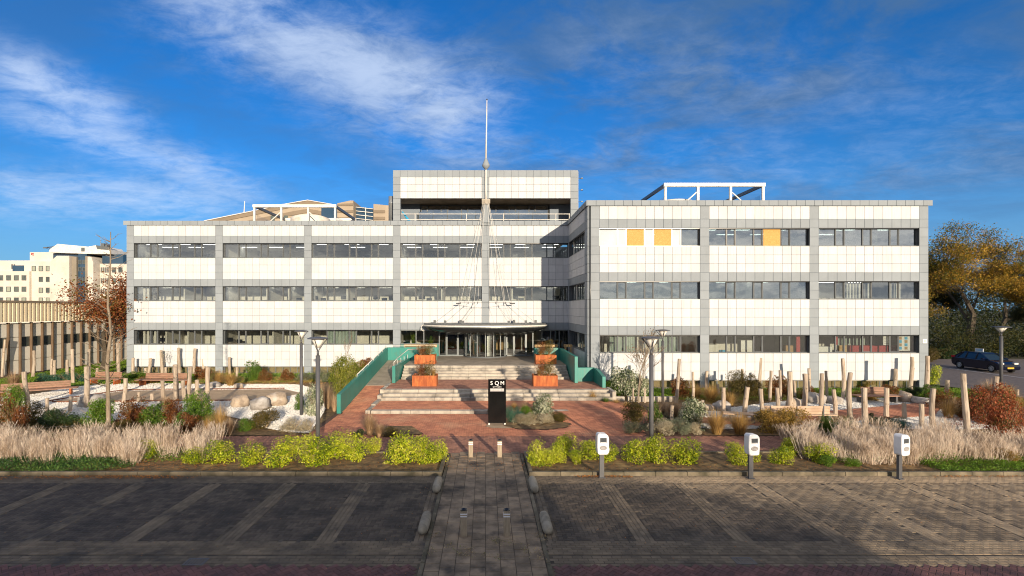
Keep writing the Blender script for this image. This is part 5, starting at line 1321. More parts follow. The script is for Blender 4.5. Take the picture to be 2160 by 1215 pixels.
loft([(-1.98, -.78, .93), (1.12, -.78, .93), (1.12, .78, .93), (-1.98, .78, .93)], [(-1.25, -.60, 1.40), (.3, -.60, 1.38), (.3, .60, 1.38), (-1.25, .60, 1.40)], 'cabin_glass', 'carglass')
rf_ = loft([(-1.36, -.63, 1.36), (.40, -.63, 1.34), (.40, .63, 1.34), (-1.36, .63, 1.36)], [(-1.15, -.56, 1.45), (.22, -.56, 1.44), (.22, .56, 1.44), (-1.15, .56, 1.45)], 'roof', 'carp')
for s_ in (-1, 1):
    for (xa, xb) in ((1.14, .34), (-.88, -.8), (.02, .06), (-2.0, -1.28), (-1.6, -1.15)):
        MB().tube([(xa, s_ * .80, .94), (xb, s_ * .61, 1.40)], .04, 5).build('pillar', 'carp', car)
for s_ in (-1, 1):
    for wx in (-1.34, 1.38):
        b = MB(); b.lathe(0, 0, [(.2, -.1), (.31, -.1), (.32, -.06), (.32, .06), (.31, .1), (.2, .1)], 22); b.v = [(wx + x, s_ * .76 + z, .32 + y) for x, y, z in b.v]; tw_ = b.build('wheel', 'tyre', car)
        b = MB(); b.lathe(0, 0, [(.21, .0), (.2, .012)], 20)
        for k in range(8):
            a = k * math.pi / 4; 
        b.v = [(wx + x, s_ * (.862 + z), .32 + y) for x, y, z in b.v]; rm = b.build('rim', 'rim', None); rm.parent = tw_; rm.location = ORG[rm.name] - ORG[tw_.name]
        b = MB()
        for k in range(8):
            a = k * math.pi / 4; c_, q_ = math.cos(a), math.sin(a)
            b.v += [(wx + c_ * .08 - q_ * .02, s_ * .876, .32 + q_ * .08 + c_ * .02), (wx + c_ * .19 - q_ * .045, s_ * .876, .32 + q_ * .19 + c_ * .045), (wx + c_ * .19 + q_ * .045, s_ * .876, .32 + q_ * .19 - c_ * .045)]; n_ = len(b.v); b.f.append((n_ - 3, n_ - 2, n_ - 1))
        sp_ = b.build('rim_opening', 'tyre', None); sp_.parent = tw_; sp_.location = ORG[sp_.name] - ORG[tw_.name]
    MB().box(1.62, 1.98, s_ * .58 - .16 * (1 if s_ > 0 else 1), s_ * .58 + .16, .68, .80).build('headlight', 'diffuser', car)
    MB().box(-2.08, -1.8, s_ * .73 - .12, s_ * .73 + .115, .88, 1.06).build('tail_light', 'red', car)
    MB().bevbox(.72, .9, s_ * .95 - .1, s_ * .95 + .1, .95, 1.08, .02).build('wing_mirror', 'carp', car)
MB().box(2.06, 2.1, -.26, .26, .36, .47).build('number_plate', 'yellow', car)
MB().box(2.03, 2.09, -.5, .5, .5, .62).build('grille', 'steeld', car)
rsn = MB().box(-.35, .35, -.45, -.42, 1.5, 1.76).build('roof_sign', 'evw', car)
for z, x1 in ((1.67, .28), (1.58, .2)):
    b = MB(); x = -.28
    while x < x1: b.box(x, x + .05, -.457, -.4505, z, z + .045); x += .065
    q = b.build('print_line', 'bluec', None); q.parent = rsn; q.location = ORG[q.name] - ORG[rsn.name]
# bumper, sills
car.location = (42.3, 43.4, .02); car.rotation_euler.z = R(-90); car.scale = (1.04, 1.0, 1.06)
# sign board on the bush at the right edge
o = MB().box(41.45, 42.1, 39.2, 39.24, 1.25, 1.62).box(41.7, 41.76, 39.25, 39.3, 0, 1.6).build('notice_board', 'paper'); o['label'] = 'small white notice board at the right edge among bare twigs'; o['category'] = 'sign'

# ================================================================== POLES
def zq(x, top, base, w_, ox, oy): return (ox + x / 4, oy + top / 4, oy + base / 4, w_ / 4)
PL = [zq(*p, 0, 620) for p in [(70, 795, 1000, 40), (220, 655, 1000, 40), (285, 478, 705, 28), (400, 880, 1030, 32), (435, 548, 700, 20), (455, 560, 710, 24), (565, 556, 705, 26), (592, 865, 1000, 30), (610, 465, 755, 28), (714, 615, 965, 44), (745, 465, 720, 24), (822, 625, 690, 24), (908, 550, 680, 22), (990, 410, 685, 28), (1048, 715, 930, 34), (1122, 540, 685, 26), (1172, 828, 920, 30), (1284, 840, 910, 32), (1230, 625, 680, 26), (1268, 543, 680, 24), (1362, 476, 680, 24), (1375, 728, 885, 34), (1400, 618, 680, 22), (1475, 598, 900, 42), (1510, 455, 680, 26), (1545, 728, 905, 34), (1596, 615, 895, 34), (1640, 462, 680, 24), (1660, 725, 890, 34), (1712, 460, 660, 26), (1750, 620, 1010, 40), (1750, 543, 650, 24), (1838, 536, 660, 26), (1938, 535, 680, 24), (1998, 618, 708, 20), (2135, 628, 740, 20), (32, 385, 700, 22)]]
PR_ = [zq(*p, 1080, 620) for p in [(1412, 548, 918, 28), (1532, 660, 905, 22), (1645, 652, 870, 28), (1738, 762, 860, 24), (1785, 790, 1030, 34), (1830, 752, 840, 22), (1936, 632, 850, 24), (1976, 785, 1065, 40), (2022, 548, 770, 30), (2098, 540, 800, 34), (2108, 802, 1140, 36), (1353, 942, 1085, 34), (1466, 915, 1000, 34), (1608, 895, 1000, 32)]]
PR_ += [zq(*p, 1620, 620) for p in [(18, 648, 905, 26), (75, 790, 1045, 34), (102, 645, 905, 24), (180, 656, 1040, 44), (225, 732, 890, 22), (315, 676, 1030, 44), (352, 630, 900, 26), (450, 672, 1070, 38), (495, 650, 870, 24), (560, 806, 1055, 36), (625, 545, 895, 32), (702, 665, 1070, 42), (790, 532, 775, 36), (828, 796, 1140, 48), (950, 543, 785, 32), (992, 792, 1050, 42), (1075, 632, 805, 32), (1150, 922, 1060, 38), (1210, 532, 820, 34), (1293, 928, 1130, 42), (1342, 523, 880, 38), (1392, 798, 1140, 44), (1508, 726, 840, 34), (1665, 675, 1165, 50), (1916, 695, 1100, 44), (2103, 805, 860, 18)]]
def garden_pole(px_, top, base, w_, label, grp):
    base = max(base, 787.5)
    g = G(px_, base); k = ppm(base); h = (base - top) / k; r = max(.075, min(.17, w_ / k / 2 / math.sqrt(1 + (g.x / g.y) ** 2 * .3)))
    r_ = random.Random(int(px_ * 7 + top)); lean = r_.gauss(0, .035); ly = r_.gauss(0, .03)
    pts, rad = [], []
    n_ = 7; ph = r_.uniform(0, 6); am = r_.uniform(.01, .045) * (1 if h > 1.2 else .4)
    for i in range(n_):
        t_ = i / (n_ - 1); z = -.05 + (h + .05) * t_
        pts.append((g.x + lean * h * (t_ - 1) + am * math.sin(ph + t_ * 4), g.y + ly * h * t_ + am * math.cos(ph * 1.7 + t_ * 3), z)); rad.append(r * (1.08 - .16 * t_ + r_.uniform(-.05, .05)))
    root = thing('timber_pole', label, 'wooden pole', (pts[0][0], pts[0][1], 0), grp)
    b = MB(); b.tube(pts, rad, 10)
    for i, vv in enumerate(b.v):
        q = math.sin(i * 12.9898) * .06 * r; b.v[i] = (vv[0] + q, vv[1] + q * .7, vv[2])
    b.build('trunk', 'pole', root, smooth=False, org=(pts[0][0], pts[0][1], 0))
    p = pts[-1]; MB().lathe(p[0], p[1], [(rad[-1] * .9, p[2] - .001), (rad[-1] * .88, p[2] + .006)], 10).build('sawn_end', 'poleend', root)
    if h > .9:
        b = MB()
        for q in range(r_.randint(1, 3)):
            t_ = r_.uniform(.25, .9); i = min(n_ - 2, int(t_ * (n_ - 1))); a = r_.uniform(math.pi * 1.1, math.pi * 1.9); P0 = Vector(pts[i]); d = Vector((math.cos(a), math.sin(a), 0)) * rad[i]
            b.tube([P0 + d * .8, P0 + d * 1.12], [.04, .022], 6)
        b.build('knot', 'poleend', root)
def name_poles(lst, side, grp):
    lst = sorted(lst); n_ = len(lst)
    hs = [(b_ - t_) / ppm(max(b_, 787.5)) for _, t_, b_, _ in lst]
    for i, (p, h) in enumerate(zip(lst, hs)):
        size = 'short' if h < 1.1 else ('tall' if h > 2.3 else 'medium-height')
        where = 'near the front' if p[2] > 868 else ('at the back of' if p[2] < 800 else 'in the middle of')
        where = {'near the front': 'near the front of', 'at the back of': 'at the back of', 'in the middle of': 'in the middle of'}[where]
        garden_pole(*p, f'{size} pale wooden pole {where} the {side} garden, {ordn(i + 1)} from the left', grp)
name_poles(PL, 'left', 'peeled wooden poles in the left garden'); name_poles(PR_, 'right', 'peeled wooden poles in the right garden')

# ================================================================== BOULDERS AND BENCHES
def boulder(px_, base, w_, h_, label, mat='rock', seed=0):
    g = G(px_, base); k = ppm(base); w_, h_ = w_ / k, h_ / k
    r_ = random.Random(seed + int(px_)); bm_v = []; b = MB()
    nu, nv = 16, 9; ph = [r_.uniform(0, 6.28) for _ in range(8)]
    for j in range(nv + 1):
        th = math.pi * j / nv
        for i in range(nu):
            a = 2 * math.pi * i / nu; d = Vector((math.sin(th) * math.cos(a), math.sin(th) * math.sin(a), -math.cos(th)))
            f = 1 + .10 * math.sin(3 * d.x + ph[0]) * math.cos(2.5 * d.y + ph[1]) + .07 * math.sin(6 * d.z + ph[2] + 3 * d.x) + .04 * math.sin(9 * d.x + ph[3]) * math.sin(8 * d.y + ph[4])
            sq = lambda v_: math.copysign(abs(v_) ** .82, v_)
            b.v.append((sq(d.x) * w_ / 2 * f, sq(d.y) * w_ * .42 * f, (sq(d.z) * .58 + .42) * h_ * f))
    for j in range(nv):
        for i in range(nu): q = (i + 1) % nu; b.f.append((j * nu + i, j * nu + q, (j + 1) * nu + q, (j + 1) * nu + i))
    o = b.build('boulder', mat, smooth=True, org=(0, 0, 0)); o.location = g; o.rotation_euler.z = r_.uniform(-.3, .3)
    o['label'] = label; o['category'] = 'boulder'; o['group'] = 'boulders in the gravel'
for a in [(197, 857, 52, 26, 'cream boulder behind a thick pole in the left gravel', 'rockg'), (507, 859, 38, 27, 'squarish sandy boulder at the front of the left gravel', 'rock'), (549, 865, 42, 27, 'rounded pinkish white boulder right of the squarish one', 'rockg'), (584, 856, 44, 29, 'large tan boulder leaning against the pinkish white one', 'rock'), (450, 818, 30, 13, 'flat pale boulder by the golden grass at the back left', 'rockg'), (503, 820, 19, 12, 'small sandy boulder behind the golden grass at the back left', 'rock'),
          (1492, 868, 24, 16, 'small round tan boulder left of the white boulder, right garden', 'rock'), (1522, 868, 38, 21, 'smooth white boulder behind the short poles, right garden', 'rockg'), (1674, 864, 30, 26, 'brown boulder between two leaning poles, right garden', 'rock'), (1720, 852, 36, 24, 'angular pale boulder at the edge of the right lawn', 'rockg'), (1757, 852, 42, 16, 'long low white boulder beside the angular one', 'rockg'), (1908, 850, 25, 25, 'upright grey brown boulder just right of the back bench', 'rock'), (1944, 853, 38, 16, 'flat grey boulder at the lawn edge, rightmost of the boulders', 'rockg')]:
    boulder(*a[:4], a[4], a[5])
def bench(label, loc, rz, L=2.4, mat='bench', back=True, support='corten', grp='timber benches around the gravel', backmid=False):
    r_ = thing('bench', label, 'bench', (0, 0, 0), grp)
    for k in range(4): MB().bevbox(-L / 2, L / 2, -.3 + k * .155, -.3 + k * .155 + .14, .42, .47, .006).build('seat_plank', mat, r_)
    for s_ in (-1, 1): MB().box(s_ * (L / 2 - .35) - .05, s_ * (L / 2 - .35) + .05, -.28, .28, 0, .42).build('support', support, r_)
    if back:
        bl = L * (.55 if backmid else .8)
        for k in range(3): MB().bevbox(-bl / 2, bl / 2, .26 + k * .02, .30 + k * .02, .5 + k * .125, .5 + k * .125 + .115, .005).build('back_plank', mat, r_)
        for s_ in (-1, 0, 1): MB().box(s_ * bl * .4 - .02, s_ * bl * .4 + .02, .31, .37, .4, .86).build('back_post', support, r_)
    r_.location = loc; r_.rotation_euler.z = rz
bench('brown plank bench at the far left, angled along the gravel edge', G(75, 838), R(32), 4.0)
bench('short brown plank bench at the back left, behind the thin tree', G(222, 812), R(-4), 2.4)
bench('long dark brown plank bench behind the left garden poles', G(345, 815), R(-2), 3.6)
bench('brown bench with a short backrest at the back of the right garden', G(1850, 851), R(2), 2.5, backmid=True, support='steelg')
bench('long pale timber bench seen between the front poles, right garden', G(1672, 893), R(178), 3.7, mat='benchl', support='steelg')
bench('pale backless timber bench by the golden grass, right garden', G(1565, 893), R(160), 1.6, mat='benchl', back=False, support='steelg')
# low timber retaining kerb by the stairs
for (a_, b_) in ((1225, 1325), (1325, 1440)):
    p, q = G(a_, 848), G(b_, 852); o = MB().bevbox(p.x, q.x - .03, p.y, p.y + .2, 0, .3, .02).build('concrete_block', 'conc'); o['label'] = ('concrete kerb block just right of the stairs' if a_ < 1300 else 'concrete kerb block behind the staked young tree'); o['category'] = 'kerb block'
# tree stakes
for (px_, lab) in ((1335.5, 'left round stake of the young staked tree'), (1360, 'right round stake of the young staked tree')):
    g = G(px_, 850); o = MB().tube([(g.x, g.y, 0), (g.x, g.y, .82)], .05, 8).build('tree_stake', 'pole'); o['label'] = lab; o['category'] = 'stake'
# ================================================================== VEGETATION
def np_mesh(name, V_, F_, mats, mi=None):
    me = bpy.data.meshes.new(name); V_ = np.asarray(V_, dtype=np.float32); F_ = np.asarray(F_, dtype=np.int32)
    me.vertices.add(len(V_)); me.vertices.foreach_set('co', V_.reshape(-1)); me.loops.add(F_.size); me.loops.foreach_set('vertex_index', F_.reshape(-1))
    me.polygons.add(len(F_)); me.polygons.foreach_set('loop_start', np.arange(0, F_.size, F_.shape[1], dtype=np.int32))
    for m_ in mats: me.materials.append(M[m_])
    me.polygons.foreach_set('use_smooth', np.zeros(len(F_), dtype=bool)); me.update(calc_edges=True); return me
def leaves(P_, size, rng, up=.5, aspect=.45, droop=.0, outc=None, fold=.15):
    """one bent leaf (two quads sharing the mid-rib) at each point; normals lean up and outward"""
    n = len(P_); P_ = np.asarray(P_)
    nrm = rng.normal(size=(n, 3)) * .8; nrm[:, 2] += up
    if outc is not None: d = P_ - outc; d /= (np.linalg.norm(d, axis=1, keepdims=True) + 1e-6); nrm += d * .9
    nrm /= np.linalg.norm(nrm, axis=1, keepdims=True)
    ax = rng.normal(size=(n, 3)); ax -= (ax * nrm).sum(1, keepdims=True) * nrm; ax /= np.linalg.norm(ax, axis=1, keepdims=True)
    bx = np.cross(nrm, ax); s = size * rng.uniform(.6, 1.25, (n, 1)); 
    tip = P_ + ax * s; m1 = P_ + ax * s * .45 + bx * s * aspect * .5 + nrm * s * fold; m2 = P_ + ax * s * .45 - bx * s * aspect * .5 + nrm * s * fold
    tip[:, 2] -= droop * s[:, 0]
    V_ = np.stack([P_, m1, tip, m2], 1).reshape(-1, 3); F_ = np.arange(n * 4).reshape(n, 4)
    return V_, F_
def blob_points(n, rng, shells=9, squash=1.0, r0=.55, sub=.42):
    """points of a lumpy crown of unit half size: several overlapping sub-clumps"""
    c_ = []
    for i in range(shells):
        a = rng.uniform(0, 2 * np.pi); h = rng.uniform(.15, .95); rr = r0 * np.sqrt(rng.uniform(.1, 1)) * np.sqrt(max(.05, 1 - (h - .3) ** 2))
        c_.append((rr * np.cos(a), rr * np.sin(a), h * 1.15))
    c_ = np.array(c_); k = rng.integers(0, shells, n); sr = sub * rng.uniform(.7, 1.15, shells)
    d = rng.normal(size=(n, 3)); d /= np.linalg.norm(d, axis=1, keepdims=True); r_ = rng.uniform(.35, 1, (n, 1)) ** .5
    P_ = c_[k] + d * r_ * sr[k][:, None]; P_[:, 2] = np.clip(P_[:, 2], .02, None)
    return P_
BUSH = {}
def bush_mesh(kind, var, mat, leaf, n, aspect=.45, up=.5, droop=0, shells=9, sub=.42, r0=.55):
    key = (kind, var)
    if key not in BUSH:
        rng = np.random.default_rng(hash(kind) % 1000 * 0 + sum(map(ord, kind)) * 7 + var)
        P_ = blob_points(n, rng, shells, r0=r0, sub=sub); V_, F_ = leaves(P_, leaf, rng, up, aspect, droop, outc=np.array([0, 0, .3]))
        BUSH[key] = np_mesh('foliage', V_, F_, [mat])
    return BUSH[key]
TW = {}
def twig_mesh(var, mat='twig', n=14, h=1.0, sp=.7, rad=.012):
    key = (var, mat, n, h, sp, rad)
    if key not in TW:
        r_ = random.Random(var * 31 + n); b = MB()
        for i in range(n):
            a = r_.uniform(0, 6.28); d = r_.uniform(.2, 1) * sp; hh = h * r_.uniform(.6, 1)
            p = [Vector((0, 0, 0)), Vector((math.cos(a) * d * .35, math.sin(a) * d * .35, hh * .5)), Vector((math.cos(a) * d, math.sin(a) * d, hh))]
            b.tube(p, [rad, rad * .7, rad * .3], 3, cap=False)
            for q in range(2):
                a2 = a + r_.uniform(-1, 1); e = p[1].lerp(p[2], r_.uniform(0, .6)); b.tube([e, e + Vector((math.cos(a2) * .25, math.sin(a2) * .25, .25)) * h], [rad * .5, rad * .2], 3, cap=False)
        TW[key] = b.mesh('stems', mat)
    return TW[key]
KINDS = {  # mat, leaf size (relative to half height ~1), count, aspect, up, droop, shells
    'laurel': ('yel', .13, 2300, .42, .8, -.1, 12), 'green': ('green', .11, 3400, .5, .3, .1, 10), 'fern': ('fern', .12, 4000, .3, .5, .2, 11),
    'dark': ('dkgreen', .10, 3400, .5, .3, .1, 9), 'blueg': ('blueg', .11, 3600, .3, .6, 0, 9), 'russet': ('brownr', .10, 3400, .5, .2, .1, 10),
    'red': ('redsh', .07, 6500, .6, .2, .1, 14), 'olive': ('olive', .10, 3400, .42, .5, 0, 10), 'gold': ('goldl', .085, 4500, .55, .4, 0, 10),
    'sage': ('sage', .11, 4200, .22, .9, 0, 9), 'sageg': ('sageg', .11, 3800, .22, .9, 0, 9), 'varieg': ('varieg', .13, 2600, .48, .4, .1, 11), 'bamboo': ('bamboo', .12, 5000, .24, .1, .4, 12)}
def bush(px_, base, w_, h_, kind, label, group, cat='shrub', name=None, stems=True, z=0.0, flat=None):
    g = G(px_, base, z); k = ppm(base, z); W_, H_ = w_ / k / math.sqrt(1 + .25 * (g.x / g.y) ** 2), h_ / k
    if kind != 'laurel': W_ *= 1.28; H_ *= 1.12
    mat, leaf, n, asp, up, dr, sh = KINDS[kind]; var = int(px_) % 3
    me = bush_mesh(kind, var, mat, leaf, n, asp, up, dr, sh, *((.52, .46) if kind == 'laurel' else (.42, .55)))
    r_ = thing(name or 'shrub', label, cat, (g.x, g.y + W_ * .3, z), group)
    o = link('foliage', me, (g.x, g.y + W_ * .3, z), r_); o.scale = (W_ / 1.9, W_ / 1.9 * .85, H_ / 1.45); o.rotation_euler.z = (px_ * 1.7) % 6.28
    if stems:
        s_ = link('stems', twig_mesh(var, 'twig'), (g.x, g.y + W_ * .3, z), r_); s_.scale = (W_ / 2, W_ / 2, H_ * .9)
    return r_
# yellow-leaved laurels along the kerb
LR = [(397, 985, 52, 36), (452, 985, 72, 54), (520, 988, 62, 50), (588, 990, 80, 62), (648, 990, 78, 68), (700, 975, 66, 60), (742, 978, 58, 62), (784, 962, 42, 36), (842, 988, 74, 74), (888, 984, 62, 60), (922, 982, 46, 50), (296, 975, 54, 46),
      (1132, 990, 40, 60), (1152, 990, 46, 40), (1178, 985, 46, 46), (1196, 968, 60, 52), (1218, 985, 36, 34), (1250, 976, 60, 44), (1288, 980, 44, 42), (1344, 986, 56, 58), (1388, 986, 62, 70), (1456, 986, 84, 58), (1560, 986, 50, 48), (1590, 980, 36, 36), (1662, 988, 52, 44), (1676, 964, 44, 42), (1742, 984, 66, 48), (1812, 975, 60, 40), (1884, 968, 26, 22)]
LR.sort(); nl = 0; nr = 0
for (x, y, w_, h_) in LR:
    if x < 1000: nl += 1; lab = f'yellow-leaved shrub in the kerb bed left of the path, {ordn(nl)} from the left there'
    else: nr += 1; lab = f'yellow-leaved shrub in the kerb bed right of the path, {ordn(nr)} from the left there'
    bush(x, y - 4, w_ * 1.24, h_ * .88, 'laurel', lab, 'yellow-leaved shrubs along the kerb', z=.04)
bush(1980, 812, 34, 40, 'laurel', 'yellow-leaved shrub at the corner of the front wing by the car park', 'shrubs of the right garden')
B = [ # px, base, w, h, kind, label
 (186, 908, 88, 56, 'fern', 'bright feathery green shrub left of the thin bare tree', 'L'), (100, 908, 80, 44, 'dark', 'low dark green shrub in front of the left gravel', 'L'), (45, 905, 60, 50, 'olive', 'olive green shrub at the left, beside the second pole', 'L'), (12, 880, 50, 60, 'fern', 'green shrub at the very left edge, below the bench', 'L'), (4, 930, 60, 85, 'russet', 'reddish brown shrub at the bottom left edge', 'L'),
 (262, 902, 80, 50, 'russet', 'russet brown shrub just right of the thin tree', 'L'), (312, 905, 80, 46, 'green', 'mid green shrub in the front row, left garden', 'L'), (350, 900, 50, 50, 'russet', 'brown leaved shrub between two green ones, left garden', 'L'), (404, 900, 76, 62, 'fern', 'rounded bright green shrub in front of the pole cluster', 'L'), (368, 915, 50, 42, 'green', 'low green shrub at the foot of the rounded bright green one', 'L'), (390, 915, 46, 40, 'russet', 'rust red shrub in front of the rounded green one', 'L'),
 (548, 911, 76, 36, 'olive', 'clipped olive mound in front of the left boulders', 'L'), (510, 912, 40, 26, 'green', 'small green mound left of the clipped olive one', 'L'), (612, 915, 60, 28, 'sage', 'pale dry sage mound left of the front lamp', 'L'), (645, 915, 46, 26, 'sage', 'pale dry sage mound at the foot of the left front lamp', 'L'),
 (655, 880, 48, 58, 'varieg', 'cream and green variegated shrub by the second left lamp', 'L'), (628, 868, 22, 34, 'green', 'small green shrub behind the second left lamp', 'L'),
 (716, 850, 62, 84, 'bamboo', 'tall yellow-green bamboo clump beside the long teal wall', 'L'), (742, 820, 66, 56, 'bamboo', 'yellow-green bamboo clump behind the long teal wall', 'L'), (765, 792, 40, 34, 'russet', 'twiggy brown shrub at the facade behind the teal wall', 'L'),
 (85, 808, 50, 18, 'blueg', 'blue-green juniper behind the leftmost bench', 'L'), (125, 806, 50, 16, 'blueg', 'blue-green juniper in the middle of the left back row', 'L'), (160, 808, 40, 18, 'blueg', 'blue-green juniper left of the short bench', 'L'), (280, 800, 40, 14, 'green', 'low green plant between the two left benches', 'L'),
 (300, 812, 70, 16, 'russet', 'low rusty plant under the long left bench', 'L'), (420, 802, 40, 26, 'russet', 'rusty shrub right of the long left bench', 'L'), (528, 808, 40, 44, 'green', 'loose green shrub by the left lawn', 'L'), (552, 808, 36, 26, 'russet', 'rusty low shrub behind the tan boulder', 'L'), (600, 806, 34, 24, 'russet', 'brown shrub at the left lawn, left of the rear lamp', 'L'), (640, 808, 60, 20, 'sageg', 'grey-green sage mound behind the rear left lamp', 'L'), (672, 808, 44, 24, 'sageg', 'grey-green sage mound left of the bamboo', 'L'),
 (1076, 892, 24, 26, 'blueg', 'blue-green spurge at the right side of the black sign', 'C'), (1092, 888, 26, 24, 'blueg', 'blue-green spurge behind the pale mounds by the sign', 'C'), (1112, 888, 26, 22, 'fern', 'small bright green plant in the bed by the sign', 'C'), (1148, 888, 42, 40, 'varieg', 'silvery variegated shrub in the round bed by the sign', 'C'),
 (1098, 899, 34, 18, 'sage', 'pale sage mound nearest the sign', 'C'), (1125, 899, 34, 20, 'sage', 'pale sage mound in the middle of the round bed', 'C'), (1150, 897, 34, 20, 'sage', 'pale sage mound in front of the silvery shrub', 'C'), (1180, 893, 34, 16, 'olive', 'low olive groundcover at the right tip of the round bed', 'C'), (1035, 875, 14, 12, 'olive', 'tiny olive tuft left of the sign', 'C'),
 (752, 924, 26, 16, 'dark', 'small dark green mound left of the tan grass tuft', 'C'), (822, 924, 34, 18, 'olive', 'small olive mound right of the tan grass tuft', 'C'),
 (1318, 838, 66, 56, 'varieg', 'large silvery shrub at the foot of the front wing', 'R'), (1352, 838, 50, 44, 'varieg', 'silvery shrub right of the staked young tree', 'R'), (1300, 836, 50, 30, 'green', 'dark green shrub right of the stairs', 'R'),
 (1346, 908, 56, 50, 'olive', 'bronze olive shrub behind the right front lamp', 'R'), (1388, 905, 40, 48, 'green', 'green shrub just right of the front lamp', 'R'), (1340, 918, 46, 24, 'sageg', 'grey sage mound left of the right front lamp', 'R'), (1400, 920, 56, 30, 'sage', 'pale sage mound right of the front lamp', 'R'), (1440, 920, 56, 28, 'sageg', 'grey sage mound in front of the silvery shrub', 'R'), (1476, 918, 40, 22, 'sage', 'pale sage mound next to the golden grass', 'R'), (1470, 902, 62, 56, 'varieg', 'silvery variegated shrub at the front of the right garden', 'R'),
 (1442, 842, 44, 40, 'russet', 'russet shrub behind the tall left pole, right garden', 'R'), (1566, 838, 46, 50, 'olive', 'ochre brown shrub at the back of the right garden', 'R'), (1600, 842, 44, 44, 'olive', 'ochre shrub between two poles, right garden', 'R'), (1590, 808, 36, 40, 'fern', 'bright fern at the foot of the front wing', 'R'), (1655, 840, 50, 40, 'russet', 'rust brown shrub behind the leaning poles', 'R'), (1710, 846, 30, 30, 'russet', 'small rusty shrub behind the angular boulder', 'R'),
 (1640, 916, 66, 44, 'gold', 'golden brown domed shrub, left one of the pair', 'R'), (1690, 918, 76, 48, 'gold', 'golden brown domed shrub, right one of the pair', 'R'), (1870, 906, 60, 26, 'dark', 'dark green juniper by the short poles', 'R'), (1908, 908, 56, 26, 'blueg', 'spreading green juniper right of the short poles', 'R'), (1840, 886, 22, 16, 'dark', 'tiny dark juniper behind the poles', 'R'),
 (1938, 838, 44, 20, 'dark', 'low dark shrub above the flat grey boulder', 'R'), (1890, 838, 46, 24, 'russet', 'brown shrub beside the back bench', 'R'), (1830, 820, 50, 16, 'gold', 'golden low plant behind the back bench', 'R'), (1845, 848, 60, 18, 'gold', 'golden leaves under the back bench', 'R'), (1975, 845, 36, 30, 'green', 'loose green plant beside the lawn', 'R'), (2020, 872, 70, 40, 'russet', 'dark brown shrub at the lawn edge, right garden', 'R'),
 (2120, 905, 84, 80, 'red', 'red-leaved shrub at the right edge, upper one', 'R'), (2150, 960, 90, 110, 'red', 'red-leaved shrub at the bottom right edge', 'R'), (2070, 890, 60, 46, 'russet', 'brown red shrub left of the red ones', 'R'), (2140, 985, 50, 30, 'gold', 'small yellow-orange shrub under the red one', 'R'),
 (1755, 988, 44, 22, 'fern', 'low bright green mound at the kerb below a yellow shrub', 'R'), (1806, 990, 36, 18, 'fern', 'low bright green mound at the kerb by the dry stems', 'R'),
 (1975, 765, 50, 26, 'olive', 'rough olive shrub at the far end of the front wing', 'R'), (2010, 757, 40, 22, 'dark', 'dark shrub at the back of the car park', 'R')]
GN = {'L': 'shrubs of the left garden', 'C': 'plants around the entrance sign', 'R': 'shrubs of the right garden'}
for (x, y, w_, h_, kd, lab, gr) in B:
    q_ = 1.32 if gr == 'C' and x > 1060 else 1.0
    bush(x, y, w_ * q_, h_ * 1.05 * (1.15 if q_ > 1 else 1), kd, lab, GN[gr])
# grasses
def grass_mesh(n, h, sp, curve, width, rng, dirx=0.0, seg=3, tipdrop=.25):
    a = rng.uniform(0, 2 * np.pi, n); r0 = rng.uniform(0, .16, n) * sp; b0 = np.stack([r0 * np.cos(a), r0 * np.sin(a), np.zeros(n)], 1)
    out_ = rng.uniform(.15, 1, n) * sp; hh = h * rng.uniform(.55, 1, n); d = np.stack([np.cos(a), np.sin(a), np.zeros(n)], 1); d[:, 0] += dirx
    side = np.stack([-np.sin(a), np.cos(a), np.zeros(n)], 1); V_ = []
    for i in range(seg + 1):
        t_ = i / seg; p = b0 + d * (out_ * t_ ** curve)[:, None]; p[:, 2] += hh * (t_ - tipdrop * t_ ** 3 * (out_ / sp)); wv = width * (1 - t_ * .9)
        V_.append(p - side * wv); V_.append(p + side * wv)
    V_ = np.stack(V_, 1); base = (np.arange(n) * (2 * (seg + 1)))[:, None]
    F_ = np.concatenate([np.stack([base[:, 0] + 2 * i, base[:, 0] + 2 * i + 1, base[:, 0] + 2 * i + 3, base[:, 0] + 2 * i + 2], 1) for i in range(seg)])
    return V_.reshape(-1, 3), F_
GM = {}
def grass(px_, base, w_, h_, mat, label, group='ornamental grasses', n=700, curve=1.5, z=0.0, dirx=0.0, wd=.006):
    g = G(px_, base, z); k = ppm(base, z); W_, H_ = w_ / k, h_ / k; var = int(px_) % 2; key = (mat, n, curve, var, dirx, wd)
    if key not in GM: rng = np.random.default_rng(var + n); GM[key] = np_mesh('blades', *grass_mesh(n, 1.15, .75, curve, wd, rng, dirx, 4, .5), [mat])
    r_ = thing('grass_tuft', label, 'ornamental grass', (g.x, g.y, z), group); o = link('blades', GM[key], (g.x, g.y, z), r_); o.scale = (W_ / 1.05, W_ / 1.05, H_ / .95); o.rotation_euler.z = px_ % 3
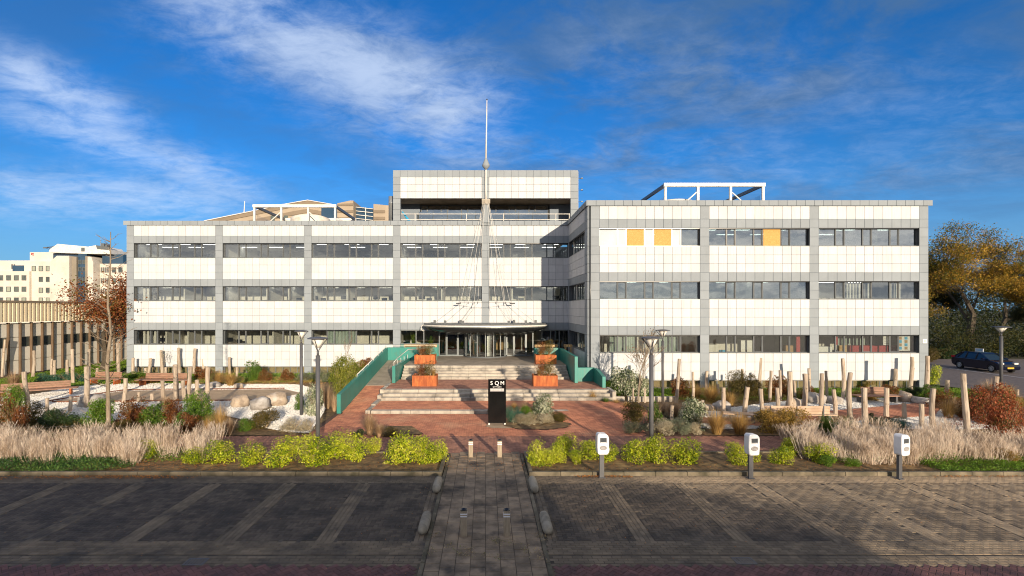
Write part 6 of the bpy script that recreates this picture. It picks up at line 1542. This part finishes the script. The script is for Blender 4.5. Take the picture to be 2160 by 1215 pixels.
for a in [(780, 918, 46, 52, 'tan', 'upright tan grass tuft on the red brick plaza, left'), (800, 920, 40, 30, 'tan', 'low tan grass beside the upright tuft on the plaza'), (1085, 872, 26, 26, 'gold', 'orange grass tuft beside the sign'), (1108, 876, 34, 34, 'tan', 'brown sedge tuft behind the round bed plants', 1), (1122, 880, 26, 26, 'gold', 'bronze grass tuft left of the silvery shrub'),
          (465, 915, 50, 66, 'gold', 'ochre twiggy grass in front of the left gravel'), (440, 918, 36, 44, 'gold', 'ochre grass tuft left of the taller ochre one'), (485, 918, 30, 40, 'tan', 'thin tan grass tuft right of the ochre ones'), (350, 868, 44, 36, 'tan', 'pinkish tan grass behind the bright green shrub'), (690, 862, 40, 56, 'tan', 'tan grass clump at the end of the long teal wall'), (705, 868, 30, 40, 'tan', 'small tan grass clump touching the long teal wall'), (676, 858, 34, 54, 'tan', 'tan grass clump behind the variegated shrub'),
          (462, 812, 44, 34, 'gold', 'golden grass tuft behind the left boulders, left one'), (486, 815, 44, 34, 'gold', 'golden grass tuft behind the left boulders, right one'),
          (1250, 848, 30, 26, 'gold', 'small olive gold tuft at the right end of the steps'), (1278, 853, 26, 16, 'ggrass', 'low green tuft along the plaza edge, first one'), (1300, 855, 24, 14, 'gold', 'low golden tuft along the plaza edge'), (1322, 862, 26, 16, 'gold', 'low tuft at the corner of the plaza edge'),
          (1420, 882, 56, 42, 'tan', 'feathery pinkish tan grass behind the short poles'), (1395, 875, 44, 36, 'tan', 'feathery tan grass right of the rear lamp'), (1512, 916, 70, 56, 'gold', 'big golden fountain grass at the front, left one'), (1560, 916, 70, 50, 'gold', 'big golden fountain grass at the front, right one'), (1500, 848, 56, 40, 'gold', 'golden grass above the white boulder'), (1540, 858, 44, 36, 'gold', 'golden grass right of the white boulder'), (1470, 842, 40, 34, 'gold', 'golden grass beside the tall pole, back row'),
          (1745, 916, 56, 44, 'ggrass', 'fresh green grass tuft left of the thick pole'), (1782, 918, 60, 44, 'ggrass', 'fresh green grass tuft in front of the thick pole'), (1722, 915, 40, 30, 'ggrass', 'fresh green grass tuft beside the golden shrub'),
          (2000, 884, 50, 48, 'gold', 'leaning golden grass at the end of the brick path'), (2020, 878, 44, 40, 'tan', 'tan grass behind the leaning golden one'), (2090, 845, 60, 48, 'tan', 'tall tan feather grass by the far right lamp, left one'), (2120, 850, 60, 44, 'gold', 'tall golden feather grass by the far right lamp, right one'), (2145, 865, 44, 34, 'gold', 'golden grass at the right frame edge'),
          (30, 820, 40, 40, 'tan', 'tan grass by the leftmost pole in front of the shed'), (8, 835, 50, 26, 'gold', 'golden grass left of the leftmost bench'), (1700, 838, 30, 22, 'ggrass', 'small green grass tuft at the lawn edge')]:
    grass(*a[:6])
# plants in the steel planters
names = ['at the head of the stairs, left', 'at the head of the stairs, right', 'on the terrace, left of the stairs', 'on the terrace, right of the stairs']
for i, (x, y, z, wd_, dp) in enumerate(PLANT_POS):
    for j, (dx_, kd, lab) in enumerate(((-.35, 'russet', 'brown twiggy plant'), (.3, 'olive', 'olive green filler plant'))):
        mat, leaf, n, asp, up, dr, sh = KINDS[kd]
        r_ = thing('planter_plant', f'{lab} in the steel planter {names[i]}', 'plant', (x + dx_, y, z), 'plants in the steel planters')
        o = link('foliage', bush_mesh(kd + 'p', j, mat, .11, 1500, .4, .5, 0, 9), (x + dx_, y, z), r_); o.scale = (.55, .46, .52 + .14 * j + .16 * (i % 2))
        o = link('stems', twig_mesh(i, 'twig', 26, 1.0, .5, .01), (x + dx_, y, z), r_); o.scale = (.8, .6, .78 if i < 2 else .62)
    key = 'pg'; 
    rng = np.random.default_rng(i); me = np_mesh('blades', *grass_mesh(260, .5, .38, 1.7, .006, rng), ['gold' if i != 0 else 'tan'])
    gx_ = x + (.5 if i == 2 else -.35); r_ = thing('planter_grass', f'golden grass in the steel planter {names[i]}', 'ornamental grass', (gx_, y, z), 'grasses in the steel planters'); link('blades', me, (gx_, y - .1, z), r_)
# dry pale stems: masses nobody could count
def stem_field(label, n, poly, hrange, seed, mat, lean=.18, z0=.05, wd=.0045, branch=True):
    r_ = np.random.default_rng(seed); xs_, ys_ = zip(*poly); pts = []
    while len(pts) < n:
        x, y = r_.uniform(min(xs_), max(xs_)), r_.uniform(min(ys_), max(ys_))
        if inpoly(x, y, poly): pts.append((x, y))
    nc = max(8, n // 75); C0 = np.array(pts[:nc]); ci = r_.integers(0, nc, n)
    P0 = np.zeros((n, 3)); off_ = r_.normal(0, .10, (n, 2)); P0[:, :2] = C0[ci] + off_; P0[:, 2] = z0
    ch = r_.uniform(.5, 1.12, nc)[ci]
    a = np.arctan2(off_[:, 1], off_[:, 0]) + r_.normal(0, .5, n); hh = r_.uniform(*hrange, n) * ch; ln_ = (np.hypot(off_[:, 0], off_[:, 1]) / .13 * lean + np.abs(r_.normal(0, .05, n))) * hh
    V_, F_ = [], []
    def strip(A, Bp, C, w0, w1, w2):
        nonlocal V_, F_
        k = len(A); dirv = C - A; sd = np.stack([-dirv[:, 1] + 1e-3, dirv[:, 0] - .5 * np.abs(dirv[:, 2]), np.zeros(k)], 1); sd = np.stack([np.cos(r_.uniform(-.9, .9, k)), np.sin(r_.uniform(-.9, .9, k)), np.zeros(k)], 1)
        base = sum(len(v_) for v_ in V_)
        V_.append(np.stack([A - sd * w0, A + sd * w0, Bp + sd * w1, Bp - sd * w1, C + sd * w2, C - sd * w2], 1).reshape(-1, 3))
        q = base + np.arange(k)[:, None] * 6; F_.append(np.concatenate([q + [0, 1, 2, 3], q + [3, 2, 4, 5]]))
    d = np.stack([np.cos(a), np.sin(a), np.zeros(n)], 1)
    m_ = P0 + d * (ln_ * .62)[:, None]; m_[:, 2] += hh * .5; t_ = P0 + d * ln_[:, None]; t_[:, 2] += hh
    strip(P0, m_, t_, wd * 1.3, wd, wd * .6)
    if branch:
        for k in range(3):
            f = r_.uniform(.45, .92, n)[:, None]; A = m_ * (1 - f) + t_ * f; a2 = r_.uniform(0, 2 * np.pi, n); L2 = r_.uniform(.06, .2, n)
            e = A + np.stack([np.cos(a2) * L2 * .6, np.sin(a2) * L2 * .6, L2], 1); strip(A, (A + e) / 2, e, wd * .8, wd * .8, wd * .5)
    V_ = np.concatenate(V_); F_ = np.concatenate(F_)
    o = link('dry_stems', np_mesh('dry_stems', V_, F_, [mat])); o['kind'] = 'stuff'; o['label'] = label; o['category'] = 'dry plants'
stem_field('mass of pale dry upright stems along the left kerb', 13500, [(-24, 17.2), (-10.2, 17.3), (-9.6, 18.0), (-9.6, 18.9), (-12, 19.3), (-24, 19.3)], (.52, .98), 1, 'pinkt', wd=.0038, lean=.22)
stem_field('mass of pale dry upright stems along the right kerb', 10000, [(11.2, 17.8), (13.2, 17.2), (19.6, 17.3), (22, 18.2), (20.8, 19.2), (12.4, 19.2), (11.0, 18.6)], (.5, .9), 2, 'pinkt', wd=.0038, lean=.22)
stem_field('thin line of dry stems behind the right bed', 900, [(12, 19.8), (20, 19.8), (20, 20.6), (12, 20.6)], (.5, .9), 3, 'pinkt')
def leaf_carpet(label, n, poly, h, size, mat, seed, z0=.05, name='groundcover'):
    r_ = np.random.default_rng(seed); xs_, ys_ = zip(*poly); pts = []
    while len(pts) < n:
        x, y = r_.uniform(min(xs_), max(xs_)), r_.uniform(min(ys_), max(ys_))
        if inpoly(x, y, poly): pts.append((x, y, z0 + r_.uniform(0, h) * (.6 + .4 * math.sin(x * 2.3) * math.cos(y * 3))))
    V_, F_ = leaves(np.array(pts), size, r_, .6, .5); o = link(name, np_mesh(name, V_, F_, [mat])); o['kind'] = 'stuff'; o['label'] = label; o['category'] = 'ground cover'
leaf_carpet('low green groundcover along the left kerb', 20000, [(-25, 16.35), (-12.6, 16.3), (-11.6, 17.0), (-12.6, 17.8), (-25, 17.8)], .34, .07, 'iris', 4)
leaf_carpet('low green groundcover along the right kerb', 15000, [(14.6, 16.35), (25, 16.3), (25, 17.6), (14.6, 17.4)], .22, .06, 'fern', 5)
leaf_carpet('green leaves low among the left dry stems', 9000, [(-24, 17.4), (-10, 17.4), (-10, 19), (-24, 19.2)], .4, .07, 'green', 12)
leaf_carpet('green leaves low among the right dry stems', 8000, [(11.4, 17.3), (21, 17.3), (21, 19), (12, 19)], .36, .06, 'fern', 13)
leaf_carpet('green clumps behind the left dry stems', 3500, [(-24, 19.8), (-18, 19.8), (-16, 20.9), (-24, 21.2)], .4, .08, 'iris', 6)
leaf_carpet('low ochre and brown perennials at the back of the right garden', 14000, gp((1430, 852), (1440, 832), (1600, 828), (1740, 832), (1700, 845), (1560, 856)), .32, .055, 'olive', 7)
leaf_carpet('low golden perennials behind the left boulders', 7000, gp((400, 812), (420, 800), (640, 798), (690, 812), (560, 814)), .25, .055, 'gold', 8)
leaf_carpet('low grey green cover at the front of the right garden', 9000, gp((1325, 915), (1345, 880), (1420, 868), (1470, 885), (1500, 912)), .16, .05, 'sageg', 9)
leaf_carpet('low brown green cover along the front of the left garden', 14000, gp((-60, 912), (-60, 890), (200, 893), (430, 893), (500, 905), (505, 914)), .28, .055, 'olive', 10)
leaf_carpet('low brown cover between the shrubs at the right edge', 8000, gp((1990, 905), (2000, 850), (2080, 835), (2190, 850), (2190, 915)), .3, .055, 'redsh' if 'redsh' in M else 'olive', 11)
# fallen leaves
def litter(n, poly, seed, z, label, big=.05):
    r_ = np.random.default_rng(seed); xs_, ys_ = zip(*poly); pts = []
    while len(pts) < n:
        x, y = r_.uniform(min(xs_), max(xs_)), r_.uniform(min(ys_), max(ys_)); 
        if inpoly(x, y, poly): pts.append((x, y, z + r_.uniform(0, .012)))
    V_, F_ = leaves(np.array(pts), big, r_, 6.0, .6, fold=.08); o = link('fallen_leaves', np_mesh('fallen_leaves', V_, F_, ['leafbrown'])); o['kind'] = 'stuff'; o['label'] = label; o['category'] = 'fallen leaves'
litter(900, [(-24, 15.7), (-9, 15.9), (-9, 16.2), (-24, 16.2)], 1, .01, 'orange fallen leaves along the left kerb')
litter(500, [(-14, 15.95), (-9.6, 15.9), (-9.6, 16.2), (-14, 16.2)], 8, .012, 'dense drift of orange leaves against the left kerb')
litter(700, [(-13, 16.4), (-9, 16.4), (-8, 17.6), (-13, 17.8)], 2, .06, 'orange fallen leaves in the left bed')
litter(260, [(2.8, 16.0), (4.6, 16.0), (4.6, 16.18), (2.8, 16.18)], 3, .012, 'small drift of fallen leaves at the right kerb')
litter(350, [(14, 16.0), (20, 16.0), (20, 16.18), (14, 16.18)], 4, .012, 'fallen leaves along the right kerb by the dry stems')
litter(900, [(-24, 9.8), (24, 9.8), (24, 16), (-24, 16)], 5, .006, 'scattered small leaves on the paving', .028)
litter(2600, [(-9, 16.4), (20, 16.4), (20, 18.4), (-9, 18.4)], 6, .055, 'scattered leaves on the soil of the kerb beds', .04)
litter(300, [(-8, 21.5), (8, 21.5), (8, 27), (-8, 27)], 7, .006, 'scattered leaves on the red brick plaza', .03)
# weeds in the path joints
wv = []
for (px_, py_) in ((1042, 1140), (1050, 1150), (1072, 1148), (985, 1160), (970, 1170), (995, 1171), (1022, 1172), (1108, 1160), (1112, 1168), (920, 1130), (945, 1155), (1133, 1132), (1148, 1135), (1052, 1178), (910, 1165), (1140, 1165), (1142, 1178)):
    g = G(px_, py_)
    for k in range(26): wv.append((g.x + random.gauss(0, .07), g.y + random.gauss(0, .09), random.uniform(.005, .06)))
V_, F_ = leaves(np.array(wv), .05, np.random.default_rng(3), .6, .3); o = link('weeds', np_mesh('weeds', V_, F_, ['moss'])); o['kind'] = 'stuff'; o['label'] = 'dry weeds growing in the joints of the tiled path'; o['category'] = 'weeds'
# lawn blades
def lawn(poly, n, seed, label):
    r_ = np.random.default_rng(seed); xs_, ys_ = zip(*poly); pts = []
    while len(pts) < n:
        x, y = r_.uniform(min(xs_), max(xs_)), r_.uniform(min(ys_), max(ys_))
        if inpoly(x, y, poly): pts.append((x, y))
    P0 = np.array(pts); a = r_.uniform(0, 6.28, n); h = r_.uniform(.05, .13, n); w_ = .02
    A = np.stack([P0[:, 0] - np.cos(a) * w_, P0[:, 1] - np.sin(a) * w_, np.full(n, .03)], 1); B_ = np.stack([P0[:, 0] + np.cos(a) * w_, P0[:, 1] + np.sin(a) * w_, np.full(n, .03)], 1)
    C_ = np.stack([P0[:, 0] + r_.normal(0, .04, n), P0[:, 1] + r_.normal(0, .04, n), .03 + h], 1)
    o = link('lawn_grass', np_mesh('lawn_grass', np.stack([A, B_, C_], 1).reshape(-1, 3), np.arange(n * 3).reshape(n, 3), ['lawn'])); o['kind'] = 'stuff'; o['label'] = label; o['category'] = 'grass'
lawn(LAWN_L, 30000, 1, 'short green grass of the lawn before the left block'); lawn(LAWN_R, 26000, 2, 'short green grass of the lawn before the front wing')
# gravel stones that catch the light
def pebbles(poly, n, seed, label, hole, z=.05):
    r_ = np.random.default_rng(seed); xs_, ys_ = zip(*poly); pts = []
    while len(pts) < n:
        x, y = r_.uniform(max(-30, min(xs_)), min(30, max(xs_))), r_.uniform(min(ys_), max(ys_))
        if inpoly(x, y, poly) and not inpoly(x, y, hole): pts.append((x, y))
    n = len(pts); P0 = np.array(pts); s = r_.uniform(.02, .055, n)[:, None]
    T_ = np.array([(1, 0, 0), (0, 1, 0), (-1, 0, 0), (0, -1, 0), (0, 0, .9)])
    an = r_.uniform(0, 6.28, n); c_, q_ = np.cos(an), np.sin(an); V_ = np.zeros((n, 5, 3))
    for i, (tx, ty, tz) in enumerate(T_): V_[:, i, 0] = P0[:, 0] + (tx * c_ - ty * q_) * s[:, 0]; V_[:, i, 1] = P0[:, 1] + (tx * q_ + ty * c_) * s[:, 0] * .7; V_[:, i, 2] = z - .004 + tz * s[:, 0]
    F_ = (np.arange(n)[:, None, None] * 5 + np.array([(0, 1, 4), (1, 2, 4), (2, 3, 4), (3, 0, 4)])[None]).reshape(-1, 3)
    o = link('gravel', np_mesh('gravel', V_.reshape(-1, 3), F_, ['pebble'])); o['kind'] = 'stuff'; o['label'] = label; o['category'] = 'gravel'
M['pebble'] = pmat('pebble', (.78, .74, .67), (.52, .51, .48), 9, .85, rnd=.18)
pebbles(GRAV_L, 60000, 1, 'white gravel of the left garden', SPATH_L); pebbles(GRAV_R, 45000, 2, 'white gravel of the right garden', BPATH_R)

# ---------------------------------------------------------------- trees
def tree_wood(b, p, d, L, r, lev, rnd, tips, spread=.5, nb=3, gnarl=.12, upb=.15, minr=.006, twig_n=3):
    n = 4; pts = [Vector(p)]; rad = [r]; dd = Vector(d).normalized()
    for i in range(n):
        dd = (dd + Vector((rnd.gauss(0, gnarl), rnd.gauss(0, gnarl), rnd.gauss(0, gnarl) + upb * .3))).normalized()
        pts.append(pts[-1] + dd * L / n); rad.append(max(minr, r * (1 - .42 * (i + 1) / n)))
    b.tube(pts, rad, 6 if r > .05 else 3, cap=False)
    if lev == 0: tips.append(pts[-1]); tips.append(pts[-2]); return
    for k in range(nb + (1 if rnd.random() < .4 else 0)):
        t_ = rnd.uniform(.35, 1.0) if k else 1.0; i = min(n - 1, int(t_ * n)); q = pts[i].lerp(pts[i + 1], t_ * n - i if t_ < 1 else 1)
        ax = Vector((rnd.gauss(0, 1), rnd.gauss(0, 1), rnd.gauss(0, .35))); ax = (ax - dd * ax.dot(dd)).normalized()
        nd = (dd + ax * spread * rnd.uniform(.6, 1.4) + Vector((0, 0, upb))).normalized()
        tree_wood(b, q, nd, L * rnd.uniform(.62, .82), rad[-1] * (.8 if k == 0 else .6), lev - 1, rnd, tips, spread, nb, gnarl, upb, minr)
def make_tree(label, x, y, h, seed, lev=5, leafmat_='autumn', per=16, leaf=.2, clump=.55, trunk=.28, spread=.6, L0=None, barkm='barkd', group=None, keep=1.0, low=0, name='tree', nb=3, upb=.15):
    rnd = random.Random(seed); b = MB(); tips = []; L0 = L0 or h * .27
    tree_wood(b, (0, 0, 0), (0, 0, 1), L0, trunk, lev, rnd, tips, spread, nb, .10, upb, .008 if lev > 3 else .005)
    zs = max(t_.z for t_ in tips); sc_ = h / zs
    r_ = thing(name, label, 'tree', (x, y, 0), group); tm = b.mesh('trunk', barkm); o = link('trunk', tm, (x, y, 0), r_); o.scale = (sc_, sc_, sc_)
    co = None
    if leafmat_:
        rng = np.random.default_rng(seed); T_ = np.array([tuple(t_) for t_ in tips if rnd.random() < keep]); 
        P_ = np.repeat(T_, per, 0) + rng.normal(size=(len(T_) * per, 3)) * clump * np.array([1, 1, .7]) / sc_ * .6
        V_, F_ = leaves(P_, leaf / sc_, rng, .3, .75); co = np_mesh('crown', V_, F_, [leafmat_]); c_ = link('crown', co, (x, y, 0), r_); c_.scale = (sc_, sc_, sc_)
    return r_, tm, co, sc_
def again(src, label, x, y, k, rz, mat=None, group=None):
    r0, tm, co, sc_ = src; r_ = thing('tree', label, 'tree', (x, y, 0), group)
    for nm, me in (('trunk', tm), ('crown', co)):
        if me is None: continue
        if mat and nm == 'crown': me = me.copy(); me.materials[0] = M[mat]
        o = link(nm, me, (x, y, 0), r_); o.scale = (sc_ * k,) * 3; o.rotation_euler.z = rz
GT = 'autumn trees behind the car park'
T1 = make_tree('tall spreading autumn tree with golden leaves behind the navy car', 55, 58, 15.4, 3, 6, 'autumn', 24, .17, .8, .30, .66, group=GT, L0=2.7, keep=.62, nb=3)
again(T1, 'golden brown tree close to the right corner of the front wing', 47.5, 56, .62, 1.2, None, GT)
again(T1, 'dark green-gold tree at the right frame edge', 63.5, 57, .82, 2.6, None, GT)
again(T1, 'dark tree standing behind the golden one, left', 58, 70, .72, 4.0, 'wood_g', GT)
again(T1, 'dark tree standing behind the golden one, right', 72, 72, .85, 5.2, 'wood_g', GT)
again(T1, 'dark tree far behind the navy car', 68, 62, .5, .4, 'wood_g', GT)
# undergrowth mass behind the car park
rng = np.random.default_rng(9); n_ = 60000
P_ = np.stack([rng.uniform(34, 78, n_), rng.uniform(53.5, 62, n_), np.zeros(n_)], 1); P_[:, 2] = rng.uniform(0, 1, n_) ** .8 * (2.6 + 1.6 * np.sin(P_[:, 0] * .7) * np.cos(P_[:, 0] * .31 + 1) + 1.0 * np.sin(P_[:, 1]))
V_, F_ = leaves(P_, .19, rng, .3, .6); o = link('undergrowth', np_mesh('undergrowth', V_, F_, ['wood_g'])); o['kind'] = 'stuff'; o['label'] = 'dark undergrowth behind the car park'; o['category'] = 'undergrowth'
# far tree belts that close the horizon
for (x0, x1, y0, y1, hh, sd_, lab) in ((80, 260, 90, 130, 10, 1, 'distant belt of trees on the right'), (-260, -95, 150, 190, 9, 2, 'distant belt of trees on the left')):
    rng = np.random.default_rng(sd_ + 20); n_ = 45000; P_ = np.stack([rng.uniform(x0, x1, n_), rng.uniform(y0, y1, n_), np.zeros(n_)], 1); P_[:, 2] = rng.uniform(0, 1, n_) * hh * (.75 + .25 * np.sin(P_[:, 0] * .21))
    V_, F_ = leaves(P_, .5, rng, .3, .7); o = link('treeline', np_mesh('treeline', V_, F_, ['wood_g'])); o['kind'] = 'stuff'; o['label'] = lab; o['category'] = 'trees'
# red-brown tree at the left corner of the block
g = G(243, 800)
make_tree('red-brown leaved tree at the left end of the white building', -32.5, 43.5, 8.0, 14, 4, 'autred', 46, .17, 1.1, .15, .62, group=None, L0=2.0, keep=.9, nb=3)
# thin young tree in front
b = MB(); g = G(227, 930); rnd = random.Random(5); tr = thing('young_tree', 'tall thin bare young tree in the left front bed', 'tree', (g.x, g.y, 0)); H_ = 8.35
pts = [Vector((g.x + .05 * math.sin(i * 1.1) + (.1 * i / 14), g.y + .04 * math.cos(i * 1.7), H_ * i / 14)) for i in range(15)]
b.tube(pts, [.085 * (1 - i / 15.5) + .008 for i in range(15)], 8); b.build('trunk', 'bark', tr, smooth=True, org=(g.x, g.y, 0))
b = MB()
for i in range(52):
    t_ = rnd.uniform(.24, .97); k = t_ * 14; i0 = min(13, int(k)); p = pts[i0].lerp(pts[i0 + 1], k - i0); a = rnd.uniform(0, 6.28); L2 = (1.1 - t_ * .75) * rnd.uniform(.5, 1.5)
    q = [p, p + Vector((math.cos(a), math.sin(a), .35)) * L2 * .5, p + Vector((math.cos(a), math.sin(a), .55)) * L2]; b.tube(q, [.018, .011, .005], 4, cap=False)
    for j in range(3): e = q[1].lerp(q[2], rnd.random()); a2 = a + rnd.uniform(-1.2, 1.2); b.tube([e, e + Vector((math.cos(a2), math.sin(a2), .4)) * L2 * .35], [.007, .003], 3, cap=False)
b.build('branches', 'bark', tr, org=(g.x, g.y, 0))
make_tree('young staked tree with bare twigs in front of the wing', *G(1347, 850)[:2], 4.2, 8, 4, 'brownr', 2, .07, .3, .055, .45, barkm='bark', L0=1.5, keep=.25, name='young_tree')
make_tree('thin bare sapling against the white wall left of the ramp', *G(727, 790)[:2], 3.6, 21, 3, None, barkm='bark', trunk=.03, spread=.3, L0=1.3, name='sapling')
make_tree('slender bare sapling behind the left poles', *G(345, 792)[:2], 2.2, 22, 3, 'varieg', 3, .07, .3, .02, .4, barkm='bark', L0=.8, keep=.4, name='sapling')
make_tree('bare twiggy bush at the right frame edge', 41.0, 38.2, 4.3, 31, 4, None, barkm='twig', trunk=.05, spread=.9, L0=.9, name='bare_bush', upb=.3)
# trees behind the viewpoint: their shade streaks the plaza and parking bays
make_tree('bare tree behind the viewpoint, shading the plaza', 16.4, -11, 8.6, 41, 5, None, barkm='bark', trunk=.16, spread=.5, L0=2.6)
